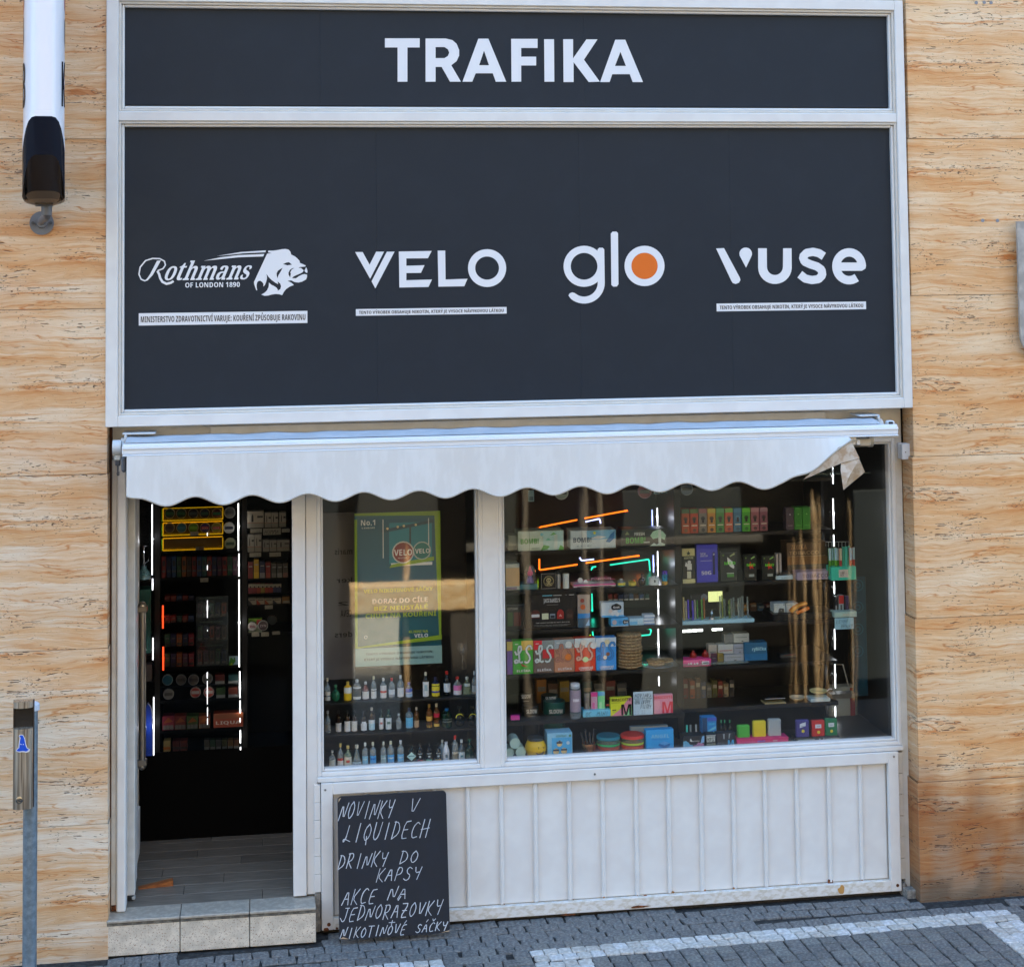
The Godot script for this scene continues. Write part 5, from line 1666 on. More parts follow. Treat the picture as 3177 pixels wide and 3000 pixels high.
	bottle("square shouldered clear bottle with a dark grey label between yellow flask and red cork", gn, 450, 560, 92, y1, z1, "flask", cg, "d0cfc8", [[.06, .18, "c9c9c4"], [.20, .56, "55544f"], [.58, .66, "d8d8d4"]])
	bottle("clear bottle with white cap, red neck and broad white label", gn, 545, 585, 78, y1, z1, "std", clear("d89088", 0.35), "e4e2dd", [[.05, .48, "dcd9d2"]])
	bottle("slim clear bottle with cream cap and narrow white label", gn, 634, 525, 62, y1, z1, "tall", cg, "d8cfa8", [[.04, .36, "e2e0da"], [.40, .46, "e2e0da"]])
	bottle("bottle with white label that has a red belt and a blue seal", gn, 740, 545, 72, y1, z1, "tall", cg, "e4e0da", [[.05, .30, "e6e3de"], [.30, .40, "b8402e"], [.40, .66, "e6e3de"]])
	bottle("clear vodka bottle with a bright red cap on the top row", gn, 832, 545, 72, y1, z1, "tall", cg, "c8281e", [[.08, .20, "8b8d90"], [.20, .45, "d5d9dc"]])
	bottle("tall bottle with white screw cap and white label beside the blue labelled one", gn, 930, 515, 74, y1, z1, "tall", cg, "e8e8e6", [[.06, .46, "dfe1e0"]])
	bottle("bottle with blue and white labels behind the sunlit streak on the top row", gn, 1022, 590, 78, y1, z1, "std", clear("8fb0cc", 0.4), "3a58a0", [[.30, .36, "dfe6ee"], [.38, .60, "2f55a8"], [.05, .28, "8aa6be"]])
	bottle("dark bottle with a tall white arched label and cream cap", gn, 1206, 480, 70, y1, z1, "tall", M("2c2a26", 0.2), "ddd6bc", [[.02, .62, "e6e6e2"], [.25, .5, "8aa0a4", 0.5]])
	bottle("navy bottle with three stacked yellow labels", gn, 1315, 535, 92, y1, z1, "flask", navy, "14183a", [[.03, .20, "d4c22c"], [.22, .30, "2c3c9c"], [.30, .54, "d8c832"], [.58, .68, "d4c22c"]])
	bottle("black bottle with white and light blue label and red cap", gn, 1440, 468, 78, y1, z1, "tall", M("0c1414", 0.12), "b0231c", [[.16, .52, "d8e4ea"]])
	bottle("clear bottle with a pink and white flower label and red cap", gn, 1556, 530, 94, y1, z1, "std", cg, "b8261e", [[.05, .28, "d6d4d8"], [.28, .56, "c76a9c"]])
	bottle("pale yellow bottle with a small round silver label near the right end", gn, 1662, 530, 92, y1, z1, "std", pale, "c8ccc4", [[.50, .66, "b8c4c0", 0.7]])
	bottle("clear bottle half hidden by the window frame at the right end of the top row", gn, 1742, 470, 60, y1, z1, "std", cg, "c2c6c4", [[.1, .4, "9ea4a2"]])
	var y2 := 1.018
	bottle("clear bottle with faint grey label at the left end of the middle row", gn, 128, 905, 66, y2, z1, "std", cg, "a8aca8", [[.1, .4, "77736a"]])
	bottle("bottle with a pale grey square label and dark neck, second in the middle row", gn, 246, 905, 66, y2, z1, "flask", brown, "20201e", [[.04, .44, "b8b4ae"]])
	bottle("dark whiskey bottle with a white label and black cap, third in the middle row", gn, 344, 905, 68, y2, z1, "flask", brown, "161616", [[.03, .52, "dcdcd8"]])
	bottle("dark whiskey bottle with a cream label and black cap, fourth in the middle row", gn, 420, 905, 68, y2, z1, "flask", brown, "161616", [[.03, .52, "d8d6cc"]])
	bottle("dark whiskey bottle with an arched white label, fifth in the middle row", gn, 525, 910, 70, y2, z1, "flask", brown, "181818", [[.04, .40, "e0e2e2"], [.40, .50, "e0e2e2", 0.7]])
	bottle("whiskey bottle with a white and turquoise label and a white cap", gn, 612, 868, 72, y2, z1, "flask", brown, "d8d8d4", [[.04, .32, "b0ccd4"], [.32, .48, "e4e8e8"]])
	bottle("narrow bottle with a red and white ticket label in the middle row", gn, 716, 895, 52, y2, z1, "tall", M("1c2a20", 0.15), "2a3a30", [[.05, .62, "dedcd8"], [.30, .40, "b05a4c", 0.7]])
	bottle("green necked bottle with a white label in the middle row", gn, 797, 890, 68, y2, z1, "flask", M("163222", 0.15), "1e4a34", [[.04, .60, "dfe3df"], [.30, .42, "56705e", 0.6]])
	bottle("clear plain bottle beside the golden streak in the middle row", gn, 910, 935, 60, y2, z1, "std", cg, "b9bcb8", [])
	bottle("bottle with a broad sky blue label and dark blue cap", gn, 1026, 875, 84, y2, z1, "flask", clear("88a8b8", 0.45), "24406c", [[.06, .56, "5aa6c8"], [.08, .12, "dfe8ee"]])
	bottle("slim brown bottle with a beige slanted label", gn, 1105, 865, 56, y2, z1, "tall", amber, "c6beb0", [[.06, .38, "a58a6a"]])
	bottle("amber whisky bottle with a golden diagonal label", gn, 1246, 832, 70, y2, z1, "tall", amber, "9a7a34", [[.30, .50, "c69a48"], [.02, .12, "8f6f2c"]])
	bottle("amber whisky bottle with a red diagonal label and cream cap", gn, 1325, 825, 68, y2, z1, "tall", amber, "e2d9b8", [[.44, .60, "b02238"], [.04, .16, "c8a648"]])
	bottle("squat dark green liqueur bottle with a black and silver label", gn, 1440, 875, 116, y2, z1, "flask", dgreen, "1a5a8c", [[.24, .50, "20322c"], [.30, .33, "c9d2cc"], [.44, .46, "c9d2cc"]])
	for k in 2:
		var b := bottle("round black bottle with a yellow disc label, " + ["left of the pair", "cut off by the window frame"][k], gn, [1580, 1722][k], 855, 116, y2, z1, "round", M("12140f", 0.15), "2a2a24", [])
		var q := W([1582, 1728][k], 980, z1 + 0.02)
		part(b, "label", shape_mesh([disc(Vector2.ZERO, 0.0215, 18)], [], 0.001), M("d2c83c", 0.5), Vector3(q.x, q.y, z1 + 0.0165))
		part(b, "label", box_mesh(Vector3(0.026, 0.006, 0.001), 0), M("3a4a6a", 0.5), Vector3(q.x, q.y - 0.008, z1 + 0.0178))
		part(b, "label", box_mesh(Vector3(0.026, 0.004, 0.001), 0), M("4a4636", 0.5), Vector3(q.x, q.y + 0.007, z1 + 0.0178))
	var y3 := 0.838
	var z3 := -0.15
	bottle("capless clear bottle with beige label at the left end of the bottom row", gn, 178, 1340, 76, y3, z3, "std", cg, "a8a49a", [[.04, .52, "b9b8a8"]])
	bottle("gold capped bottle with a red and white label in the bottom row", gn, 268, 1265, 68, y3, z3, "std", cg, "d8b868", [[.05, .32, "e0dcd4"], [.32, .42, "b03a34"]])
	bottle("gold capped bottle with an oval cream label and red crest", gn, 350, 1288, 86, y3, z3, "std", pale, "d6bc70", [[.06, .52, "e4dfca"], [.26, .38, "b0483c", 0.5]])
	bottle("cone shaped bottle with a grey blue label and cream cap", gn, 448, 1280, 106, y3, z3, "cone", clear("a8b8b4", 0.35), "ddd6c0", [[.04, .27, "a8bcc4"], [.13, .19, "34506c", 0.8]])
	for k in 5:
		var bx_: float = [540, 626, 742, 822, 930][k]
		bottle("vodka bottle with light blue label and white cap, " + ORD[k] + " of five in the bottom row", gn, bx_, [1255, 1250, 1245, 1238, 1230][k], [68, 72, 66, 78, 74][k], y3, z3, "tall", cg, ["dcdcd2", "e2dec0", "d8d4bc", "e0dab8", "e6e6e2"][k], [[.05, .46, ["7fb0c4", "4f9fd6", "8fa8a8", "58a4d8", "6fb4dc"][k]], [.10, .16, "dfe8ea"], [.30, .36, ["b9d4dc", "1f5fae", "d4d8d2", "e8eef0", "bcd8ea"][k], 0.8]])
	var dia := bottle("dark bottle with a pale turquoise diamond label", gn, 1055, 1290, 92, y3, z3, "flask", M("16201c", 0.15), "2a302c", [])
	var dq := W(1052, 1410, z3 + 0.03)
	part(dia, "label", shape_mesh([PackedVector2Array([Vector2(-0.026, 0), Vector2(0, -0.023), Vector2(0.026, 0), Vector2(0, 0.023)])], [], 0.001), M("b4d8d2", 0.5), Vector3(dq.x, dq.y, z3 + 0.0262))
	part(dia, "label", box_mesh(Vector3(0.034, 0.004, 0.001), 0), M("3c6c6c", 0.5), Vector3(dq.x, dq.y, z3 + 0.0275))
	for k in 3:
		bottle("small black bottle with a " + ["red", "mint green", "golden"][k] + " foot label in the bottom row", gn, [1143, 1243, 1345][k], 1268, 64, y3, z3, "tall", M("121414", 0.15), "24262a", [[.06, .22, ["8a2b30", "4fa890", "b8903c"][k]], [.30, .46, "22282a"], [.33, .42, "b9c0be", 0.35], [.50, .54, "b4b8b4", 0.9]])
	bottle("white glazed bottle with a small dark leaping animal on it", gn, 1432, 1240, 78, y3, z3, "vase", M("e2e8ee", 0.25), null, [[.26, .42, "5a6a74", 0.35], [.46, .49, "a8b4bc", 0.6]])
	bottle("milky glass bottle standing behind the white glazed one", gn, 1390, 1225, 60, y3, z3 - 0.07, "tall", M("8f9ea4", 0.25), "c2ccd0", [])
	bottle("clear bottle with a raised red cap near the right end of the bottom row", gn, 1530, 1178, 72, y3, z3, "tall", cg, "d03020", [[.06, .30, "7c7866"], [.32, .40, "b9b4a4"]])
	bottle("bottle with a white cap and a shield shaped white label", gn, 1602, 1222, 74, y3, z3, "std", clear("7f8c92", 0.45), "e8eef2", [[.10, .46, "ccd8dc"], [.22, .32, "4c7c80", 0.4]])
	bottle("dark green bottle at the right end of the bottom row", gn, 1692, 1212, 104, y3, z3, "std", dgreen, "1c4a34", [[.08, .40, "1d3c30"]])
	lift = 1.0
	# dark wooden shelf fronts and a faint stemmed glass
	crop(980, 1500, 3.548)
	var gl := thing("wine_glass", "stemmed wine glass hanging dimly at the right of the poster", "glass", "", Vector3(1.9, 1.32, -0.4))
	var gc := V(1435, 2022, -0.4)
	part(gl, "bowl", lathe([Vector2(0.004, 0), Vector2(0.024, 0.012), Vector2(0.034, 0.035), Vector2(0.030, 0.065), Vector2(0.027, 0.075)], 18), clear("d8e0e0", 0.05), Vector3(gc.x, gc.y - 0.02, -0.4))
	part(gl, "stem", tube([Vector3(gc.x, gc.y - 0.09, -0.4), Vector3(gc.x, gc.y - 0.02, -0.4)], 0.004), clear("d8e0e0", 0.10), Vector3.ZERO)
	part(gl, "foot", lathe([Vector2(0.03, 0), Vector2(0.03, 0.003), Vector2(0.004, 0.006)], 18), clear("d8e0e0", 0.10), Vector3(gc.x, gc.y - 0.095, -0.4))

# ---------------------------------------------------------------- right display window
func right_window() -> void:
	var black := M("0e0e0f", 0.45)
	var edge := M("1a1b1c", 0.35)
	var cab := thing("display_shelving", "black shelving with two bays behind the large right window", "shelving", "", Vector3(3.2, 0.84, -0.5))
	bx(cab, "back_panel", M("121213", 0.45), Vector3(2.11, 0.80, -0.97), Vector3(4.43, 2.55, -0.95), 0.0)
	bx(cab, "base_shelf", M("26241f", 0.5), Vector3(2.11, 0.80, -0.95), Vector3(4.39, 0.838, -0.09), 0.001)
	bx(cab, "divider", black, Vector3(3.185, 0.838, -0.80), Vector3(3.225, 2.54, -0.36), 0.001)
	bx(cab, "side_panel", black, Vector3(4.16, 0.838, -0.95), Vector3(4.18, 2.54, -0.62), 0.001)
	for s in [[1.948, -0.30], [1.731, -0.28], [1.509, -0.28], [1.274, -0.24], [1.030, -0.19]]:
		bx(cab, "shelf", edge, Vector3(2.112, s[0] - 0.022, -0.78), Vector3(3.184, s[0], s[1] + 0.012), 0.001)
	for s in [[2.30, -0.42], [1.990, -0.44], [1.704, -0.44], [1.474, -0.39], [1.236, -0.39], [1.000, -0.39]]:
		bx(cab, "shelf", edge, Vector3(3.226, s[0] - 0.022, -0.80), Vector3(4.159, s[0], s[1] + 0.012), 0.001)
	var frost := clear("a9bdb4", 0.35)
	bx(cab, "glass_shelf", frost, Vector3(3.62, 2.318, -0.80), Vector3(4.38, 2.328, -0.36), 0.0)
	bx(cab, "glass_shelf", frost, Vector3(2.95, 1.245, -0.60), Vector3(3.62, 1.253, -0.375), 0.0)
	var gs := "goods in the large window"
	# ---- light strips and neon
	crop(1560, 1520, 3.68)
	led("white vertical light strip beside the dark post in the right window, left bay", [[1768, 205, 1768, 436], [1773, 700, 1773, 985], [1779, 1125, 1780, 1468], [1781, 1570, 1781, 1960], [1786, 2130, 1788, 2240]], -0.55, 0.0055, "f4f8ff", 2.2, 0.05)
	led("blue white light strip, shorter, left of the white one in the right window", [[1706, 226, 1712, 436], [1720, 745, 1725, 945]], -0.56, 0.007, "a8b8ff", 1.4, 0.03)
	crop(2050, 1500, 2.58)
	led("long white light strip near the right end of the large window", [[1382, -130, 1383, 5], [1385, 120, 1387, 365], [1388, 410, 1390, 505], [1392, 785, 1394, 885], [1396, 1165, 1398, 1330], [1400, 1435, 1400, 1640], [1402, 1785, 1402, 1870]], -0.58, 0.0058, "f4fbff", 2.4, 0.06)
	led("row of small lit white price plates under the pipe tray", [[172, 1185, 202, 1183], [208, 1183, 250, 1180], [255, 1180, 295, 1177], [299, 1177, 340, 1174], [412, 1172, 456, 1168], [460, 1168, 498, 1165]], -0.40, 0.016, "f6fff8", 1.5, 0.03, true)
	crop(1560, 1520, 3.68)
	neon("orange neon outline of a rectangle in the upper left of the right window", [[[412, 472, -.50], [412, 428, -.50], [848, 342, -.62]], [[936, 324, -.64], [1420, 236, -.78]], [[417, 788, -.50], [418, 916, -.50], [850, 852, -.62]], [[952, 834, -.64], [1555, 750, -.80]]], "ff7a1c", 1.3, 0.0048, 0.003)
	neon("short lavender white neon bends between the orange lines", [[[946, 364, -.66], [1108, 328, -.70], [1118, 382, -.70]], [[882, 772, -.62], [892, 808, -.62], [1040, 792, -.66]]], "b8c2ff", 1.5, 0.0042, 0.002)
	neon("turquoise neon outline below the orange one in the right window", [[[1228, 856, -.62], [1672, 792, -.74], [1682, 940, -.74]], [[1010, 918, -.60], [1020, 882, -.60], [1062, 876, -.62]], [[1018, 1184, -.58], [1022, 1386, -.58]], [[1026, 1616, -.55], [1032, 1682, -.55], [1182, 1676, -.60]], [[1560, 1664, -.66], [1688, 1654, -.70], [1694, 1584, -.70], [1620, 1582, -.70]]], "2fe0b8", 1.0, 0.0042, 0.002)
	neon("lime green neon bends at the left of the skull box", [[[412, 975, -.45], [406, 1060, -.45], [408, 1130, -.45]], [[772, 1695, -.50], [1000, 1688, -.58], [998, 1655, -.58]], [[408, 1210, -.45], [410, 1228, -.45]]], "b8e030", 0.9, 0.0036, 0.0015)
	lift = 1.5
	# ---- top shelf of the left bay
	var L1 := 1.948
	var zA := -0.30
	pack("carton", "plain light grey carton at the left end of the top shelf", "carton", gs, 62, 520, 165, zA - .05, L1, .10, "9aa6a0", [["b", .0, .0, 1, .28, "7f8b86"], ["b", .0, .28, 1, .29, "4f5a55"]])
	pack("carton", "pale mint tube carton with green leaves and green lettering", "carton", gs, 170, 468, 694, zA, L1, .12, "b9cfc6", [["b", .55, .0, .98, .98, "a4cdd0"], ["p", "3f8a3a", .50, .0, .56, .28, .70, .20, .64, .05], ["p", "4d9a42", .88, .0, .93, .25, 1, .12, .99, .0], ["p", "6aa870", .70, .75, .78, .92, .84, .80], ["p", "5fae9a", .60, .50, .66, .62, .72, .52], ["c", .52, .82, .035, "6fb0c0"], ["t", .06, .36, .45, .62, "4f9a4a", "BOMB!"], ["t", .30, .08, .47, .16, "7a9a8a", "MINT"], ["b", .245, .0, .25, 1, "4a5a54"], ["b", .79, .05, .86, .80, "c4dcd8"]])
	pack("carton", "pale blue tube carton with dark blue lettering and ice splashes", "carton", gs, 772, 460, 1288, zA, L1, .12, "b4c8d0", [["b", .36, .50, 1, 1, "6fa8c8"], ["p", "2f6a9a", .78, .35, .88, .72, .98, .95, .96, .50, .86, .30], ["p", "e6f0f0", .42, .55, .60, .70, .80, .62, .62, .52], ["t", .06, .36, .46, .62, "2b4a68", "BOMB!"], ["t", .12, .12, .46, .20, "7f98a6", "ICE"], ["b", .245, .0, .25, 1, "3f5060"], ["c", .53, .86, .03, "c9cf4a"]])
	pack("carton", "black tube carton with green lettering and a pale green plant burst", "carton", gs, 1352, 450, 1868, zA, L1, .12, "17211c", [["p", "8fb8a0", .64, .62, .70, .85, .80, .96, .92, .85, .99, .62, .96, .35, .84, .50, .70, .42], ["p", "b9cfc4", .62, .02, .72, .20, .78, .10, .86, .22, .97, .12, .96, .02], ["b", .82, .08, .88, .96, "aebfb6"], ["p", "7f8a5a", .08, .72, .13, .92, .18, .72], ["t", .10, .22, .53, .56, "3f9a3c", "BOMB!"], ["t", .29, .66, .51, .84, "cfd6d0", "FRESH"], ["b", .49, .22, .62, .30, "9aa89e"]])
	for k in 3:
		tin(["pale round tin hanging above the mint carton", "dusky pink round tin above the black carton", "grey round tin in the upper row, right bay"][k], "tins under the awning edge", [672, 1625, 2105][k], [32, 20, -10][k], [80, 78, 72][k], -0.5, ["aebcb8", "a8888c", "8f9a9c"][k], ["8fa49e", "8a5c66", "6f7c84"][k], "56605e")
	for k in 3:
		pack("blister_pack", "light blue blister pack hanging near the awning, " + ORD[k] + " from the left", "pack", "hanging blister packs", [290, 1728, 1815][k], [5, 10, 10][k], [356, 1795, 1880][k], -0.5, W(300, [135, 92, 88][k], -0.5).y, .01, "8fb4bc", [["b", .15, .1, .85, .45, "5f7a80"]])
	# ---- second shelf
	crop(1560, 1740, 3.68)
	var L2 := 1.731
	var zB := -0.30
	pack("carton", "tall cream carton with a beige band at the left end of the second shelf", "carton", gs, 30, 35, 188, zB, L2 - .0, .10, "aeb5a8", [["b", 0, .15, 1, .85, "c9a878"], ["b", .05, .02, .8, .12, "8a7a86"]])
	pack("tray", "flat teal tray under the toy figure, second shelf", "tray", gs, 190, 268, 400, zB, L2, .10, "3f6a70", [])
	var fig := thing("toy_figure", "small pink and violet toy figure under a clear dome", "figurine", gs, Vector3(W(312, 265, zB - .05).x, L2 + .028, zB - .05))
	local(fig, "skirt", lathe([Vector2(0, 0), Vector2(.022, 0), Vector2(.020, .02), Vector2(.010, .04), Vector2(0, .042)], 14), M("5a4aa0", 0.5))
	local(fig, "head", ball(.017), M("d43a7a", 0.5), Vector3(0, .054, 0))
	local(fig, "crest", lathe([Vector2(.012, 0), Vector2(.006, .02), Vector2(0, .03)], 8), M("e0608a", 0.5), Vector3(0, .066, 0))
	local(fig, "dome", lathe([Vector2(.032, 0), Vector2(.032, .07), Vector2(.024, .095), Vector2(.0, .105)], 18), clear("e8eef0", 0.12))
	var sk := pack("box", "square black box with a golden skull emblem in a thin frame", "box", gs, 434, 142, 608, zB, L2, .10, "171614", [["b", .02, .02, .98, .035, "a8a49a"], ["b", .02, .965, .98, .98, "a8a49a"], ["b", .02, .035, .035, .965, "a8a49a"], ["b", .965, .035, .98, .965, "a8a49a"], ["c", .5, .5, .34, "8a8058"], ["c", .5, .5, .29, "23211b"], ["c", .5, .56, .16, "9c9266"], ["b", .43, .34, .57, .45, "9c9266"], ["c", .44, .56, .04, "23211b"], ["c", .56, .56, .04, "23211b"], ["p", "9c9266", .27, .36, .31, .40, .73, .24, .69, .20], ["p", "9c9266", .27, .24, .31, .20, .73, .36, .69, .40]])
	pack("carton", "slim grey carton on edge right of the skull box", "carton", gs, 618, 150, 660, zB, L2, .09, "6a6d6c", [["b", .4, .0, .55, 1, "b8bab6"]])
	bottle("white cylinder tube standing right of the skull box", gs, 720, 146, 72, L2, zB, "tube", M("c9cfc6", 0.4), null, [])
	pack("display_box", "pink and white display carton for a mini grinder with a scalloped top", "box", gs, 808, 265, 1288, zB, L2, .10, "e2d3da", [["b", 0, .55, 1, 1, "b8327a"], ["b", .08, .10, .9, .28, "3a2a32"]])
	var gz := zB - .06
	var ga := W(1010, 265, gz)
	var gb := W(1235, 188, gz)
	var hd := thing("display_header", "pink header card of the mini grinder carton with two grey discs", "display card", gs, Vector3(ga.x, L2 + .03, gz))
	bx(hd, "card", M("b8447c", 0.5), Vector3(W(830, 260, gz).x, L2 + .03, gz - .004), Vector3(W(1285, 230, gz).x, W(900, 225, gz).y, gz), 0.0)
	bx(hd, "card", M("cfa0ae", 0.5), Vector3(ga.x, W(900, 226, gz).y, gz - .003), Vector3(gb.x, gb.y, gz + .001), 0.0)
	part(hd, "lettering", txt("MINI-GRINDER", gb.x - ga.x - .01, .018, sans_bold), M("40242e", 0.5), Vector3(ga.x + .005, W(900, 240, gz).y, gz + .0012))
	part(hd, "lettering", txt("PLASTIC", (gb.x - ga.x) * .7, .012, sans_bold), M("8a2f5a", 0.5), Vector3(ga.x + .02, W(900, 208, gz).y, gz + .0012))
	for q in [[884, 222, 32], [944, 242, 28]]:
		var c := W(q[0], q[1], gz)
		part(hd, "emblem", shape_mesh([disc(Vector2.ZERO, q[2] / 2140.0, 18)], [], .003), M("c9d0d0", 0.4), Vector3(c.x, c.y, gz + .001))
	for k in 4:
		var jt := bottle(["small glass jar with a silver lid and yellow label", "small glass jar full of yellow pieces", "tall brown glass jar with a round shoulder", "larger jar with a drawn-on white wrapper"][k], gs, [1352, 1478, 1588, 1722][k], [205, 212, 150, 155][k], [92, 92, 82, 116][k], L2, zB, "round" if k == 2 else "flask", [clear("b8c8c8", .3), clear("c8b840", .6), M("3a2a22", .2), M("b4bcb8", .35)][k], ["b8bcbc", "44443a", "2a2220", "3a3630"][k], [[[.15, .5, "c9b84a"]], [[.1, .55, "b8a83a"]], [], [[.05, .66, "c9d2cc", 1.3], [.3, .55, "3c4440", .15]]][k])
	var mug := thing("metal_grinder", "rainbow coloured metal grinder, three rings tall", "grinder", gs, Vector3(W(1852, 262, zB).x, L2, zB))
	for k in 4:
		local(mug, "ring", lathe([Vector2(0, 0), Vector2(.020 - (k % 2) * .003, 0), Vector2(.020 - (k % 2) * .003, .019), Vector2(0, .019)], 18), M(["c09a4a", "2aa0c8", "1f7aa0", "6a4ad0"][k], 0.25, 0.8), Vector3(0, k * .0195, 0))
	# ---- third shelf
	var L3 := 1.509
	pack("box", "dark grey gift box with two narrow bottles, lettered front", "gift box", gs, 40, 500, 242, zB, L3, .09, "22211f", [["b", .05, .15, .35, .70, "2f4a24"], ["b", .42, .15, .80, .70, "4f2420"], ["t", .05, .80, .62, .88, "8a8a84", "GENTLEMAN"], ["b", .0, .985, 1, 1, "6a6c68"], ["b", .985, 0, 1, .98, "5a5c58"]])
	pack("box", "large black gift carton with five painted whiskey bottles in a row", "gift box", gs, 250, 375, 845, zB, L3, .10, "0f0f10", [
		["t", .36, .715, .67, .86, "c9ced0", "JACK DANIEL'S", serif_bold], ["b", .42, .675, .64, .682, "7f8484"],
		["p", "4a1812", .12, .30, .28, .30, .28, .48, .24, .54, .16, .54, .12, .48], ["b", .125, .34, .275, .42, "c6cace"],
		["p", "241812", .32, .26, .45, .26, .45, .46, .41, .54, .36, .54, .32, .46], ["b", .322, .27, .448, .44, "b9c2a4"],
		["p", "12171c", .47, .26, .58, .26, .58, .46, .55, .54, .50, .54, .47, .46], ["b", .475, .29, .575, .42, "6f8090"], ["b", .485, .30, .565, .38, "1c2730"],
		["p", "8a1a18", .61, .27, .74, .27, .74, .46, .70, .54, .65, .54, .61, .46], ["t", .65, .34, .70, .40, "e0b0a8", "A"],
		["p", "2a1210", .78, .26, .92, .26, .92, .46, .88, .54, .82, .54, .78, .46], ["b", .80, .30, .90, .40, "3a2a26"],
		["t", .20, .165, .85, .185, "aab0b0", "THE FINEST RANGE OF GIFT BOTTLES"], ["t", .16, .10, .86, .115, "7c8080", "DRINK WITH CARE AND WITH GOOD FRIENDS"], ["t", .22, .075, .80, .09, "7c8080", "NOT FOR PERSONS UNDER EIGHTEEN"],
		["b", .33, .945, .52, .975, "5aa0c4"], ["b", .54, .945, .70, .97, "8a9094"], ["b", .77, .955, .80, .965, "8a9094"], ["b", .84, .95, .94, .97, "a0a6a8"]])
	pack("carton", "upright carton with an orange picture above a blue band", "carton", gs, 852, 385, 995, zB + .01, L3, .09, "8f8478", [["b", 0, .28, 1, .42, "2a78b0"], ["b", 0, 0, 1, .28, "3a5464"], ["c", .42, .62, .20, "b85a2a"], ["c", .38, .82, .16, "8a3a2a"], ["p", "6fa0c0", .6, .05, .9, .25, .95, .05]])
	pack("display_box", "white and blue rolling paper stand with a black cloud logo", "display stand", gs, 1125, 472, 1380, zB, L3 + .048, .05, "aab8be", [["b", 0, 0, 1, .12, "4aa0d0"], ["c", .40, .40, .09, "c4b8b0"], ["c", .62, .36, .10, "dfe6e6"], ["c", .8, .42, .09, "9ac4dc"], ["c", .5, .22, .08, "e6eaea"], ["c", .70, .20, .09, "e0e6e6"], ["c", .55, .66, .12, "16181a"], ["c", .66, .70, .14, "16181a"], ["c", .78, .66, .11, "16181a"], ["t", .52, .60, .80, .74, "f0f0f0", "Goat"]])
	pack("carton", "light blue rolling paper carton with a black cloud logo at its right", "carton", gs, 1236, 655, 1436, zB + .02, L3, .07, "4f9fd0", [["c", .20, .5, .13, "a89a9c"], ["c", .52, .5, .10, "2f7cb4"], ["c", .78, .5, .12, "16181a"], ["c", .90, .55, .10, "16181a"], ["t", .73, .38, .96, .62, "f0f0f0", "Goat"], ["b", 0, .0, 1, .06, "dfe8ec"]])
	pack("carton", "white and light blue flat carton beside the paper carton", "carton", gs, 1448, 655, 1610, zB + .02, L3, .07, "a9cede", [["b", .02, .1, .55, .55, "6fb8dc"], ["b", .60, .2, .95, .8, "d3dfe0"], ["b", .63, .25, .92, .75, "a4c6d0"]])
	for k in 3:
		pack("carton", "flat white and blue carton, " + ["bottom", "middle", "top"][k] + " of the stack of three", "carton", gs, 1612, 690 - k * 36, 1735 - (k % 2) * 6, zB + .01, L3 + k * .0185, .06, "c4cfd4", [["b", 0, 0, 1, .25, "4a74a4"]], .001)
	for k in 8:
		pack("lighter_pack", "slim " + ["red", "red", "blue", "navy", "blue", "brown", "blue", "teal"][k] + " pack with a white foot, " + ORD[k] + " in the rear row, third shelf", "pack", "rear row of slim packs", 1205 + k * 60, 380, 1252 + k * 60, -0.5, L3 + .10, .03, ["5a1a1a", "64201c", "2a3a5c", "23304f", "2c4a74", "4a3226", "2c4a74", "2a5a60"][k], [["b", 0, 0, 1, .25, "a8b0b4"]])
	# ---- fourth shelf: crispbread cartons and the two stacks of cakes
	crop(1520, 1940, 3.312)
	var L4 := 1.274
	var zD := -0.245
	var cc := [["6a4a8a", "b09a50"], ["3f9a34", "c9a84a"], ["6a5a50", "c2242a"], ["a8765a", "8f9694"], ["c23a22", "b8c0bc"], ["3a8ac8", "c0cfd4"]]
	var words := ["ELEŠKA", "ELEŠKA", "ELEŠKA", "ELEŠKA", "LOMNICKÉ", "LOMNICKÉ"]
	var what := ["purple crispbread carton cut off by the window frame", "green crispbread carton with a red chilli", "brown grey crispbread carton with a red corner", "salmon brown crispbread carton", "red rusk carton with cream rings", "blue rusk carton with hazelnuts"]
	var xs := [[172, 232], [234, 444], [446, 658], [660, 870], [872, 1086], [1088, 1298]]
	for k in 6:
		var u0 := 0.0 if k > 0 else -2.4
		var dec := [["b", 0 if k else .0, .72, 1, 1, cc[k][1]]]
		if k in [1, 2]: dec.append(["b", 0, .72, .42, 1, cc[k][0] if k == 1 else "c22830"])
		if k == 2: dec.append(["b", .42, .72, 1, 1, "77807c"])
		if k == 2: dec.append(["b", .45, .45, 1, .72, "b0282c"])
		if k > 0:
			var ribbon: String = "d3ded8" if k < 3 else ["9a6a58", "d4a08a", "2f78b4"][k - 3]
			# two ribbon letters
			for e in [["3a3f3c", .115], [ribbon, .085]]:
				dec.append(["s", e[0], e[1], .10, .70, .16, .60, .30, .62, .42, .74, .40, .84, .30, .84, .26, .72, .30, .56, .32, .44, .24, .36, .12, .34, .08, .40, .16, .44, .28, .40, .40, .34, .48, .38])
				dec.append(["s", e[0], e[1], .94, .74, .88, .84, .76, .84, .66, .76, .68, .66, .80, .56, .84, .46, .76, .36, .64, .34, .56, .38])
			dec.append(["t", .18, .07, .86, .15, "f0f0ea", words[k]])
			if k >= 4: dec.append(["t", .22, .02, .82, .06, "f0f0ea", "SUCHARY"])
			dec.append(["b", .1, .90, .26, .92, "e8e8e0"])
			if k == 1: dec.append(["p", "a8242c", .36, .38, .44, .30, .72, .22, .60, .22, .42, .26])
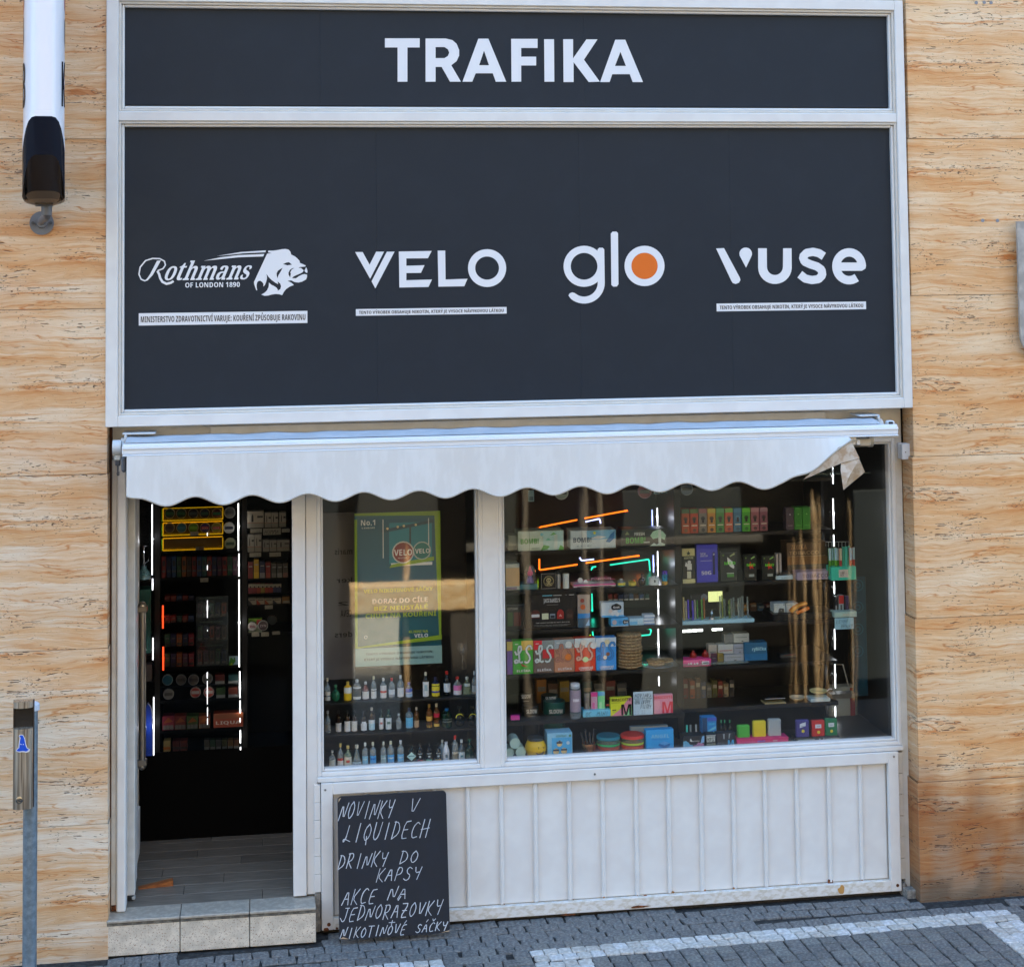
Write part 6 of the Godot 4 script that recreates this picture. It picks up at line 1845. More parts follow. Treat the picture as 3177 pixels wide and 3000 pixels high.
			if k == 4: dec.append_array([["c", .50, .36, .13, "a9c48a"], ["c", .42, .88, .14, "d4d0c0"], ["c", .9, .78, .16, "d8d8d0"], ["c", .08, .80, .12, "d0ccc0"]])
			if k == 3: dec.append_array([["c", .68, .46, .16, "c8702c"], ["c", .70, .84, .17, "b9bcb4"]])
			if k == 5: dec.append_array([["c", .44, .40, .09, "efe6d0"], ["c", .58, .50, .09, "8a5a3a"], ["c", .55, .88, .12, "d8cca0"]])
		pack("carton", what[k], "carton", "crispbread and rusk cartons", xs[k][0], [168, 160, 154, 146, 132, 126][k], xs[k][1] - 2, zD, L4, .06, cc[k][0], dec)
	for k in 11:
		cake("round flat cake, " + ORD[k] + " from the top of the tall stack", 1435 + rng.randf_range(-6, 6), L4 + .004 + (10 - k) * .0172, zD - .04, .072, k)
	for k in 3:
		cake("round flat cake on the low pile at the right, " + ["bottom one", "upper left one", "upper right one"][k], [1710, 1690, 1800][k], L4 + .004 + [0.0, .016, .0165][k], zD - .05, .048, 20 + k)
	var pl := W(1715, 430, zD - .05)
	solo("plate", "thin clear plate under the low pile of cakes", "plate", gs, lathe([Vector2(0, 0), Vector2(.07, 0), Vector2(.095, .006), Vector2(.093, .008), Vector2(.068, .003), Vector2(0, .003)], 24), clear("c8d0d0", .4), Vector3(pl.x, L4, zD - .05))
	# ---- fifth shelf
	var L5 := 1.030
	var zE := -0.195
	for k in 4:
		var q: Array = [[372, 725, 150, "1c1917", "black canister with pale lettering, rear left"], [625, 735, 170, "17302c", "dark teal canister with pale lettering, rear"], [430, 840, 175, "151413", "black canister with bold pale lettering, front left"], [678, 800, 225, "12463e", "tall teal green canister with pale lettering"]][k]
		canister(q[4], q[0], q[1], q[2], zE - (.16 if k < 2 else .07), L5 if k < 2 else .838, q[3], "SLOOW", 885 if k > 1 else [730, 752][k])
	solo("box", "tiny magenta box beside the canisters", "box", gs, box_mesh(Vector3(.05, .024, .03), .001), M("c03a8c", .5), Vector3(W(257, 968, zE).x, W(257, 968, zE).y, zE))
	bottle("clear tube bottle with a grey pink label and silver lid", gs, 875, 595, 110, L5, zE, "jar", clear("b0b8b8", .35), "c4c8c8", [[.20, .82, "8f7f88", 1.4], [.50, .58, "d8d0d4", .6]])
	pack("display_tray", "light blue open tray holding papers on edge", "tray", gs, 956, 872, 1240, zE, L5, .09, "6fc0d8", [["h", .10, .15, .92, .75, "2a4a5a", "OCB MINI"]])
	for k in 4:
		pack("paper_booklet", ["grey booklet at the left in the blue tray", "pink and grey booklet in the blue tray", "mint green booklet in the blue tray", "dark green booklet low in the blue tray"][k], "booklet", gs, [970, 1040, 1108, 1192][k], [700, 690, 682, 810][k], [1022, 1104, 1180, 1235][k], zE - .03, L5 + .004, .02, ["4a4a4a", "b88a98", "5fb878", "1f4a3a"][k], [["b", .2, .05, .55, .55, ["6a6a68", "d86a9a", "a8e0a8", "5a2a2a"][k]], ["b", 0, .82, 1, 1, ["5a5a58", "c83a7a", "4a90b0", "a03028"][k]]])
	pack("paper_pack", "yellow, pink and green paper pack with a black letter", "pack", gs, 1240, 742, 1456, zE, L5, .03, "c8cc30", [["p", "d88a9a", .05, .0, .60, .0, 1, .55, 1, .98, .9, .98, .4, .3], ["p", "7fc48a", .60, .0, 1, 0, 1, .55, .80, .30], ["t", .05, .80, .96, .96, "15170f", "MASCOTTE"], ["t", .50, .02, .98, .62, "0c100c", "M"], ["b", .05, .72, .45, .74, "5a6a20"], ["b", .07, .30, .25, .35, "3a3a30"]])
	pack("price_card", "white handwritten card between the two lettered paper packs", "card", gs, 1474, 682, 1674, zE + .01, L5, .003, "c4dbe4", [["h", .06, .74, .96, .92, "22303c", "NOVINKA"], ["b", .02, .70, .96, .715, "2a3a44"], ["h", .06, .48, .90, .66, "22303c", "UHLÍKOVÉ"], ["h", .36, .28, .90, .44, "22303c", "FILTRY"], ["h", .05, .14, .6, .20, "4a5a66", "KS 25"], ["h", .05, .04, .6, .10, "4a5a66", "KS 50"]], 0.0005)
	pack("paper_pack", "dusky pink paper pack with a red letter", "pack", gs, 1684, 712, 1880, zE, L5, .03, "c87c90", [["t", .02, .78, .98, .94, "d83a54", "MASCOTTE"], ["t", .44, .02, .99, .62, "c82840", "M"], ["p", "d894a0", .0, .0, .40, .0, .3, .7, .0, .7]])
	# ---- window ledge, left bay
	var L6 := 0.838
	var zF := -0.13
	for k in 3:
		var q: Array = [[258, 1215, 56], [318, 1305, 54], [205, 1312, 46]][k]
		var c := W(q[0], q[1], zF)
		var r: float = q[2] / 3.312 / 556.0
		var cn := thing("round_tube", "pale green cardboard tube end, " + ["on top of the little pile", "lower right of the pile", "lower left of the pile"][k], "tube", "pile of tubes on the window ledge", Vector3(c.x, c.y - r, zF - .05))
		part(cn, "tube_wall", lathe([Vector2(0, 0), Vector2(r, 0), Vector2(r, .098), Vector2(r * .93, .100), Vector2(r * .90, .096), Vector2(0, .096)], 22), M("9fb8ae", .5), Vector3(c.x, c.y, zF - .10)).rotation.x = PI / 2
	var sm := W(470, 1265, zF - .03)
	var pot := thing("smiley_pot", "round yellow pot with a winking smile and a dark lid", "pot", gs, Vector3(sm.x, L6, zF - .03))
	var R := .060
	local(pot, "pot_body", lathe([Vector2(0, 0), Vector2(R * .62, 0), Vector2(R * .88, .018), Vector2(R, .044), Vector2(R * .96, .066), Vector2(R * .80, .086), Vector2(R * .70, .093), Vector2(0, .093)], 26), M("e0b51c", .3))
	local(pot, "pot_lid", lathe([Vector2(R * .74, .093), Vector2(R * .76, .096), Vector2(R * .76, .104), Vector2(R * .72, .107), Vector2(0, .107)], 22), M("4a4c4c", .3, .6))
	local(pot, "mouth", shape_mesh([PackedVector2Array([Vector2(-.004, .004), Vector2(.004, -.012), Vector2(.018, -.020), Vector2(.032, -.014), Vector2(.041, .006), Vector2(.028, -.002), Vector2(.012, -.003)])], [], .012), M("2a0f0c", .5), Vector3(-.004, .034, R * .86 - .004))
	local(pot, "eye", box_mesh(Vector3(.0035, .014, .006), .001), M("1c140c", .5), Vector3(.008, .054, R * .97 - .003))
	local(pot, "eye", box_mesh(Vector3(.012, .004, .006), .001), M("1c140c", .5), Vector3(.036, .058, R * .80 - .003))
	pack("box", "light blue carton with three smiling ashtrays printed on it", "box", gs, 590, 1105, 846, zF, L6, .10, "8ac0d8", [["b", .17, .08, .97, .80, "4fa4d0"], ["c", .48, .55, .11, "c9b078"], ["c", .34, .24, .12, "d0b47c"], ["c", .66, .25, .12, "d0b47c"], ["b", .36, .56, .60, .64, "3c4a5a"], ["b", .22, .26, .46, .33, "3c4a5a"], ["b", .54, .27, .78, .34, "3c4a5a"], ["c", .82, .58, .07, "bcd6e0"], ["c", .48, .66, .04, "3c4a5a"], ["t", .34, .84, .76, .92, "4a7a68", "ASHTRAY"], ["c", .90, .88, .05, "4a7a5a"]])
	var cop := W(1018, 1270, zF - .02)
	var cb := thing("copper_bowl", "small copper bowl with dark sticks standing in it", "bowl", gs, Vector3(cop.x, L6, zF - .02))
	local(cb, "bowl", lathe([Vector2(0, .014), Vector2(.022, .014), Vector2(.034, .022), Vector2(.038, .044), Vector2(.039, .062), Vector2(.036, .062), Vector2(.034, .044), Vector2(.0, .03)], 22), M("c88a5c", .25, .9))
	local(cb, "foot", lathe([Vector2(0, 0), Vector2(.02, 0), Vector2(.018, .014), Vector2(0, .014)], 16), M("8a5a3c", .3, .8))
	for k in 4:
		local(cb, "stick", tube([Vector3(-.02 + k * .013, .04, 0), Vector3(-.045 + k * .026, .12 + (k % 2) * .016, -.01)], .006, 8), M("1c1a1a", .4))
	for k in 2:
		var bw := W([1222, 1470][k], 1260, zF - .04)
		var bo := thing("storage_box", ["clear round box with a green rim", "clear round box with red lid and lime band"][k], "box", gs, Vector3(bw.x, L6 + .018, zF - .05))
		var rr := .066
		local(bo, "base", lathe([Vector2(0, 0), Vector2(rr * .96, 0), Vector2(rr, .012), Vector2(rr, .02), Vector2(0, .02)], 26), M(["9a3a22", "b83a22"][k], .4))
		local(bo, "wall", lathe([Vector2(rr, .02), Vector2(rr * 1.0, .060)], 26), clear(["8fae9a", "b0a878"][k], .35))
		local(bo, "band", lathe([Vector2(rr * 1.015, .026), Vector2(rr * 1.015, .036)], 26), M(["2f9a5a", "a8b83a"][k], .4))
		local(bo, "lid", lathe([Vector2(rr * 1.03, .058), Vector2(rr * 1.03, .068), Vector2(rr * .95, .074), Vector2(0, .074)], 26), M(["1f6a78", "c03428"][k], .35))
	pack("box", "red tray under the two round storage boxes", "tray", gs, 1095, 1298, 1600, zF - .01, L6, .14, "a8301c", [])
	pack("box", "bright blue carton with a small blue machine printed on it", "box", gs, 1604, 1072, 1888, zF, L6, .05, "2f9ad4", [["t", .18, .62, .84, .78, "8fd0ee", "ANGEL"], ["t", .20, .53, .80, .58, "1f78b4", "TUBE MACHINE"], ["p", "1f5f98", .44, .28, .66, .12, .86, .26, .86, .36, .66, .46, .46, .38], ["p", "4f8fc0", .46, .38, .66, .46, .86, .36, .66, .28]])
	pack("box", "pale blue carton behind the bright blue one", "box", gs, 1445, 1035, 1830, zF - .14, L6, .03, "6fa0c8", [["b", 0, .72, 1, 1, "8f9c9c"]])
	# ---- right bay, top shelf
	crop(2050, 1500, 2.58)
	var R1 := 1.990
	var zR := -0.45
	var names := ["orange", "orange red", "grey", "amber", "green", "orange and pink", "blue", "bright green", "dusty pink", "mauve"]
	var cs := ["a84a20", "a83c20", "6f685f", "b07a24", "3f7a34", "b0502c", "2f5f7a", "4a9a34", "8f5a60", "7a4a54"]
	for k in 10:
		pack("vape_carton", "tall " + names[k] + " carton, " + ORD[k] + " in the row on the top right shelf", "carton", "tall cartons on the top right shelf", 166 + k * 69.5, 205 - k * 1.4, 166 + k * 69.5 + 64, zR, R1, .06, cs[k], [["b", 0, .82, 1, 1, ["3f5a34", "4f6a34", "8a5a54", "a89a34", "4f8a54", "6a9a3c", "3a708a", "62b83c", "a87a7c", "8a6a70"][k]], ["c", .5, .60, .26, ["6a3a22", "5a3a20", "3a3a38", "5a3a1c", "2a4a28", "6a3a28", "4a7a94", "2a5a24", "5a3a40", "4a2f38"][k]], ["b", .36, .42, .64, .62, "241f1c"], ["b", .15, .30, .85, .34, "c9c0a8"], ["c", .5, .13, .22, ["7a5a34", "5a3a28", "3a3834", "4a3018", "24441f", "7a2f24", "24485c", "2f6a28", "4a3036", "3a2830"][k]]])
	for k in 3:
		pack("vape_carton", ["dark mauve carton left of the two green ones", "plain green carton, left of the pair", "plain green carton, right of the pair"][k], "carton", "tall cartons on the top right shelf", [1003, 1070, 1136][k], [196, 192, 190][k], [1067, 1134, 1200][k], zR, R1, .06, ["463a42", "2f7a28", "2f7f2a"][k], [["c", .5, .70, .08, ["c4c0c0", "8ac070", "8ac070"][k]], ["b", .2, .18, .8, .22, ["7a7076", "4a9a3c", "4a9a3c"][k]]])
	# second shelf: pouches
	var R2 := 1.704
	pack("pouch", "dark pouch with cream panels and a hemp leaf above a robed figure", "pouch", gs, 171, 520, 272, zR, R2, .03, "1f1e18", [["b", .0, .78, 1, 1, "b0ac78"], ["p", "23301c", .5, .94, .56, .88, .66, .88, .58, .84, .64, .80, .5, .82, .36, .80, .42, .84, .34, .88, .44, .88], ["c", .55, .60, .14, "d8dcd8"], ["b", .38, .38, .74, .56, "c9cfcc"], ["p", "c9cfcc", .28, .62, .20, .50, .40, .46, .44, .54], ["b", .36, .14, .68, .34, "b8bca4"], ["b", 0, 0, 1, .12, "b8b88a"], ["t", .15, .70, .85, .76, "a8a880", "KRATOM"]])
	pack("pouch", "violet blue pouch lettered 50G", "pouch", gs, 286, 490, 455, zR, R2, .035, "3a3aa8", [["t", .22, .20, .68, .30, "dfe2f0", "50G"], ["t", .18, .74, .44, .79, "c4c8e8", "NEW"], ["t", .18, .68, .52, .73, "c4c8e8", "KRATOM"], ["b", .18, .57, .72, .58, "c4c8e8"], ["b", .76, .20, .86, .80, "23234a"], ["c", .81, .74, .045, "c4c8e8"]])
	for k in 3:
		pack("pouch", ["dark pouch with lime lettering over a white leaf", "black pouch with lime lettering over a red star, left one", "black pouch with lime lettering over a red star, right one"][k], "pouch", gs, [478, 664, 812][k], [545, 570, 575][k], [612, 768, 918][k], zR, R2, .03, ["1c211c", "161a16", "151a15"][k], [["p", "7fae5a" if k else "8a9a6a", .55, .86, .82, .95, .86, .90, .58, .82], ["c", .17, .88, .06, "55702f"]] + ([["p", "d0d6d2", .40, .82, .72, .66, .82, .48, .78, .42, .56, .50, .42, .64]] if k == 0 else [["p", "c0201c", .50, .74, .60, .62, .78, .64, .68, .55, .76, .44, .58, .50, .46, .42, .44, .54, .30, .58, .44, .64]]) + [["t", .22, .56, .88, .66, "5fd02a", "MED"], ["b", .35, .26, .78, .29, "9aa89a" if k == 0 else "2a2f2a"], ["b", .38, .15, .78, .25, "3f7a2c" if k == 0 else "8a9490"]])
	pack("lighter", "tall chrome lighter on the second right shelf", "lighter", gs, 924, 560, 968, zR, R2 + .03, .03, "a09a92", [["b", .35, 0, .6, 1, "3a3836"]])
	pack("booklet", "white booklet with a black cover lying on the second right shelf", "booklet", gs, 926, 738, 1062, zR + .01, R2, .06, "b4ccd2", [["b", .3, .35, .7, .55, "8fa8ae"]])
	pack("booklet", "black wedge shaped booklet on the white one", "booklet", gs, 932, 705, 1050, zR, R2 + .0235, .05, "15181c", [["b", .45, .02, .98, .3, "4a5a6a"]])
	pack("tobacco_box", "large brown tobacco carton with faint letters behind the streaks", "carton", gs, 1010, 470, 1330, zR - .08, R2 + .0, .12, "4a3826", [["t", .10, .80, .50, .94, "8a6a44", "ZORKA", serif_bold], ["t", .05, .64, .80, .74, "7f6a50", "TOBACCO"], ["b", .04, .58, .96, .60, "7f6a50"], ["b", 0, .35, 1, .57, "6a4c2c"], ["b", 0, 0, 1, .34, "3a3a3a"]])
	pack("display_tray", "grey mauve open tray with faint lettering in front of the tobacco carton", "tray", gs, 1092, 706, 1362, zR + .05, R2, .09, "8a8296", [["t", .16, .25, .92, .72, "5f5868", "TOBACCO"]])
	pack("display_tray", "turquoise tray with a handwritten price tag", "tray", gs, 1366, 668, 1566, zR + .10, R2, .09, "38b89a", [["b", .30, .22, .68, .80, "b9b4a8"], ["h", .36, .34, .62, .66, "3a3430", "129.-"]])
	for k in 10:
		var x0: float = [1345, 1368, 1392, 1412, 1432, 1456, 1478, 1500, 1512, 1535][k]
		pack("lighter", "slim " + ["green and white", "green and light blue", "green and pale blue", "green and white", "red and cream", "turquoise", "turquoise", "turquoise", "red and light blue", "red and white"][k] + " lighter, " + ORD[k] + " in the turquoise tray", "lighter", "lighters in the turquoise tray", x0, [520, 518, 516, 520, 520, 508, 505, 503, 515, 512][k], x0 + 19, zR + .07 - (k % 2) * .02, R2 + .02, .014, ["4a8a2c", "4a902c", "58982f", "4f942c", "a03a34", "46a890", "4aae96", "44a48c", "a83a30", "b03c30"][k], [] if k in [5, 6, 7] else [["b", 0, .56, 1, 1, ["a8c8d0", "8fbcd0", "9cc4d4", "b4d4d8", "c0b89a", "", "", "", "88b4cc", "b0d0d8"][k]]], .003)
	# wire rack over the tray
	var rk := thing("wire_rack", "bent white wire rack above the lighters", "rack", gs, W(1420, 500, zR - .02))
	var wr := M("b4b8b8", .3, .7)
	part(rk, "wire", tube([W(1322, 500, zR), W(1322, 468, zR), W(1508, 466, zR), W(1510, 505, zR)], .0016, 6), wr, Vector3.ZERO)
	for k in 6: part(rk, "wire", tube([W(1345 + k * 27, 467, zR), W(1345 + k * 27, 508, zR)], .0013, 6), wr, Vector3.ZERO)
	# third shelf: tray with glass pipes
	var R3 := 1.474
	var zT := -0.395
	pack("pipe_tray", "long pale blue tray full of glass pipes", "tray", gs, 174, 1092, 752, zT, R3, .10, "8fb8c4", [["b", .435, .0, .44, 1, "5f8894"]])
	for k in 22:
		var xk: float = 196 + k * 24.5
		if k in [8, 9, 10, 11]: continue
		var tc: String = ["a89a6a", "9a9484", "5a4ac0", "4a3aa8", "8a8a80", "3f7a3c", "4a7a34", "8a5a34", "8a948c", "8a948c", "8a948c", "8a948c", "9aa48c", "8fa04a", "8a9c94", "7f9a4a", "94a09a", "8fa4a0", "94a49e", "8a9a98", "98a8a4", "8f9f9c"][k]
		solo("glass_pipe", ("slim " + ("coloured" if k < 8 else "clear") + " glass pipe, " + ORD[k if k < 8 else k - 12] + (" from the left in the tray" if k < 8 else " of the clear group in the tray")), "pipe", "glass pipes in the tray", tube([Vector3(0, 0, 0), Vector3(.0, W(0, 930 + (k * 37 % 40), zT).y - R3, -.008)], .006, 8), clear(tc, .62) if k > 7 else M(tc, .2), Vector3(W(xk, 1000, zT).x, R3 + .002, zT - .03 - (k % 3) * .018))
	var pg := thing("metal_figure", "small polished metal figure on the pipe tray", "figurine", gs, Vector3(W(420, 1060, zT).x, R3 + .02, zT - .03))
	local(pg, "body", lathe([Vector2(0, 0), Vector2(.02, 0), Vector2(.016, .012), Vector2(.006, .024), Vector2(.012, .034), Vector2(.004, .05), Vector2(.007, .056), Vector2(0, .062)], 14), M("9a9a96", .2, .9))
	pack("painted_glow_card", "pale card with painted glow standing behind the pipe tray", "card", gs, 384, 866, 495, zT - .08, W(400, 948, zT - .08).y, .01, "b8c080", [["b", .64, 0, .65, 1, "7a8050"]], .0005, glow("c8d08a", 0.35))  # light on the card is put in as its own emission
	pack("disc_tool", "grey round grinder on a black handle over the pipes", "tool", gs, 240, 890, 350, zT - .06, W(300, 935, zT - .06).y, .02, "14161c", [["c", .98, .5, .24, "5a6068"]])
	for k in 2:
		pack("carton", ["white carton with a grey gadget, left one", "white carton with a grey gadget, half hidden by the hot dog"][k], "carton", gs, [908, 1006][k], [962, 958][k], [1000, 1100][k], zT - .05, 1.512, .08, "a9b4b2", [["p", "3f4444", .35, 0, .40, .36, .48, .50, .80, .46, .86, .40, .88, 0], ["c", .62, .25, .05, "8a9090"], ["c", .86, .86, .05, "4a5052"], ["b", .06, .82, .5, .86, "6f7876"], ["b", .06, .62, .26, .64, "8a9492"]])
	bx(cab, "shelf_riser", edge, Vector3(3.78, 1.474, -0.60), Vector3(4.159, 1.511, -0.40), 0.001)
	var dog := thing("toy_hot_dog", "orange toy hot dog with dark lettering lying on the third right shelf", "toy", gs, Vector3(W(1110, 1000, zT).x, 1.512, zT - .03))
	var ha := W(1040, 1028, zT - .03) - dog.position
	var hb := W(1165, 962, zT - .03) - dog.position
	local(dog, "bun", tube([ha, ha.lerp(hb, .2) + Vector3(0, .012, 0), ha.lerp(hb, .7) + Vector3(0, .010, 0), hb], .014, 12), M("b06a24", .5))
	local(dog, "sausage", tube([ha + Vector3(0, .004, .014), ha.lerp(hb, .5) + Vector3(0, .018, .02), hb + Vector3(0, .004, .014)], .008, 10), M("d89a3a", .4))
	local(dog, "bun", tube([ha + Vector3(.03, -.004, .022), hb + Vector3(.01, -.02, .022)], .011, 12), M("b8641c", .5))
	# fourth shelf
	var R4 := 1.236
	crop(2080, 1840, 4.9675)
	pack("carton", "magenta carton with white symbols and a black cartridge", "carton", gs, 198, 1025, 630, -.39, R4, .08, "c83a7c", [["p", "e8dce4", .15, .3, .19, .6, .24, .3], ["c", .28, .45, .035, "e8dce4"], ["p", "e8dce4", .36, .3, .40, .62, .45, .3], ["c", .50, .45, .035, "e8dce4"], ["b", .66, .25, .92, .72, "d8d4d8"], ["b", .70, .45, .90, .58, "1c1a1e"], ["h", .54, .4, .68, .85, "2a1a24", "92"]])
	for k in 2:
		solo("jar", ["round dark red jar behind the magenta carton, left", "round dark red jar behind the magenta carton, right"][k], "jar", gs, lathe([Vector2(0, 0), Vector2(.016, 0), Vector2(.021, .02), Vector2(.02, .035), Vector2(.01, .046), Vector2(.008, .055), Vector2(0, .056)], 16), M("7a1410", .3), Vector3(W([350, 540][k], 900, -.45).x, R4 + .022, -.45))
	for q in [[590, 800, 722, 1000, "8a8478", "beige carton behind the small dark ones"], [980, 622, 1215, 770, "8f938a", "white carton at the top of the pile, centre"], [832, 635, 975, 780, "5a5c58", "dim grey carton at the top left of the pile"], [738, 792, 975, 940, "9a9c96", "white carton with a red line in the pile"], [985, 785, 1140, 940, "83868c", "grey carton with a bluish picture in the pile"], [638, 935, 720, 1060, "3f2030", "small dark red carton beside the magenta one"], [725, 930, 825, 1060, "6a5a24", "small olive gold carton"], [830, 945, 1135, 1030, "84898c", "long low grey carton at the foot of the pile"]]:
		pack("carton", q[5], "carton", "pile of cartons on the fourth right shelf", q[0], q[1], q[2], -.44 + (.02 if q[3] > 1000 else 0.0), W(q[0], q[3], -.44).y if q[3] < 1000 else R4 + (.0 if q[3] > 1040 else .012), .06, q[4], [["b", .08, .30, .9, .38, "8a3a34"]] if q[0] == 738 else [["b", .12, .55, .85, .62, "5f625e"], ["b", .5, .1, .62, .22, "4a4c4a"]])
	bx(cab, "pile_riser", edge, Vector3(3.226, 1.236, -0.62), Vector3(3.70, 1.2475, -0.47), 0.0)
	pack("carton", "petrol blue carton with lower case lettering and a small white fish blade", "carton", gs, 1142, 760, 1490, -.42, R4 + .012, .07, "16506e", [["t", .34, .48, .95, .74, "8fb8c0", "rybička"], ["p", "c4d4d8", .42, .26, .46, .24, .60, .04, .52, .04], ["b", 0, 0, 1, .38, "135a80"]])
	pack("carton", "dim grey and red carton right of the petrol blue one", "carton", gs, 1700, 945, 1945, -.5, R4, .06, "3a3c3a", [["b", .2, .75, .9, 1, "5a1c1c"]])
	# fifth shelf
	var R5 := 1.000
	crop(2080, 2060, 4.9675)
	pack("box", "beige carton with a black and white lid on the fifth right shelf", "box", gs, 1460, 595, 1785, -.385, R5, .08, "8f825c", [])
	pack("box", "flat black box with a white edge on the beige carton", "box", gs, 1462, 545, 1765, -.39, R5 + .0285, .07, "1a1a1c", [["b", 0, .15, 1, .75, "c4c8c8"]])
	crop(2380, 2060, 4.846)
	for k in 2:
		var q: Array = [[480, 500, .045, "a8a088", "oval cream dish with crumpled foil"], [805, 505, .052, "b0a878", "round straw coloured dish on the white tray"]][k]
		var dc := W(q[0], q[1], -.42)
		solo("dish", q[4], "dish", gs, lathe([Vector2(0, .002), Vector2(q[2] * .7, 0), Vector2(q[2], .010), Vector2(q[2] * 1.02, .016), Vector2(q[2] * .9, .012), Vector2(q[2] * .6, .005), Vector2(0, .005)], 24), M(q[3], .5), Vector3(dc.x, R5 + (.004 if k == 0 else .036), -.45))
	pack("display_tray", "white tray with two lines of handwriting under the straw dish", "tray", gs, 662, 520, 955, -.385, R5, .09, "b0c8cc", [["h", .10, .55, .26, .75, "3a4a50", "CENA"], ["h", .62, .55, .92, .75, "3a4a50", "CENA 50"], ["h", .10, .2, .26, .38, "3a4a50", "KS"]])
	solo("tool_blade", "small bright folding blade above the straw dish", "knife", gs, tube([W(905, 405, -.42), W(950, 372, -.42), W(985, 385, -.42), W(1060, 455, -.42)], .004, 6), M("c9cccc", .2, .9), Vector3.ZERO)
	pack("carton", "broad grey brown carton right of the white tray", "carton", gs, 960, 450, 1340, -.40, R5 + .008, .07, "57524a", [])
	# dim stock at the back of the lower shelves
	crop(2050, 1940, 2.58)
	for k in 9:
		pack("carton", ["dark red", "rust orange", "brown", "navy", "dim grey", "olive", "dull red", "beige", "charcoal"][k] + " carton, " + ORD[k] + " in the dim row on the fifth right shelf", "carton", "dim cartons at the back", 180 + k * 46 + (k * 17 % 9), [430, 445, 420, 455, 470, 440, 450, 465, 435][k], 220 + k * 46 + (k * 17 % 9), -0.60, R5, .06, ["5a1c18", "7a3a18", "4a3220", "24304a", "5a5c58", "4a4a24", "64241c", "7a6c54", "2c2c2e"][k], [["b", .12, .55, .88, .75, "8a8478"], ["b", .12, .1, .6, .2, "3a3834"]])
	for k in 6:
		pack("carton", ["grey", "wine red", "teal", "dull white", "ochre", "dark blue"][k] + " carton, " + ORD[k] + " in the dim row on the fourth right shelf", "carton", "dim cartons at the back", 590 + k * 44, [150, 165, 140, 158, 170, 148][k], 630 + k * 44, -0.66, R4, .06, ["4a4c4a", "4a1a1e", "1f4444", "77766e", "6a5428", "202a48"][k], [["b", .1, .6, .9, .8, "6f6c64"]])
	for k in 7:
		pack("carton", ["plum", "dark green", "grey", "amber", "brown", "steel blue", "maroon"][k] + " carton, " + ORD[k] + " behind the pipes on the third right shelf", "carton", "dim cartons at the back", 470 + k * 62, [-170, -160, -185, -165, -178, -158, -172][k], 522 + k * 62, -0.70, R3, .06, ["40203a", "22402a", "565852", "7a5a20", "4c3524", "2f4a60", "4a1c1c"][k], [["b", .15, .55, .85, .8, "77746a"]])
	crop(1520, 1940, 3.312)
	for k in 8:
		pack("carton", ["amber", "brown", "mustard", "navy", "dark teal", "grey", "dusky red", "slate"][k] + " box, " + ORD[k] + " in the shaded rear row above the canisters", "box", "dim boxes at the back", 480 + k * 118, [560, 600, 575, 610, 585, 600, 570, 595][k], 580 + k * 118, -0.55, L5, .08, ["8a5a18", "4a3018", "7a641c", "1c2440", "1c3c3c", "4c4e4c", "5a241f", "34383e"][k], [["b", .1, .5, .9, .7, "6a675e"]])
	# notes on the right
	crop(2380, 1560, 4.2625)
	pack("display_tray", "pale mint tray of matches above a handwritten note", "tray", gs, 892, 1440, 1190, -.36, W(1000, 1515, -.36).y, .07, "9ab8ae", [["b", .38, .25, .66, .65, "b0b8a4"]])
	pack("price_card", "light blue handwritten note hanging below the mint tray", "card", gs, 898, 1522, 1150, -.355, W(1000, 1672, -.355).y, .003, "8fbcc8", [["h", .06, .58, .72, .86, "3a4a54", "LEVNÉ"], ["h", .30, .14, .92, .42, "3a4a54", "ZÁPALKY"]], .0004)
	for k in 4:
		pack("match_pack", ["black slim pack with white letters behind the mint tray", "red and white pack with dark letters behind the mint tray", "dark slim pack behind the mint tray", "violet slim pack behind the mint tray"][k], "pack", gs, [895, 950, 1018, 1040][k], [1240, 1225, 1230, 1235][k], [935, 1015, 1036, 1085][k], -.42, W(950, 1470, -.42).y, .03, ["1c1c1e", "8a9a9c", "22242a", "3a3048"][k], [["b", 0, .55, 1, 1, ["232325", "b03028", "2a2c30", "4a3a58"][k]], ["b", .3, .1, .6, .5, ["b0b4b4", "3a3a3a", "3a3c40", "5a4a6a"][k]]])
	var mt := W(892, 1515, -.36)
	bx(cab, "bracket_shelf", edge, Vector3(W(860, 1500, -.36).x, W(1000, 1515, -.36).y - .006, -.62), Vector3(W(1195, 1500, -.36).x, W(1000, 1515, -.36).y - .0005, -.36), 0.0)
	var tb := pack("hanging_banner", "dark teal paper banner with ring ornaments right of the notes", "banner", gs, 1110, 975, 1305, -.55, W(1200, 2560, -.55).y, .003, "0c3a48", [])
	for k in 4:
		var q := W(1205, 1090 + k * 290, -.55)
		part(tb, "ornament", shape_mesh([disc(Vector2.ZERO, .034, 22)], [disc(Vector2.ZERO, .030, 22)], .001), M("14566a", .5), Vector3(q.x, q.y, -.549))
		part(tb, "ornament", shape_mesh([disc(Vector2.ZERO, .016, 18)], [disc(Vector2.ZERO, .012, 18)], .001), M("14566a", .5), Vector3(q.x, q.y, -.549))
	# ---- window ledge, right bay
	crop(2080, 2060, 4.9675)
	pack("carton", "black carton with blue and pink cloud print and a mushroom emblem", "carton", gs, 198, 1105, 528, -.13, L6, .08, "202022", [["p", "5a9ab8", .0, .0, .0, .62, .12, .66, .26, .52, .30, .38, .46, .32, .40, 0], ["p", "a06a8a", .40, 0, .46, .30, .62, .36, .70, .52, .96, .40, .98, 0], ["p", "7aa8cc", .80, .42, .98, .50, .98, .98, .88, .92], ["p", "c4c8c4", .30, .64, .34, .82, .42, .64, .40, .58], ["t", .42, .58, .74, .66, "a8aca8", "MUSH"]])
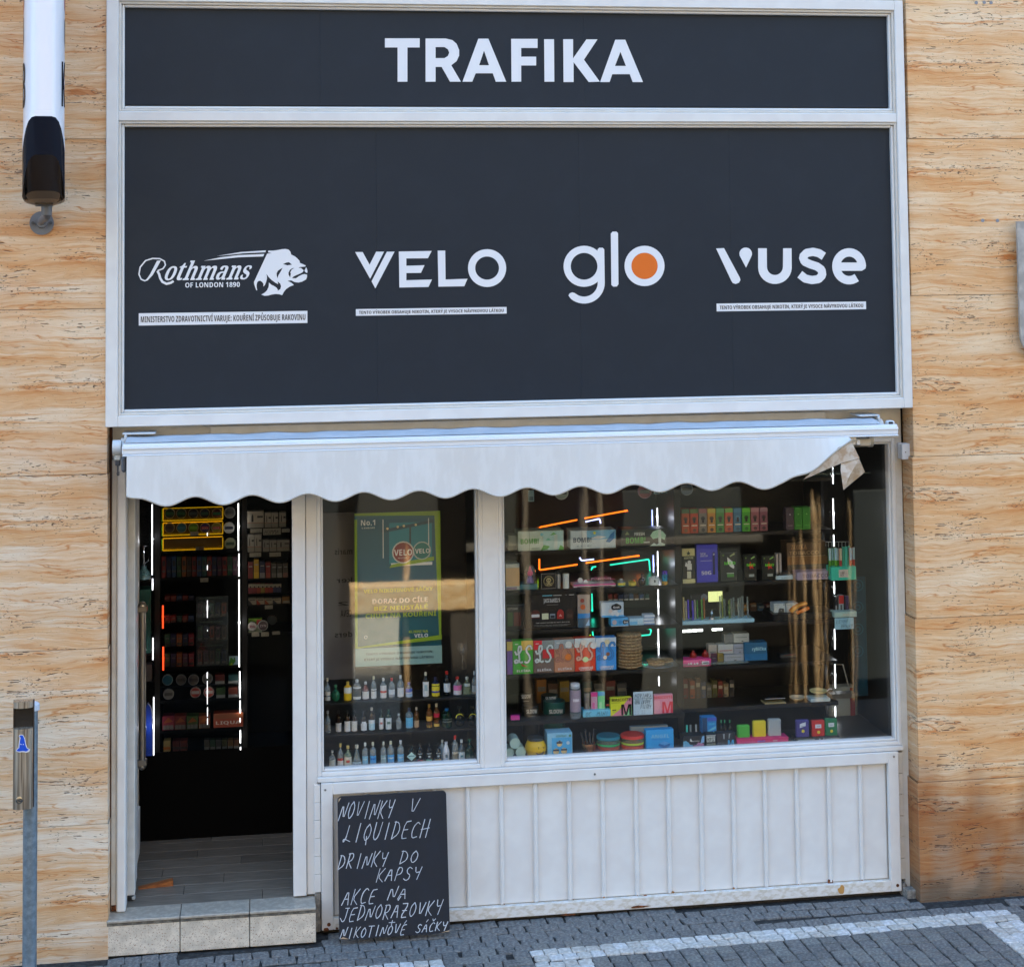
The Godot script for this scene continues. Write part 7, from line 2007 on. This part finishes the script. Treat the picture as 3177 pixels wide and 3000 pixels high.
	pack("carton", "small black carton lettered HIPZZ over an olive foot", "carton", gs, 548, 1085, 700, -.13, L6, .06, "15171a", [["b", .08, .48, .92, .86, "c0c8c0"], ["t", .14, .52, .86, .80, "15171a", "HIPZZ"], ["b", .0, .90, 1, .96, "9aa09a"], ["b", .05, .12, .95, .40, "4a5040"], ["b", .05, .33, .95, .36, "8a9484"]])
	pack("carton", "dark carton with a light blue letter M beside the pink tray", "carton", gs, 712, 1060, 1000, -.13, L6, .05, "2e2f33", [["t", .60, .08, .92, .52, "4aa0cc", "M"], ["p", "8a9494", .36, .60, .42, .60, .44, .94, .34, .94], ["p", "8a9494", .64, .62, .68, .62, .74, .96, .66, .94], ["b", .05, .34, .38, .37, "5a5f62"]])
	pack("tall_pack", "blue snack box with a lime yellow round seal", "box", gs, 490, 825, 710, -.20, L6 + .03, .06, "1f78b4", [["b", 0, .0, .35, 1, "123a5c"], ["p", "5fb0cc", .38, .42, .96, .62, .96, .50, .38, .34], ["t", .44, .66, .92, .76, "4ac0e0", "SNAPS"], ["c", .76, .20, .24, "d0dc20"], ["b", .36, .84, 1, 1, "3a4fa0"]])
	bx(cab, "ledge_riser", edge, Vector3(3.226, 0.838, -0.34), Vector3(3.70, 0.868, -0.20), 0.0)
	for k in 3:
		solo("felt_pen", ["turquoise pen standing on the ledge", "grey pen standing on the ledge, centre", "grey pen standing on the ledge, right"][k], "pen", gs, tube([Vector3.ZERO, Vector3(0, .085, 0)], .0055, 8), M(["3fb8a4", "77807e", "8a9290"][k], .4), Vector3(W([288, 345, 430][k], 1100, -.17).x, .868, -.215))
	for k in 3:
		bottle("small black bottle with a green cap, " + ORD[k] + " beside the snack box", gs, [782, 838, 916][k], 862, 56, L6 + .02, -.22, "std", M("10120f", .2), "2a8a5a", [])
	bx(cab, "ledge_riser", edge, Vector3(3.70, 0.838, -0.36), Vector3(3.90, 0.858, -0.19), 0.0)
	var zt := -.125
	pack("display_tray", "bright pink tray with small white lettering on the ledge", "tray", gs, 1028, 1140, 1822, zt, L6, .08, "c8326c", [["t", .22, .18, .72, .34, "f0b8c8", "FLAVOUR CARDS AND ROLLING PAPERS"], ["t", .40, .52, .55, .72, "7a6ac8", "MAGIC"], ["t", .70, .55, .78, .70, "f0dce4", "neon"], ["b", 0, .90, 1, 1, "d8487c"]])
	for k in 3:
		pack("case", ["green plastic case standing in the pink tray", "yellow plastic case standing in the pink tray", "silver grey plastic case standing in the pink tray"][k], "case", gs, [1040, 1278, 1512][k], [945, 880, 850][k], [1228, 1478, 1710][k], zt - .03, L6 + .012, .03, ["3f9a34", "d8c422", "8f9694"][k], [["b", .0, .60, 1, .605, ["2f7a28", "b09a18", "7a8280"][k]]], .006)
	crop(2380, 2060, 4.846)
	pack("display_tray", "clear tray with grey price strips at the right end of the ledge", "tray", gs, 440, 1100, 1100, zt, L6, .09, "2a2a28", [["b", .04, .2, .42, .75, "8a948c"], ["b", .66, .2, .99, .75, "8a9496"], ["b", .52, .3, .55, .8, "9aa09a"], ["b", .61, .3, .64, .8, "9aa09a"]])
	for k in 3:
		pack("card_case", ["violet card case with a yellow dot and price label", "red card case with a yellow dot and price label", "green card case with a yellow dot and price label"][k], "case", gs, [445, 680, 880][k], [845, 850, 825][k], [635, 868, 1058][k], zt - .02, L6 + .016, .03, ["3f3a74", "b02c2a", "1f6a44"][k], [["c", .5, [.45, .38, .38][k], .12, "c9b83a"], ["p", "c9d2d6", .24, .62, .26, .82, .72, .90, .70, .70] if k == 0 else ["b", .24, .60, .72, .80, "c9d2d6"], ["b", .34, .68, .62, .71, "7f8c94"]], .004)
	# bags and racks deep in the right corner
	crop(2380, 2060, 4.846)
	var bag := thing("shopping_bag", "dim whitish paper bag with red stripes deep in the right corner", "bag", gs, Vector3(W(1520, 780, -.7).x, W(1520, 780, -.7).y, -.7))
	var s0 := W(1350, 780, -.7)
	var s1 := W(1690, 300, -.7)
	bx(bag, "bag_body", M("77776c", .7), Vector3(4.20, s0.y, -.76), Vector3(4.38, s1.y, -.66), .012)
	bx(bag, "red_stripe", M("6a1c18", .7), Vector3(4.33, s0.y + .004, -.659), Vector3(4.36, s1.y - .004, -.657), 0.0)
	part(bag, "bag_handle", tube([Vector3(4.23, s1.y, -.68), Vector3(4.25, s1.y + .13, -.69), Vector3(4.30, s1.y + .13, -.69), Vector3(4.33, s1.y, -.68)], .004, 6), M("8a8478", .7), Vector3.ZERO)
	bx(bag, "bag_foot", M("3a352f", .7), Vector3(4.19, s0.y - .01, -.77), Vector3(4.39, s0.y, -.65), 0.0)
	bx(cab, "corner_shelf", edge, Vector3(4.18, s0.y - .03, -0.94), Vector3(4.43, s0.y - .01, -0.60), 0.0)

func dimming(a: float) -> StandardMaterial3D:  # dark tint added to dim what stands behind the pane
	var m: StandardMaterial3D = clear("040505", a)
	m.metallic_specular = 0.2
	return m

func cake(label: String, px: float, y: float, z: float, r: float, seed: int) -> void:
	var c := W(px, 300, z)
	var q := RandomNumberGenerator.new()
	q.seed = seed
	var st := begin()
	var prof := [Vector2(0, 0), Vector2(.85, .001), Vector2(.98, .005), Vector2(1.0, .010), Vector2(.95, .0145), Vector2(.6, .016), Vector2(0, .0155)]
	var n := 22
	var wob := []
	for i in n: wob.append(1.0 + q.randf_range(-.045, .045))
	for i in prof.size() - 1:
		for k in n:
			var l := (k + 1) % n
			var f := func(p: Vector2, a: int) -> Vector3:
				return Vector3(sin(TAU * a / n) * p.x * r * wob[a], p.y, cos(TAU * a / n) * p.x * r * wob[a])
			face(st, [f.call(prof[i], k), f.call(prof[i], l), f.call(prof[i + 1], l), f.call(prof[i + 1], k)], Vector3(sin(TAU * k / n) * (prof[i + 1].y - prof[i].y) * 50, prof[i].x - prof[i + 1].x + (.0001 if i > 2 else -.01), cos(TAU * k / n) * (prof[i + 1].y - prof[i].y) * 50))
	var t := thing("flat_cake", label, "cake", "stacked flat cakes", Vector3(c.x, y, z))
	local(t, "crust", smooth(st.commit()), worn("c9ab78", "8a6a44", 9.0, .7, .2, 160) if not mats.has("cake") else mats["cake"])
	if not mats.has("cake"): mats["cake"] = t.get_child(0).material_override

func canister(label: String, px: float, top: float, width: float, z: float, base: float, c: String, text: String, ty: float) -> void:
	var a := W(px, top, z)
	var r := (W(px + width / 2, top, z).x - W(px - width / 2, top, z).x) / 2
	var h := a.y - base
	var t := thing("canister", label, "canister", "lettered canisters", Vector3(a.x, base, z - r))
	local(t, "can_wall", lathe([Vector2(0, 0), Vector2(r, 0), Vector2(r, h - .004), Vector2(r * .97, h), Vector2(0, h)], 26), M(c, .35))
	var y := W(px, ty, z).y - base
	local(t, "lettering", txt(text, r * 1.25, .022, sans_bold), M("b8b8b0", .5), Vector3(-r * .62, y - .011, r * 1.0 + .001))
	local(t, "print_line", box_mesh(Vector3(r * .8, .0015, .001), 0), M("a0a098", .5), Vector3(0, y - .028, r + .001))

# ---------------------------------------------------------------- goods seen through the open door
func doorway_goods() -> void:
	lift = 1.0
	var black := M("060607", 0.6, 0.0, 0.3)
	var edge := M("0d0d0e", 0.5, 0.0, 0.3)
	var cab := thing("wall_cabinet", "tall black shop cabinet with lit shelves facing the open door", "cabinet", "", Vector3(0.5, 0.21, -1.2))
	bx(cab, "plinth", M("050506", 0.7, 0.0, 0.2), Vector3(0.005, 0.206, -1.40), Vector3(1.09, 0.725, -1.06), 0.002)
	bx(cab, "back_panel", black, Vector3(0.005, 0.725, -1.40), Vector3(1.09, 2.54, -1.38), 0.0)
	crop(0, 0, 1.0)
	for x in [[0.005, 0.012], [W(478, 1800, -1.05).x, W(496, 1800, -1.05).x], [W(750, 1800, -1.05).x, W(766, 1800, -1.05).x], [1.08, 1.09]]:
		bx(cab, "upright", edge, Vector3(x[0], 0.725, -1.38), Vector3(x[1], 2.54, -1.06), 0.001)
	var xa := W(496, 1800, -1.05).x
	var xb := W(750, 1800, -1.05).x
	var xc := W(766, 1800, -1.05).x
	for y in [1.899, 1.740, 1.214, 1.024, 0.850]: bx(cab, "shelf", edge, Vector3(xa, y - .018, -1.38), Vector3(xb, y, -1.06), 0.001)
	for y in [2.017, 1.874, 1.718, 1.563, 1.392]: bx(cab, "shelf", edge, Vector3(xc, y - .010, -1.38), Vector3(1.08, y, -1.06), 0.001)
	for y in [1.735, 1.30]: bx(cab, "shelf", edge, Vector3(0.012, y - .012, -1.38), Vector3(W(478, 1800, -1.05).x, y, -1.06), 0.001)
	# smoked glass doors before the shelves; the tint is added to darken the goods
	bx(cab, "dimming_pane", dimming(0.26), Vector3(xa, 0.728, -1.0515), Vector3(xb, 2.50, -1.0475), 0.0)
	bx(cab, "dimming_pane", dimming(0.10), Vector3(xc, 0.728, -1.0515), Vector3(1.08, 2.50, -1.0475), 0.0)
	bx(cab, "dimming_pane", dimming(0.10), Vector3(0.012, 0.728, -1.0300), Vector3(W(478, 1800, -1.05).x, 2.50, -1.0270), 0.0)
	# white, orange light strips
	crop(380, 1520, 3.2345)
	led("white light strip at the left behind the door handle", [[291, 145, 296, 855], [297, 890, 299, 1008], [300, 1485, 303, 1708]], -1.018, 0.006, "f6f8ff", 2.0, 0.03)
	led("white light strip right of the tins, in the middle of the doorway", [[1158, 135, 1162, 610], [1164, 640, 1168, 870], [1164, 900, 1172, 1780], [1173, 1820, 1175, 2080]], -1.038, 0.006, "ffffff", 2.2, 0.03)
	led("thin white painted light reflection on the glass door of the cabinet", [[848, 432, 848, 464], [848, 758, 849, 805], [848, 1110, 849, 1285], [849, 1405, 850, 1420], [848, 1832, 849, 1876]], -1.03, 0.0035, "f4f6fa", 1.6, 0.02)  # glowing bars stand in for an LED mirrored in the glass
	led("orange red light strip at the left edge of the cabinet", [[400, 1160, 403, 1392], [404, 1575, 406, 1812]], -1.038, 0.009, "ff4a20", 1.1, 0.02)
	crop(380, 2050, 2.345)
	led("white light strip at the lower right of the cabinet", [[852, 150, 853, 272], [853, 290, 854, 448], [855, 505, 856, 602], [856, 628, 857, 650]], -1.038, 0.006, "ffffff", 2.2, 0.03)
	led("white light strip at the lower left behind the handle", [[222, 265, 226, 690]], -1.018, 0.006, "f6f8ff", 2.0, 0.03)
	led("thin white painted light reflection low on the glass door", [[614, 85, 614, 130], [615, 148, 615, 318], [616, 340, 616, 405], [616, 420, 616, 466]], -1.03, 0.0035, "f4f6fa", 1.6, 0.02)  # lower bars of the same painted reflection
	# yellow edge lit holders with round tins
	crop(380, 1520, 3.2345)
	var z := -1.06
	var yel := clear("c09a18", 0.35)
	var rim := glow("ffc814", 0.16)  # emission painted in for LED light caught by the acrylic edges
	for k in 3:
		var y0: float = [318, 465, 615][k]
		var y1: float = [176, 322, 476][k]
		var a := W(404, y0, z)
		var b := W(1000, y1, z)
		var t := thing("tin_holder", "yellow edge lit acrylic tin holder, " + ["top", "middle", "bottom and empty"][k] + " one of three", "holder", "yellow tin holders", Vector3(a.x, a.y, z))
		bx(t, "acrylic_back", M("2c2408", .4), Vector3(a.x, a.y, z - .06), Vector3(b.x, b.y, z - .056), 0.0)
		bx(t, "acrylic_front", yel, Vector3(a.x, a.y + .003, z - .004), Vector3(b.x, a.y + .016, z - .001), 0.0)
		bx(t, "painted_glow_edge", rim, Vector3(a.x, a.y, z - .05), Vector3(b.x, a.y + .0024, z), 0.0)
		bx(t, "painted_glow_edge", rim, Vector3(a.x, b.y - .002, z - .05), Vector3(b.x, b.y, z - .03), 0.0)
		bx(t, "painted_glow_edge", rim, Vector3(a.x - .003, a.y, z - .05), Vector3(a.x, b.y, z - .002), 0.0)
		bx(t, "painted_glow_edge", rim, Vector3(b.x, a.y, z - .05), Vector3(b.x + .003, b.y - .008, z - .01), 0.0)
		bx(t, "green_side", M("4a9a1c", .4), Vector3(a.x - .012, a.y, z - .055), Vector3(a.x - .004, b.y, z - .01), 0.0)
	var fc := [["14341f", "123a24", "1c1c30", "1f1a38", "5a2018"], ["4a3c30", "1f5f74", "5a8a1c", "2a2a78", "8a8a34"]]
	var bc := [["1f6a3c", "1f6a40", "3f5a64", "2f6a5c", "1f7a54"], ["2a2622", "2a7a94", "7ab82a", "b01c3a", "b03028"]]
	for r in 2:
		for k in 5:
			tin(["dark green", "green", "navy", "indigo", "rust red", "brown grey", "blue", "lime green", "blue and crimson", "olive and red"][r * 5 + k] + " lidded round tin, " + ORD[k] + " in the " + ["top", "middle"][r] + " yellow holder", "tins in the yellow holders", [[470, 586, 706, 822, 943], [468, 590, 708, 825, 940]][r][k], [238, 382][r], 52, z - .012, "8a8678", fc[r][k], bc[r][k], "SIXX" if r == 1 and k > 2 else "", "d8a0a0")
	for k in 3:
		tin(["grey white round tin, top of the three beside the holders", "white round tin with a navy label, middle of the three", "pale green round tin, bottom of the three"][k], "tins beside the yellow holders", [1074, 1066, 1078][k], [230, 382, 540][k], 56, z - .01, ["a8a69e", "bcbab2", "a8ac90"][k], ["6a6862", "b0aea8", "9aa284"][k], ["4a4a46", "23283c", "2f4a38"][k])
	pack("price_tag", "white price tag on the middle yellow holder", "price tag", "", 676, 418, 760, z + .002, W(700, 460, z).y, .001, "b4aa90", [["h", .45, .2, .8, .6, "4a4438", "52"]], 0)
	pack("price_tag", "pale price tag on the bottom yellow holder", "price tag", "", 730, 568, 815, z + .002, W(700, 604, z).y, .001, "8a8a78", [["b", .4, .3, .9, .6, "8a4a44"]], 0)
	# dim cartons below
	var cn := ["red", "navy", "blue", "green", "orange", "brown", "red", "blue", "teal", "red", "navy", "plum", "red", "green", "plum"]
	var cv := {"red": "7a1f1a", "navy": "1c2448", "blue": "23406a", "green": "1f4a2c", "orange": "8a4a18", "brown": "4a3220", "teal": "1c4a48", "plum": "4a2038", "yellow": "8a7a1c", "grey": "5a5852", "crimson": "8a1c2c"}
	for k in 15:
		pack("slim_carton", cn[k] + " slim carton, " + ORD[k] + " in the row under the yellow holders", "carton", "slim cartons in the doorway", 388 + k * 51, 668, 388 + k * 51 + 45, z - .01, 1.740, .05, cv[cn[k]], [["b", .1, .25, .9, .34, "5a5a56"], ["b", .2, .55, .8, .8, "22201e"]])
	pack("price_tag", "white price tag under the row of slim cartons", "price tag", "", 778, 884, 858, z + .004, W(800, 924, z).y, .001, "a8a498", [["h", .3, .2, .7, .6, "4a4438", "95"]], 0)
	var rows := [["red", "red", "blue", "red", "navy"], ["crimson", "red", "teal", "red", "blue"], ["green", "navy", "orange", "navy", "crimson"], ["green", "navy", "orange", "plum", "crimson"]]
	for r in 4:
		var yb: float = [1.60, 1.475, 1.335, 1.214][r]
		bx(cab, "rack_shelf", edge, Vector3(xa, yb - .006, -1.30), Vector3(W(722, 1200, -1.07).x, yb - .0005, -1.075), 0.0)
		for k in 5:
			pack("cartridge_box", rows[r][k] + " box, " + ORD[k] + " from the left on rack row " + ["one", "two", "three", "four"][r] + " of the dim cabinet", "box", "boxes on the dim rack", 420 + k * 60, [1062, 1262, 1448, 1640][r], 420 + k * 60 + 54, z - .015, yb, .05, cv[rows[r][k]], [["b", .1, .1, .9, .3, "26241f"], ["b", .2, .6, .8, .7, "6a6460"]])
	var ca := W(735, 1780, -1.05)
	var cb := W(1056, 1062, -1.05)
	var case := thing("acrylic_case", "clear acrylic case with small packs in the dim cabinet", "display case", "", Vector3(ca.x, 1.2145, -1.1))
	bx(case, "case_wall", clear("aab4b4", .10), Vector3(ca.x, 1.2145, -1.062), Vector3(cb.x, cb.y, -1.058), 0.0)
	bx(case, "case_side", clear("aab4b4", .12), Vector3(cb.x - .003, 1.2145, -1.20), Vector3(cb.x, cb.y, -1.062), 0.0)
	for r in 3:
		var yb: float = [1.50, 1.36, 1.22][r]
		bx(case, "case_shelf", M("26322c", .4), Vector3(ca.x, yb - .004, -1.20), Vector3(cb.x - .004, yb - .0005, -1.068), 0.0)
		bx(case, "shelf_strip", M("2f4a34", .4), Vector3(ca.x + .02, yb + .108, -1.066), Vector3(cb.x - .03, yb + .114, -1.064), 0.0)
		for k in 5:
			pack("cartridge_pack", ["plum", "brown", "green", "navy", "rust"][(k + r * 2) % 5] + " narrow pack, " + ORD[k] + " on the " + ["upper", "middle", "lower"][r] + " level of the acrylic case", "pack", "packs in the acrylic case", 752 + k * 60, [1140, 1370, 1610][r], 752 + k * 60 + 46, -1.075, yb, .04, ["4a2038", "4a3220", "1f4a2c", "1c2448", "7a2f1c"][(k + r * 2) % 5], [["b", .1, .05, .9, .2, "6f6a66"], ["b", .3, .4, .7, .8, "1a1918"]])
	pack("gum_card", "bright card with a green plant beside the light strip", "card", "", 1066, 1668, 1160, -1.055, 1.2145, .004, "a8c4d0", [["p", "4a9a2c", 0, .3, .2, .9, .5, .6, .62, 1, .7, .4, .4, 0, 0, 0], ["p", "c8d82c", .1, 0, .4, 0, .3, .3]])
	var nk := thing("red_bottle_outline", "clear red tinted bottle standing in the acrylic case", "bottle", "", Vector3(W(795, 1780, -1.05).x, 1.2145, -1.12))
	local(nk, "glass_body", lathe([Vector2(0, 0), Vector2(.026, 0), Vector2(.027, .085), Vector2(.02, .10), Vector2(.012, .106), Vector2(.012, .118)], 18), clear("e04a30", .4))  # one even red tint over the whole body
	# tins and cartons further down
	crop(380, 2050, 2.345)
	for k in 7:
		tin(["turquoise", "grey", "brownish grey", "pale grey", "white", "red and white", "red"][k] + " lidded tin, " + ["first in the upper row of the lower cabinet", "second in the upper row of the lower cabinet", "third in the upper row of the lower cabinet", "fourth in the upper row of the lower cabinet", "first in the lower row of the lower cabinet", "second in the lower row of the lower cabinet", "third in the lower row of the lower cabinet"][k], "tins low in the cabinet", [325, 424, 514, 616, 332, 528, 626][k], [142, 140, 140, 132, 245, 232, 230][k], 40, z, ["9aa8a8", "8a8884", "8f8a84", "8a8884", "a8a6a0", "a8a098", "a89890"][k], ["1f6478", "5a5654", "5a504a", "5f5c58", "8a8882", "a03428", "98382c"][k], [null, "3a3836", "3f3834", "3a3a38", "4a4844", "b8b0a8", "b0a8a0"][k])
	bx(cab, "shelf", edge, Vector3(xa, W(400, 182, z).y - .010, -1.38), Vector3(xb, W(400, 182, z).y, -1.066), 0.001)
	for k in 4:
		pack("round_pack", ["dark red", "teal", "green", "rust red"][k] + " pack with a white foot, " + ["upper left", "upper right", "lower left", "lower right"][k] + " of the four low in the cabinet", "pack", "four packs low in the cabinet", [672, 768, 680, 768][k], [100, 100, 196, 196][k], [740, 838, 745, 836][k], z, W(400, 182, z).y if k < 2 else 1.024, .05, ["5a1814", "1c4a4a", "2f4a1c", "6a2a18"][k], [["b", 0, 0, 1, .3, "8a8c88"]])
	for k in 4:
		pack("juice_carton", ["pink and red", "red", "green", "orange"][k] + " display carton with white windows, " + ORD[k] + " from the left", "carton", "display cartons low in the cabinet", 288 + k * 88, 402, 288 + k * 88 + 84, z, .850, .08, ["8a2038", "7a2418", "3f5a20", "8a4218"][k], [["b", .05, .05, .95, .35, "77736c"], ["b", .3, .05, .34, .35, "3a3834"], ["b", .62, .05, .66, .35, "3a3834"], ["p", "a8581c", .1, .5, .5, .9, .9, .6]])
	pack("carton", "orange brown carton lettered LIQUA", "carton", "", 660, 382, 876, z + .02, .835 + .02, .08, "7a2a10", [["t", .08, .18, .92, .46, "a89a90", "LIQUA"], ["b", 0, .62, 1, 1, "6a3418"]])
	for k in 3:
		pack("carton", ["cream carton with an orange band", "red brown carton", "rust carton"][k] + " at the bottom left of the cabinet", "carton", "cartons at the cabinet foot", [296, 362, 418][k], 585, [346, 414, 470][k], z, .7255, .08, ["a8945c", "5a1c14", "64241a"][k], [["b", 0, .2, 1, .45, ["b8601c", "3a2a24", "3a2a24"][k]]])
	for k in 6:
		pack("small_bottle_box", ["grey", "green", "grey", "olive", "amber", "brown"][k] + " small box, " + ORD[k] + " at the bottom right of the cabinet", "box", "small boxes at the cabinet foot", 592 + k * 43, 575, 592 + k * 43 + 38, z, .7255, .05, ["3f3f3c", "2a4428", "3a3a38", "4a4a24", "6a4a18", "5a3418"][k], [["b", .05, .02, .95, .28, "6a6c68"]])
	# right column: white cartons, tags, bright packs
	crop(740, 1560, 3.75)
	for q in [[100, 97, 290, 2.017, "white electric cigarette carton with a dark pen", "a8a090"], [303, 115, 376, 2.017, "white carton with a dark bottle print, left of two", "a09a8c"], [380, 115, 458, 2.017, "white carton with a dark bottle print, right of two", "a09a8c"], [472, 110, 550, 2.017, "white carton beside the door post on the upper shelf", "9c9688"], [103, 372, 180, 1.874, "grey white carton, first on the second shelf", "8f8c84"], [183, 372, 265, 1.874, "grey white carton, second on the second shelf", "8f8c84"], [278, 430, 354, 1.874, "low grey carton with two pens, third on the second shelf", "84827c"], [358, 430, 440, 1.874, "low grey carton with two pens, fourth on the second shelf", "84827c"], [446, 430, 590, 1.874, "low grey carton with four pens beside the post", "84827c"]]:
		pack("carton", q[4] + ", right column of the doorway", "carton", "white cartons in the doorway", q[0], q[1], q[2], z, q[3], .06, q[5], [["b", 0, .0, 1, .28, "7f7a6e"], ["b", 0, .29, 1, .32, "8a4a34"], ["p", "1c1b1a", .25, .36, .25, .70, .31, .86, .37, .70, .37, .36], ["b", .6, .60, .95, .72, "34322f"]])
	for q in [[135, 303, 270, 350, "upper left"], [283, 297, 490, 376, "broad handwritten"], [500, 302, 592, 345, "upper right"], [125, 582, 260, 632, "second row left"], [357, 577, 490, 627, "second row right"], [303, 1192, 395, 1237, "third row"], [150, 1502, 238, 1558, "lowest row left"], [260, 1502, 350, 1556, "lowest row middle"], [390, 1495, 480, 1535, "lowest row right"]]:
		pack("price_tag", "cream price tag in the right column of the doorway, " + q[4], "price tag", "price tags in the doorway", q[0], q[1], q[2], z + .004, W(q[0], q[3], z + .004).y, .001, "8f897a", [["h", .5, .15, .9, .6, "3a362f", "15"]] if q[4] != "broad handwritten" else [["h", .08, .15, .9, .8, "2a2826", "HUMMA"]], 0)
	for k in 7:
		pack("lighter_pack", ["crimson", "yellow", "navy and silver", "red", "grey", "dark grey", "grey and red"][k] + " pack, " + ORD[k] + " on the third shelf of the right column", "pack", "bright packs in the right column", 108 + k * 68, [690, 660, 680, 690, 705, 705, 700][k], 108 + k * 68 + 58, z, 1.718, .05, ["5a1418", "a8841c", "262a4c", "7a1c20", "4a4844", "3a3836", "4a4440"][k], [["b", 0, .0, 1, .32, ["6a1a1c", "c09a1c", "77767c", "8a3028", "6a665e", "6f6c66", "77504a"][k]], ["b", .15, .7, .85, .76, "8a8884"]])
	for k in 8:
		pack("vape_pen", ["crimson", "crimson", "orange red", "amber", "orange", "red", "navy", "navy"][k] + " vape pen on a cream card, " + ORD[k] + " in the row", "vape pen", "vape pens on cards", 112 + k * 48, 945, 112 + k * 48 + 46, z, 1.5635 + .066, .03, ["6a1420", "701420", "8a2a18", "7a6418", "8a2c14", "84201c", "1f2044", "1f2448"][k], [["b", 0, .62, 1, 1, "8f8876"], ["p", "22201e", .3, .6, .3, .76, .5, .80, .7, .76, .7, .6]])
	for k in 4:
		pack("vape_card", ["black", "red", "orange", "dark"][k] + " and cream box, " + ORD[k] + " under the vape pens", "box", "boxes under the vape pens", 112 + k * 96, 1112, 112 + k * 96 + 92, z + .004, 1.5635, .05, "8a8270", [["p", ["22201e", "8a2a18", "8a3a14", "1c2230"][k], 0, 0, .55, 0, .2, .55, 0, .8], ["b", .15, .66, .85, .80, "34322e"]])
	pack("carton", "orange and grey carton cut off by the door post", "carton", "", 505, 1092, 592, z, 1.5635, .05, "77501c", [["b", .1, .05, 1, .4, "8a8474"]])
	tin("white round tin with crimson letters, left of the two", "lettered tins in the doorway", 158, 1440, 52, z, "a8a49c", "8f8c86", null, "ZYN", "7a1c34")
	tin("white round tin with dark plum letters, right of the two", "lettered tins in the doorway", 282, 1430, 60, z + .012, "aaa8a2", "4a3a40", null, "ZYN", "b0a4a8")
	tin("dark tin with a dim red rim behind the lettered ones", "lettered tins in the doorway", 388, 1366, 58, z - .02, "3a2422", "1f2420")
	pack("carton", "lime green carton behind the lettered tins", "carton", "", 112, 1345, 268, z - .03, 1.392, .03, "5a8a1c", [["b", 0, 0, 1, .55, "8a9a8a"], ["b", .6, .55, 1, .9, "a83430"]])
	# left of the cabinet: hookah, turquoise box, blue bag
	crop(380, 1520, 3.2345)
	var hp := W(205, 850, -1.03)
	var hk := thing("hookah", "chrome hookah with a glass base beside the left light strip", "hookah", "", Vector3(hp.x, 1.736, -1.06))
	var ch := M("b8bcc0", .15, 1.0)
	local(hk, "vase", lathe([Vector2(0, 0), Vector2(.028, 0), Vector2(.040, .014), Vector2(.040, .030), Vector2(.026, .052), Vector2(.016, .066), Vector2(.018, .078), Vector2(0, .078)], 20), clear("6a9aa0", .5))
	local(hk, "stem", lathe([Vector2(.012, .078), Vector2(.014, .086), Vector2(.007, .092), Vector2(.006, .15), Vector2(.010, .158), Vector2(.005, .166), Vector2(.006, .19), Vector2(.010, .195), Vector2(0, .197)], 14), ch)
	local(hk, "plate", lathe([Vector2(0, .196), Vector2(.026, .197), Vector2(.028, .201), Vector2(0, .201)], 18), ch)
	local(hk, "hose_port", tube([Vector3(.008, .095, 0), Vector3(.03, .115, .004), Vector3(.028, .122, .004)], .003, 8), ch)
	pack("box", "dark turquoise box behind the door handle", "box", "", 160, 1000, 282, -1.07, 1.302, .12, "12564e", [])
	pack("shelf_board", "grey shelf edge below the hookah with a small tag", "tag", "", 195, 862, 282, -1.054, W(200, 898, -1.054).y, .002, "6f7070", [["b", .05, .2, .6, .8, "8a8680"]], 0)
	crop(380, 2050, 2.345)
	var bg := thing("blue_bag", "bright blue plastic bag hanging behind the door handle", "bag", "", W(195, 690, -1.05))
	var bp := begin()
	add_prism(bp, px_shape([168, 340, 182, 305, 205, 340, 214, 400, 210, 480, 216, 560, 214, 688, 168, 690], -1.06, W(195, 690, -1.05)), -.03, .0)
	local(bg, "bag_body", bp.commit(), M("1a3fa8", .35))
	part(bg, "bag_cord", tube([W(182, 310, -1.045), W(200, 330, -1.04), W(212, 365, -1.045), W(214, 420, -1.05)], .0022, 6), M("b8bcc4", .4), Vector3.ZERO)
	pack("carton", "grey carton above the blue bag", "carton", "", 168, 30, 212, -1.06, W(180, 150, -1.06).y, .08, "4a4644", [])
	bx(cab, "shelf", edge, Vector3(0.012, W(180, 150, -1.06).y - .01, -1.38), Vector3(W(218, 100, -1.05).x, W(180, 150, -1.06).y - .0005, -1.06), 0.001)
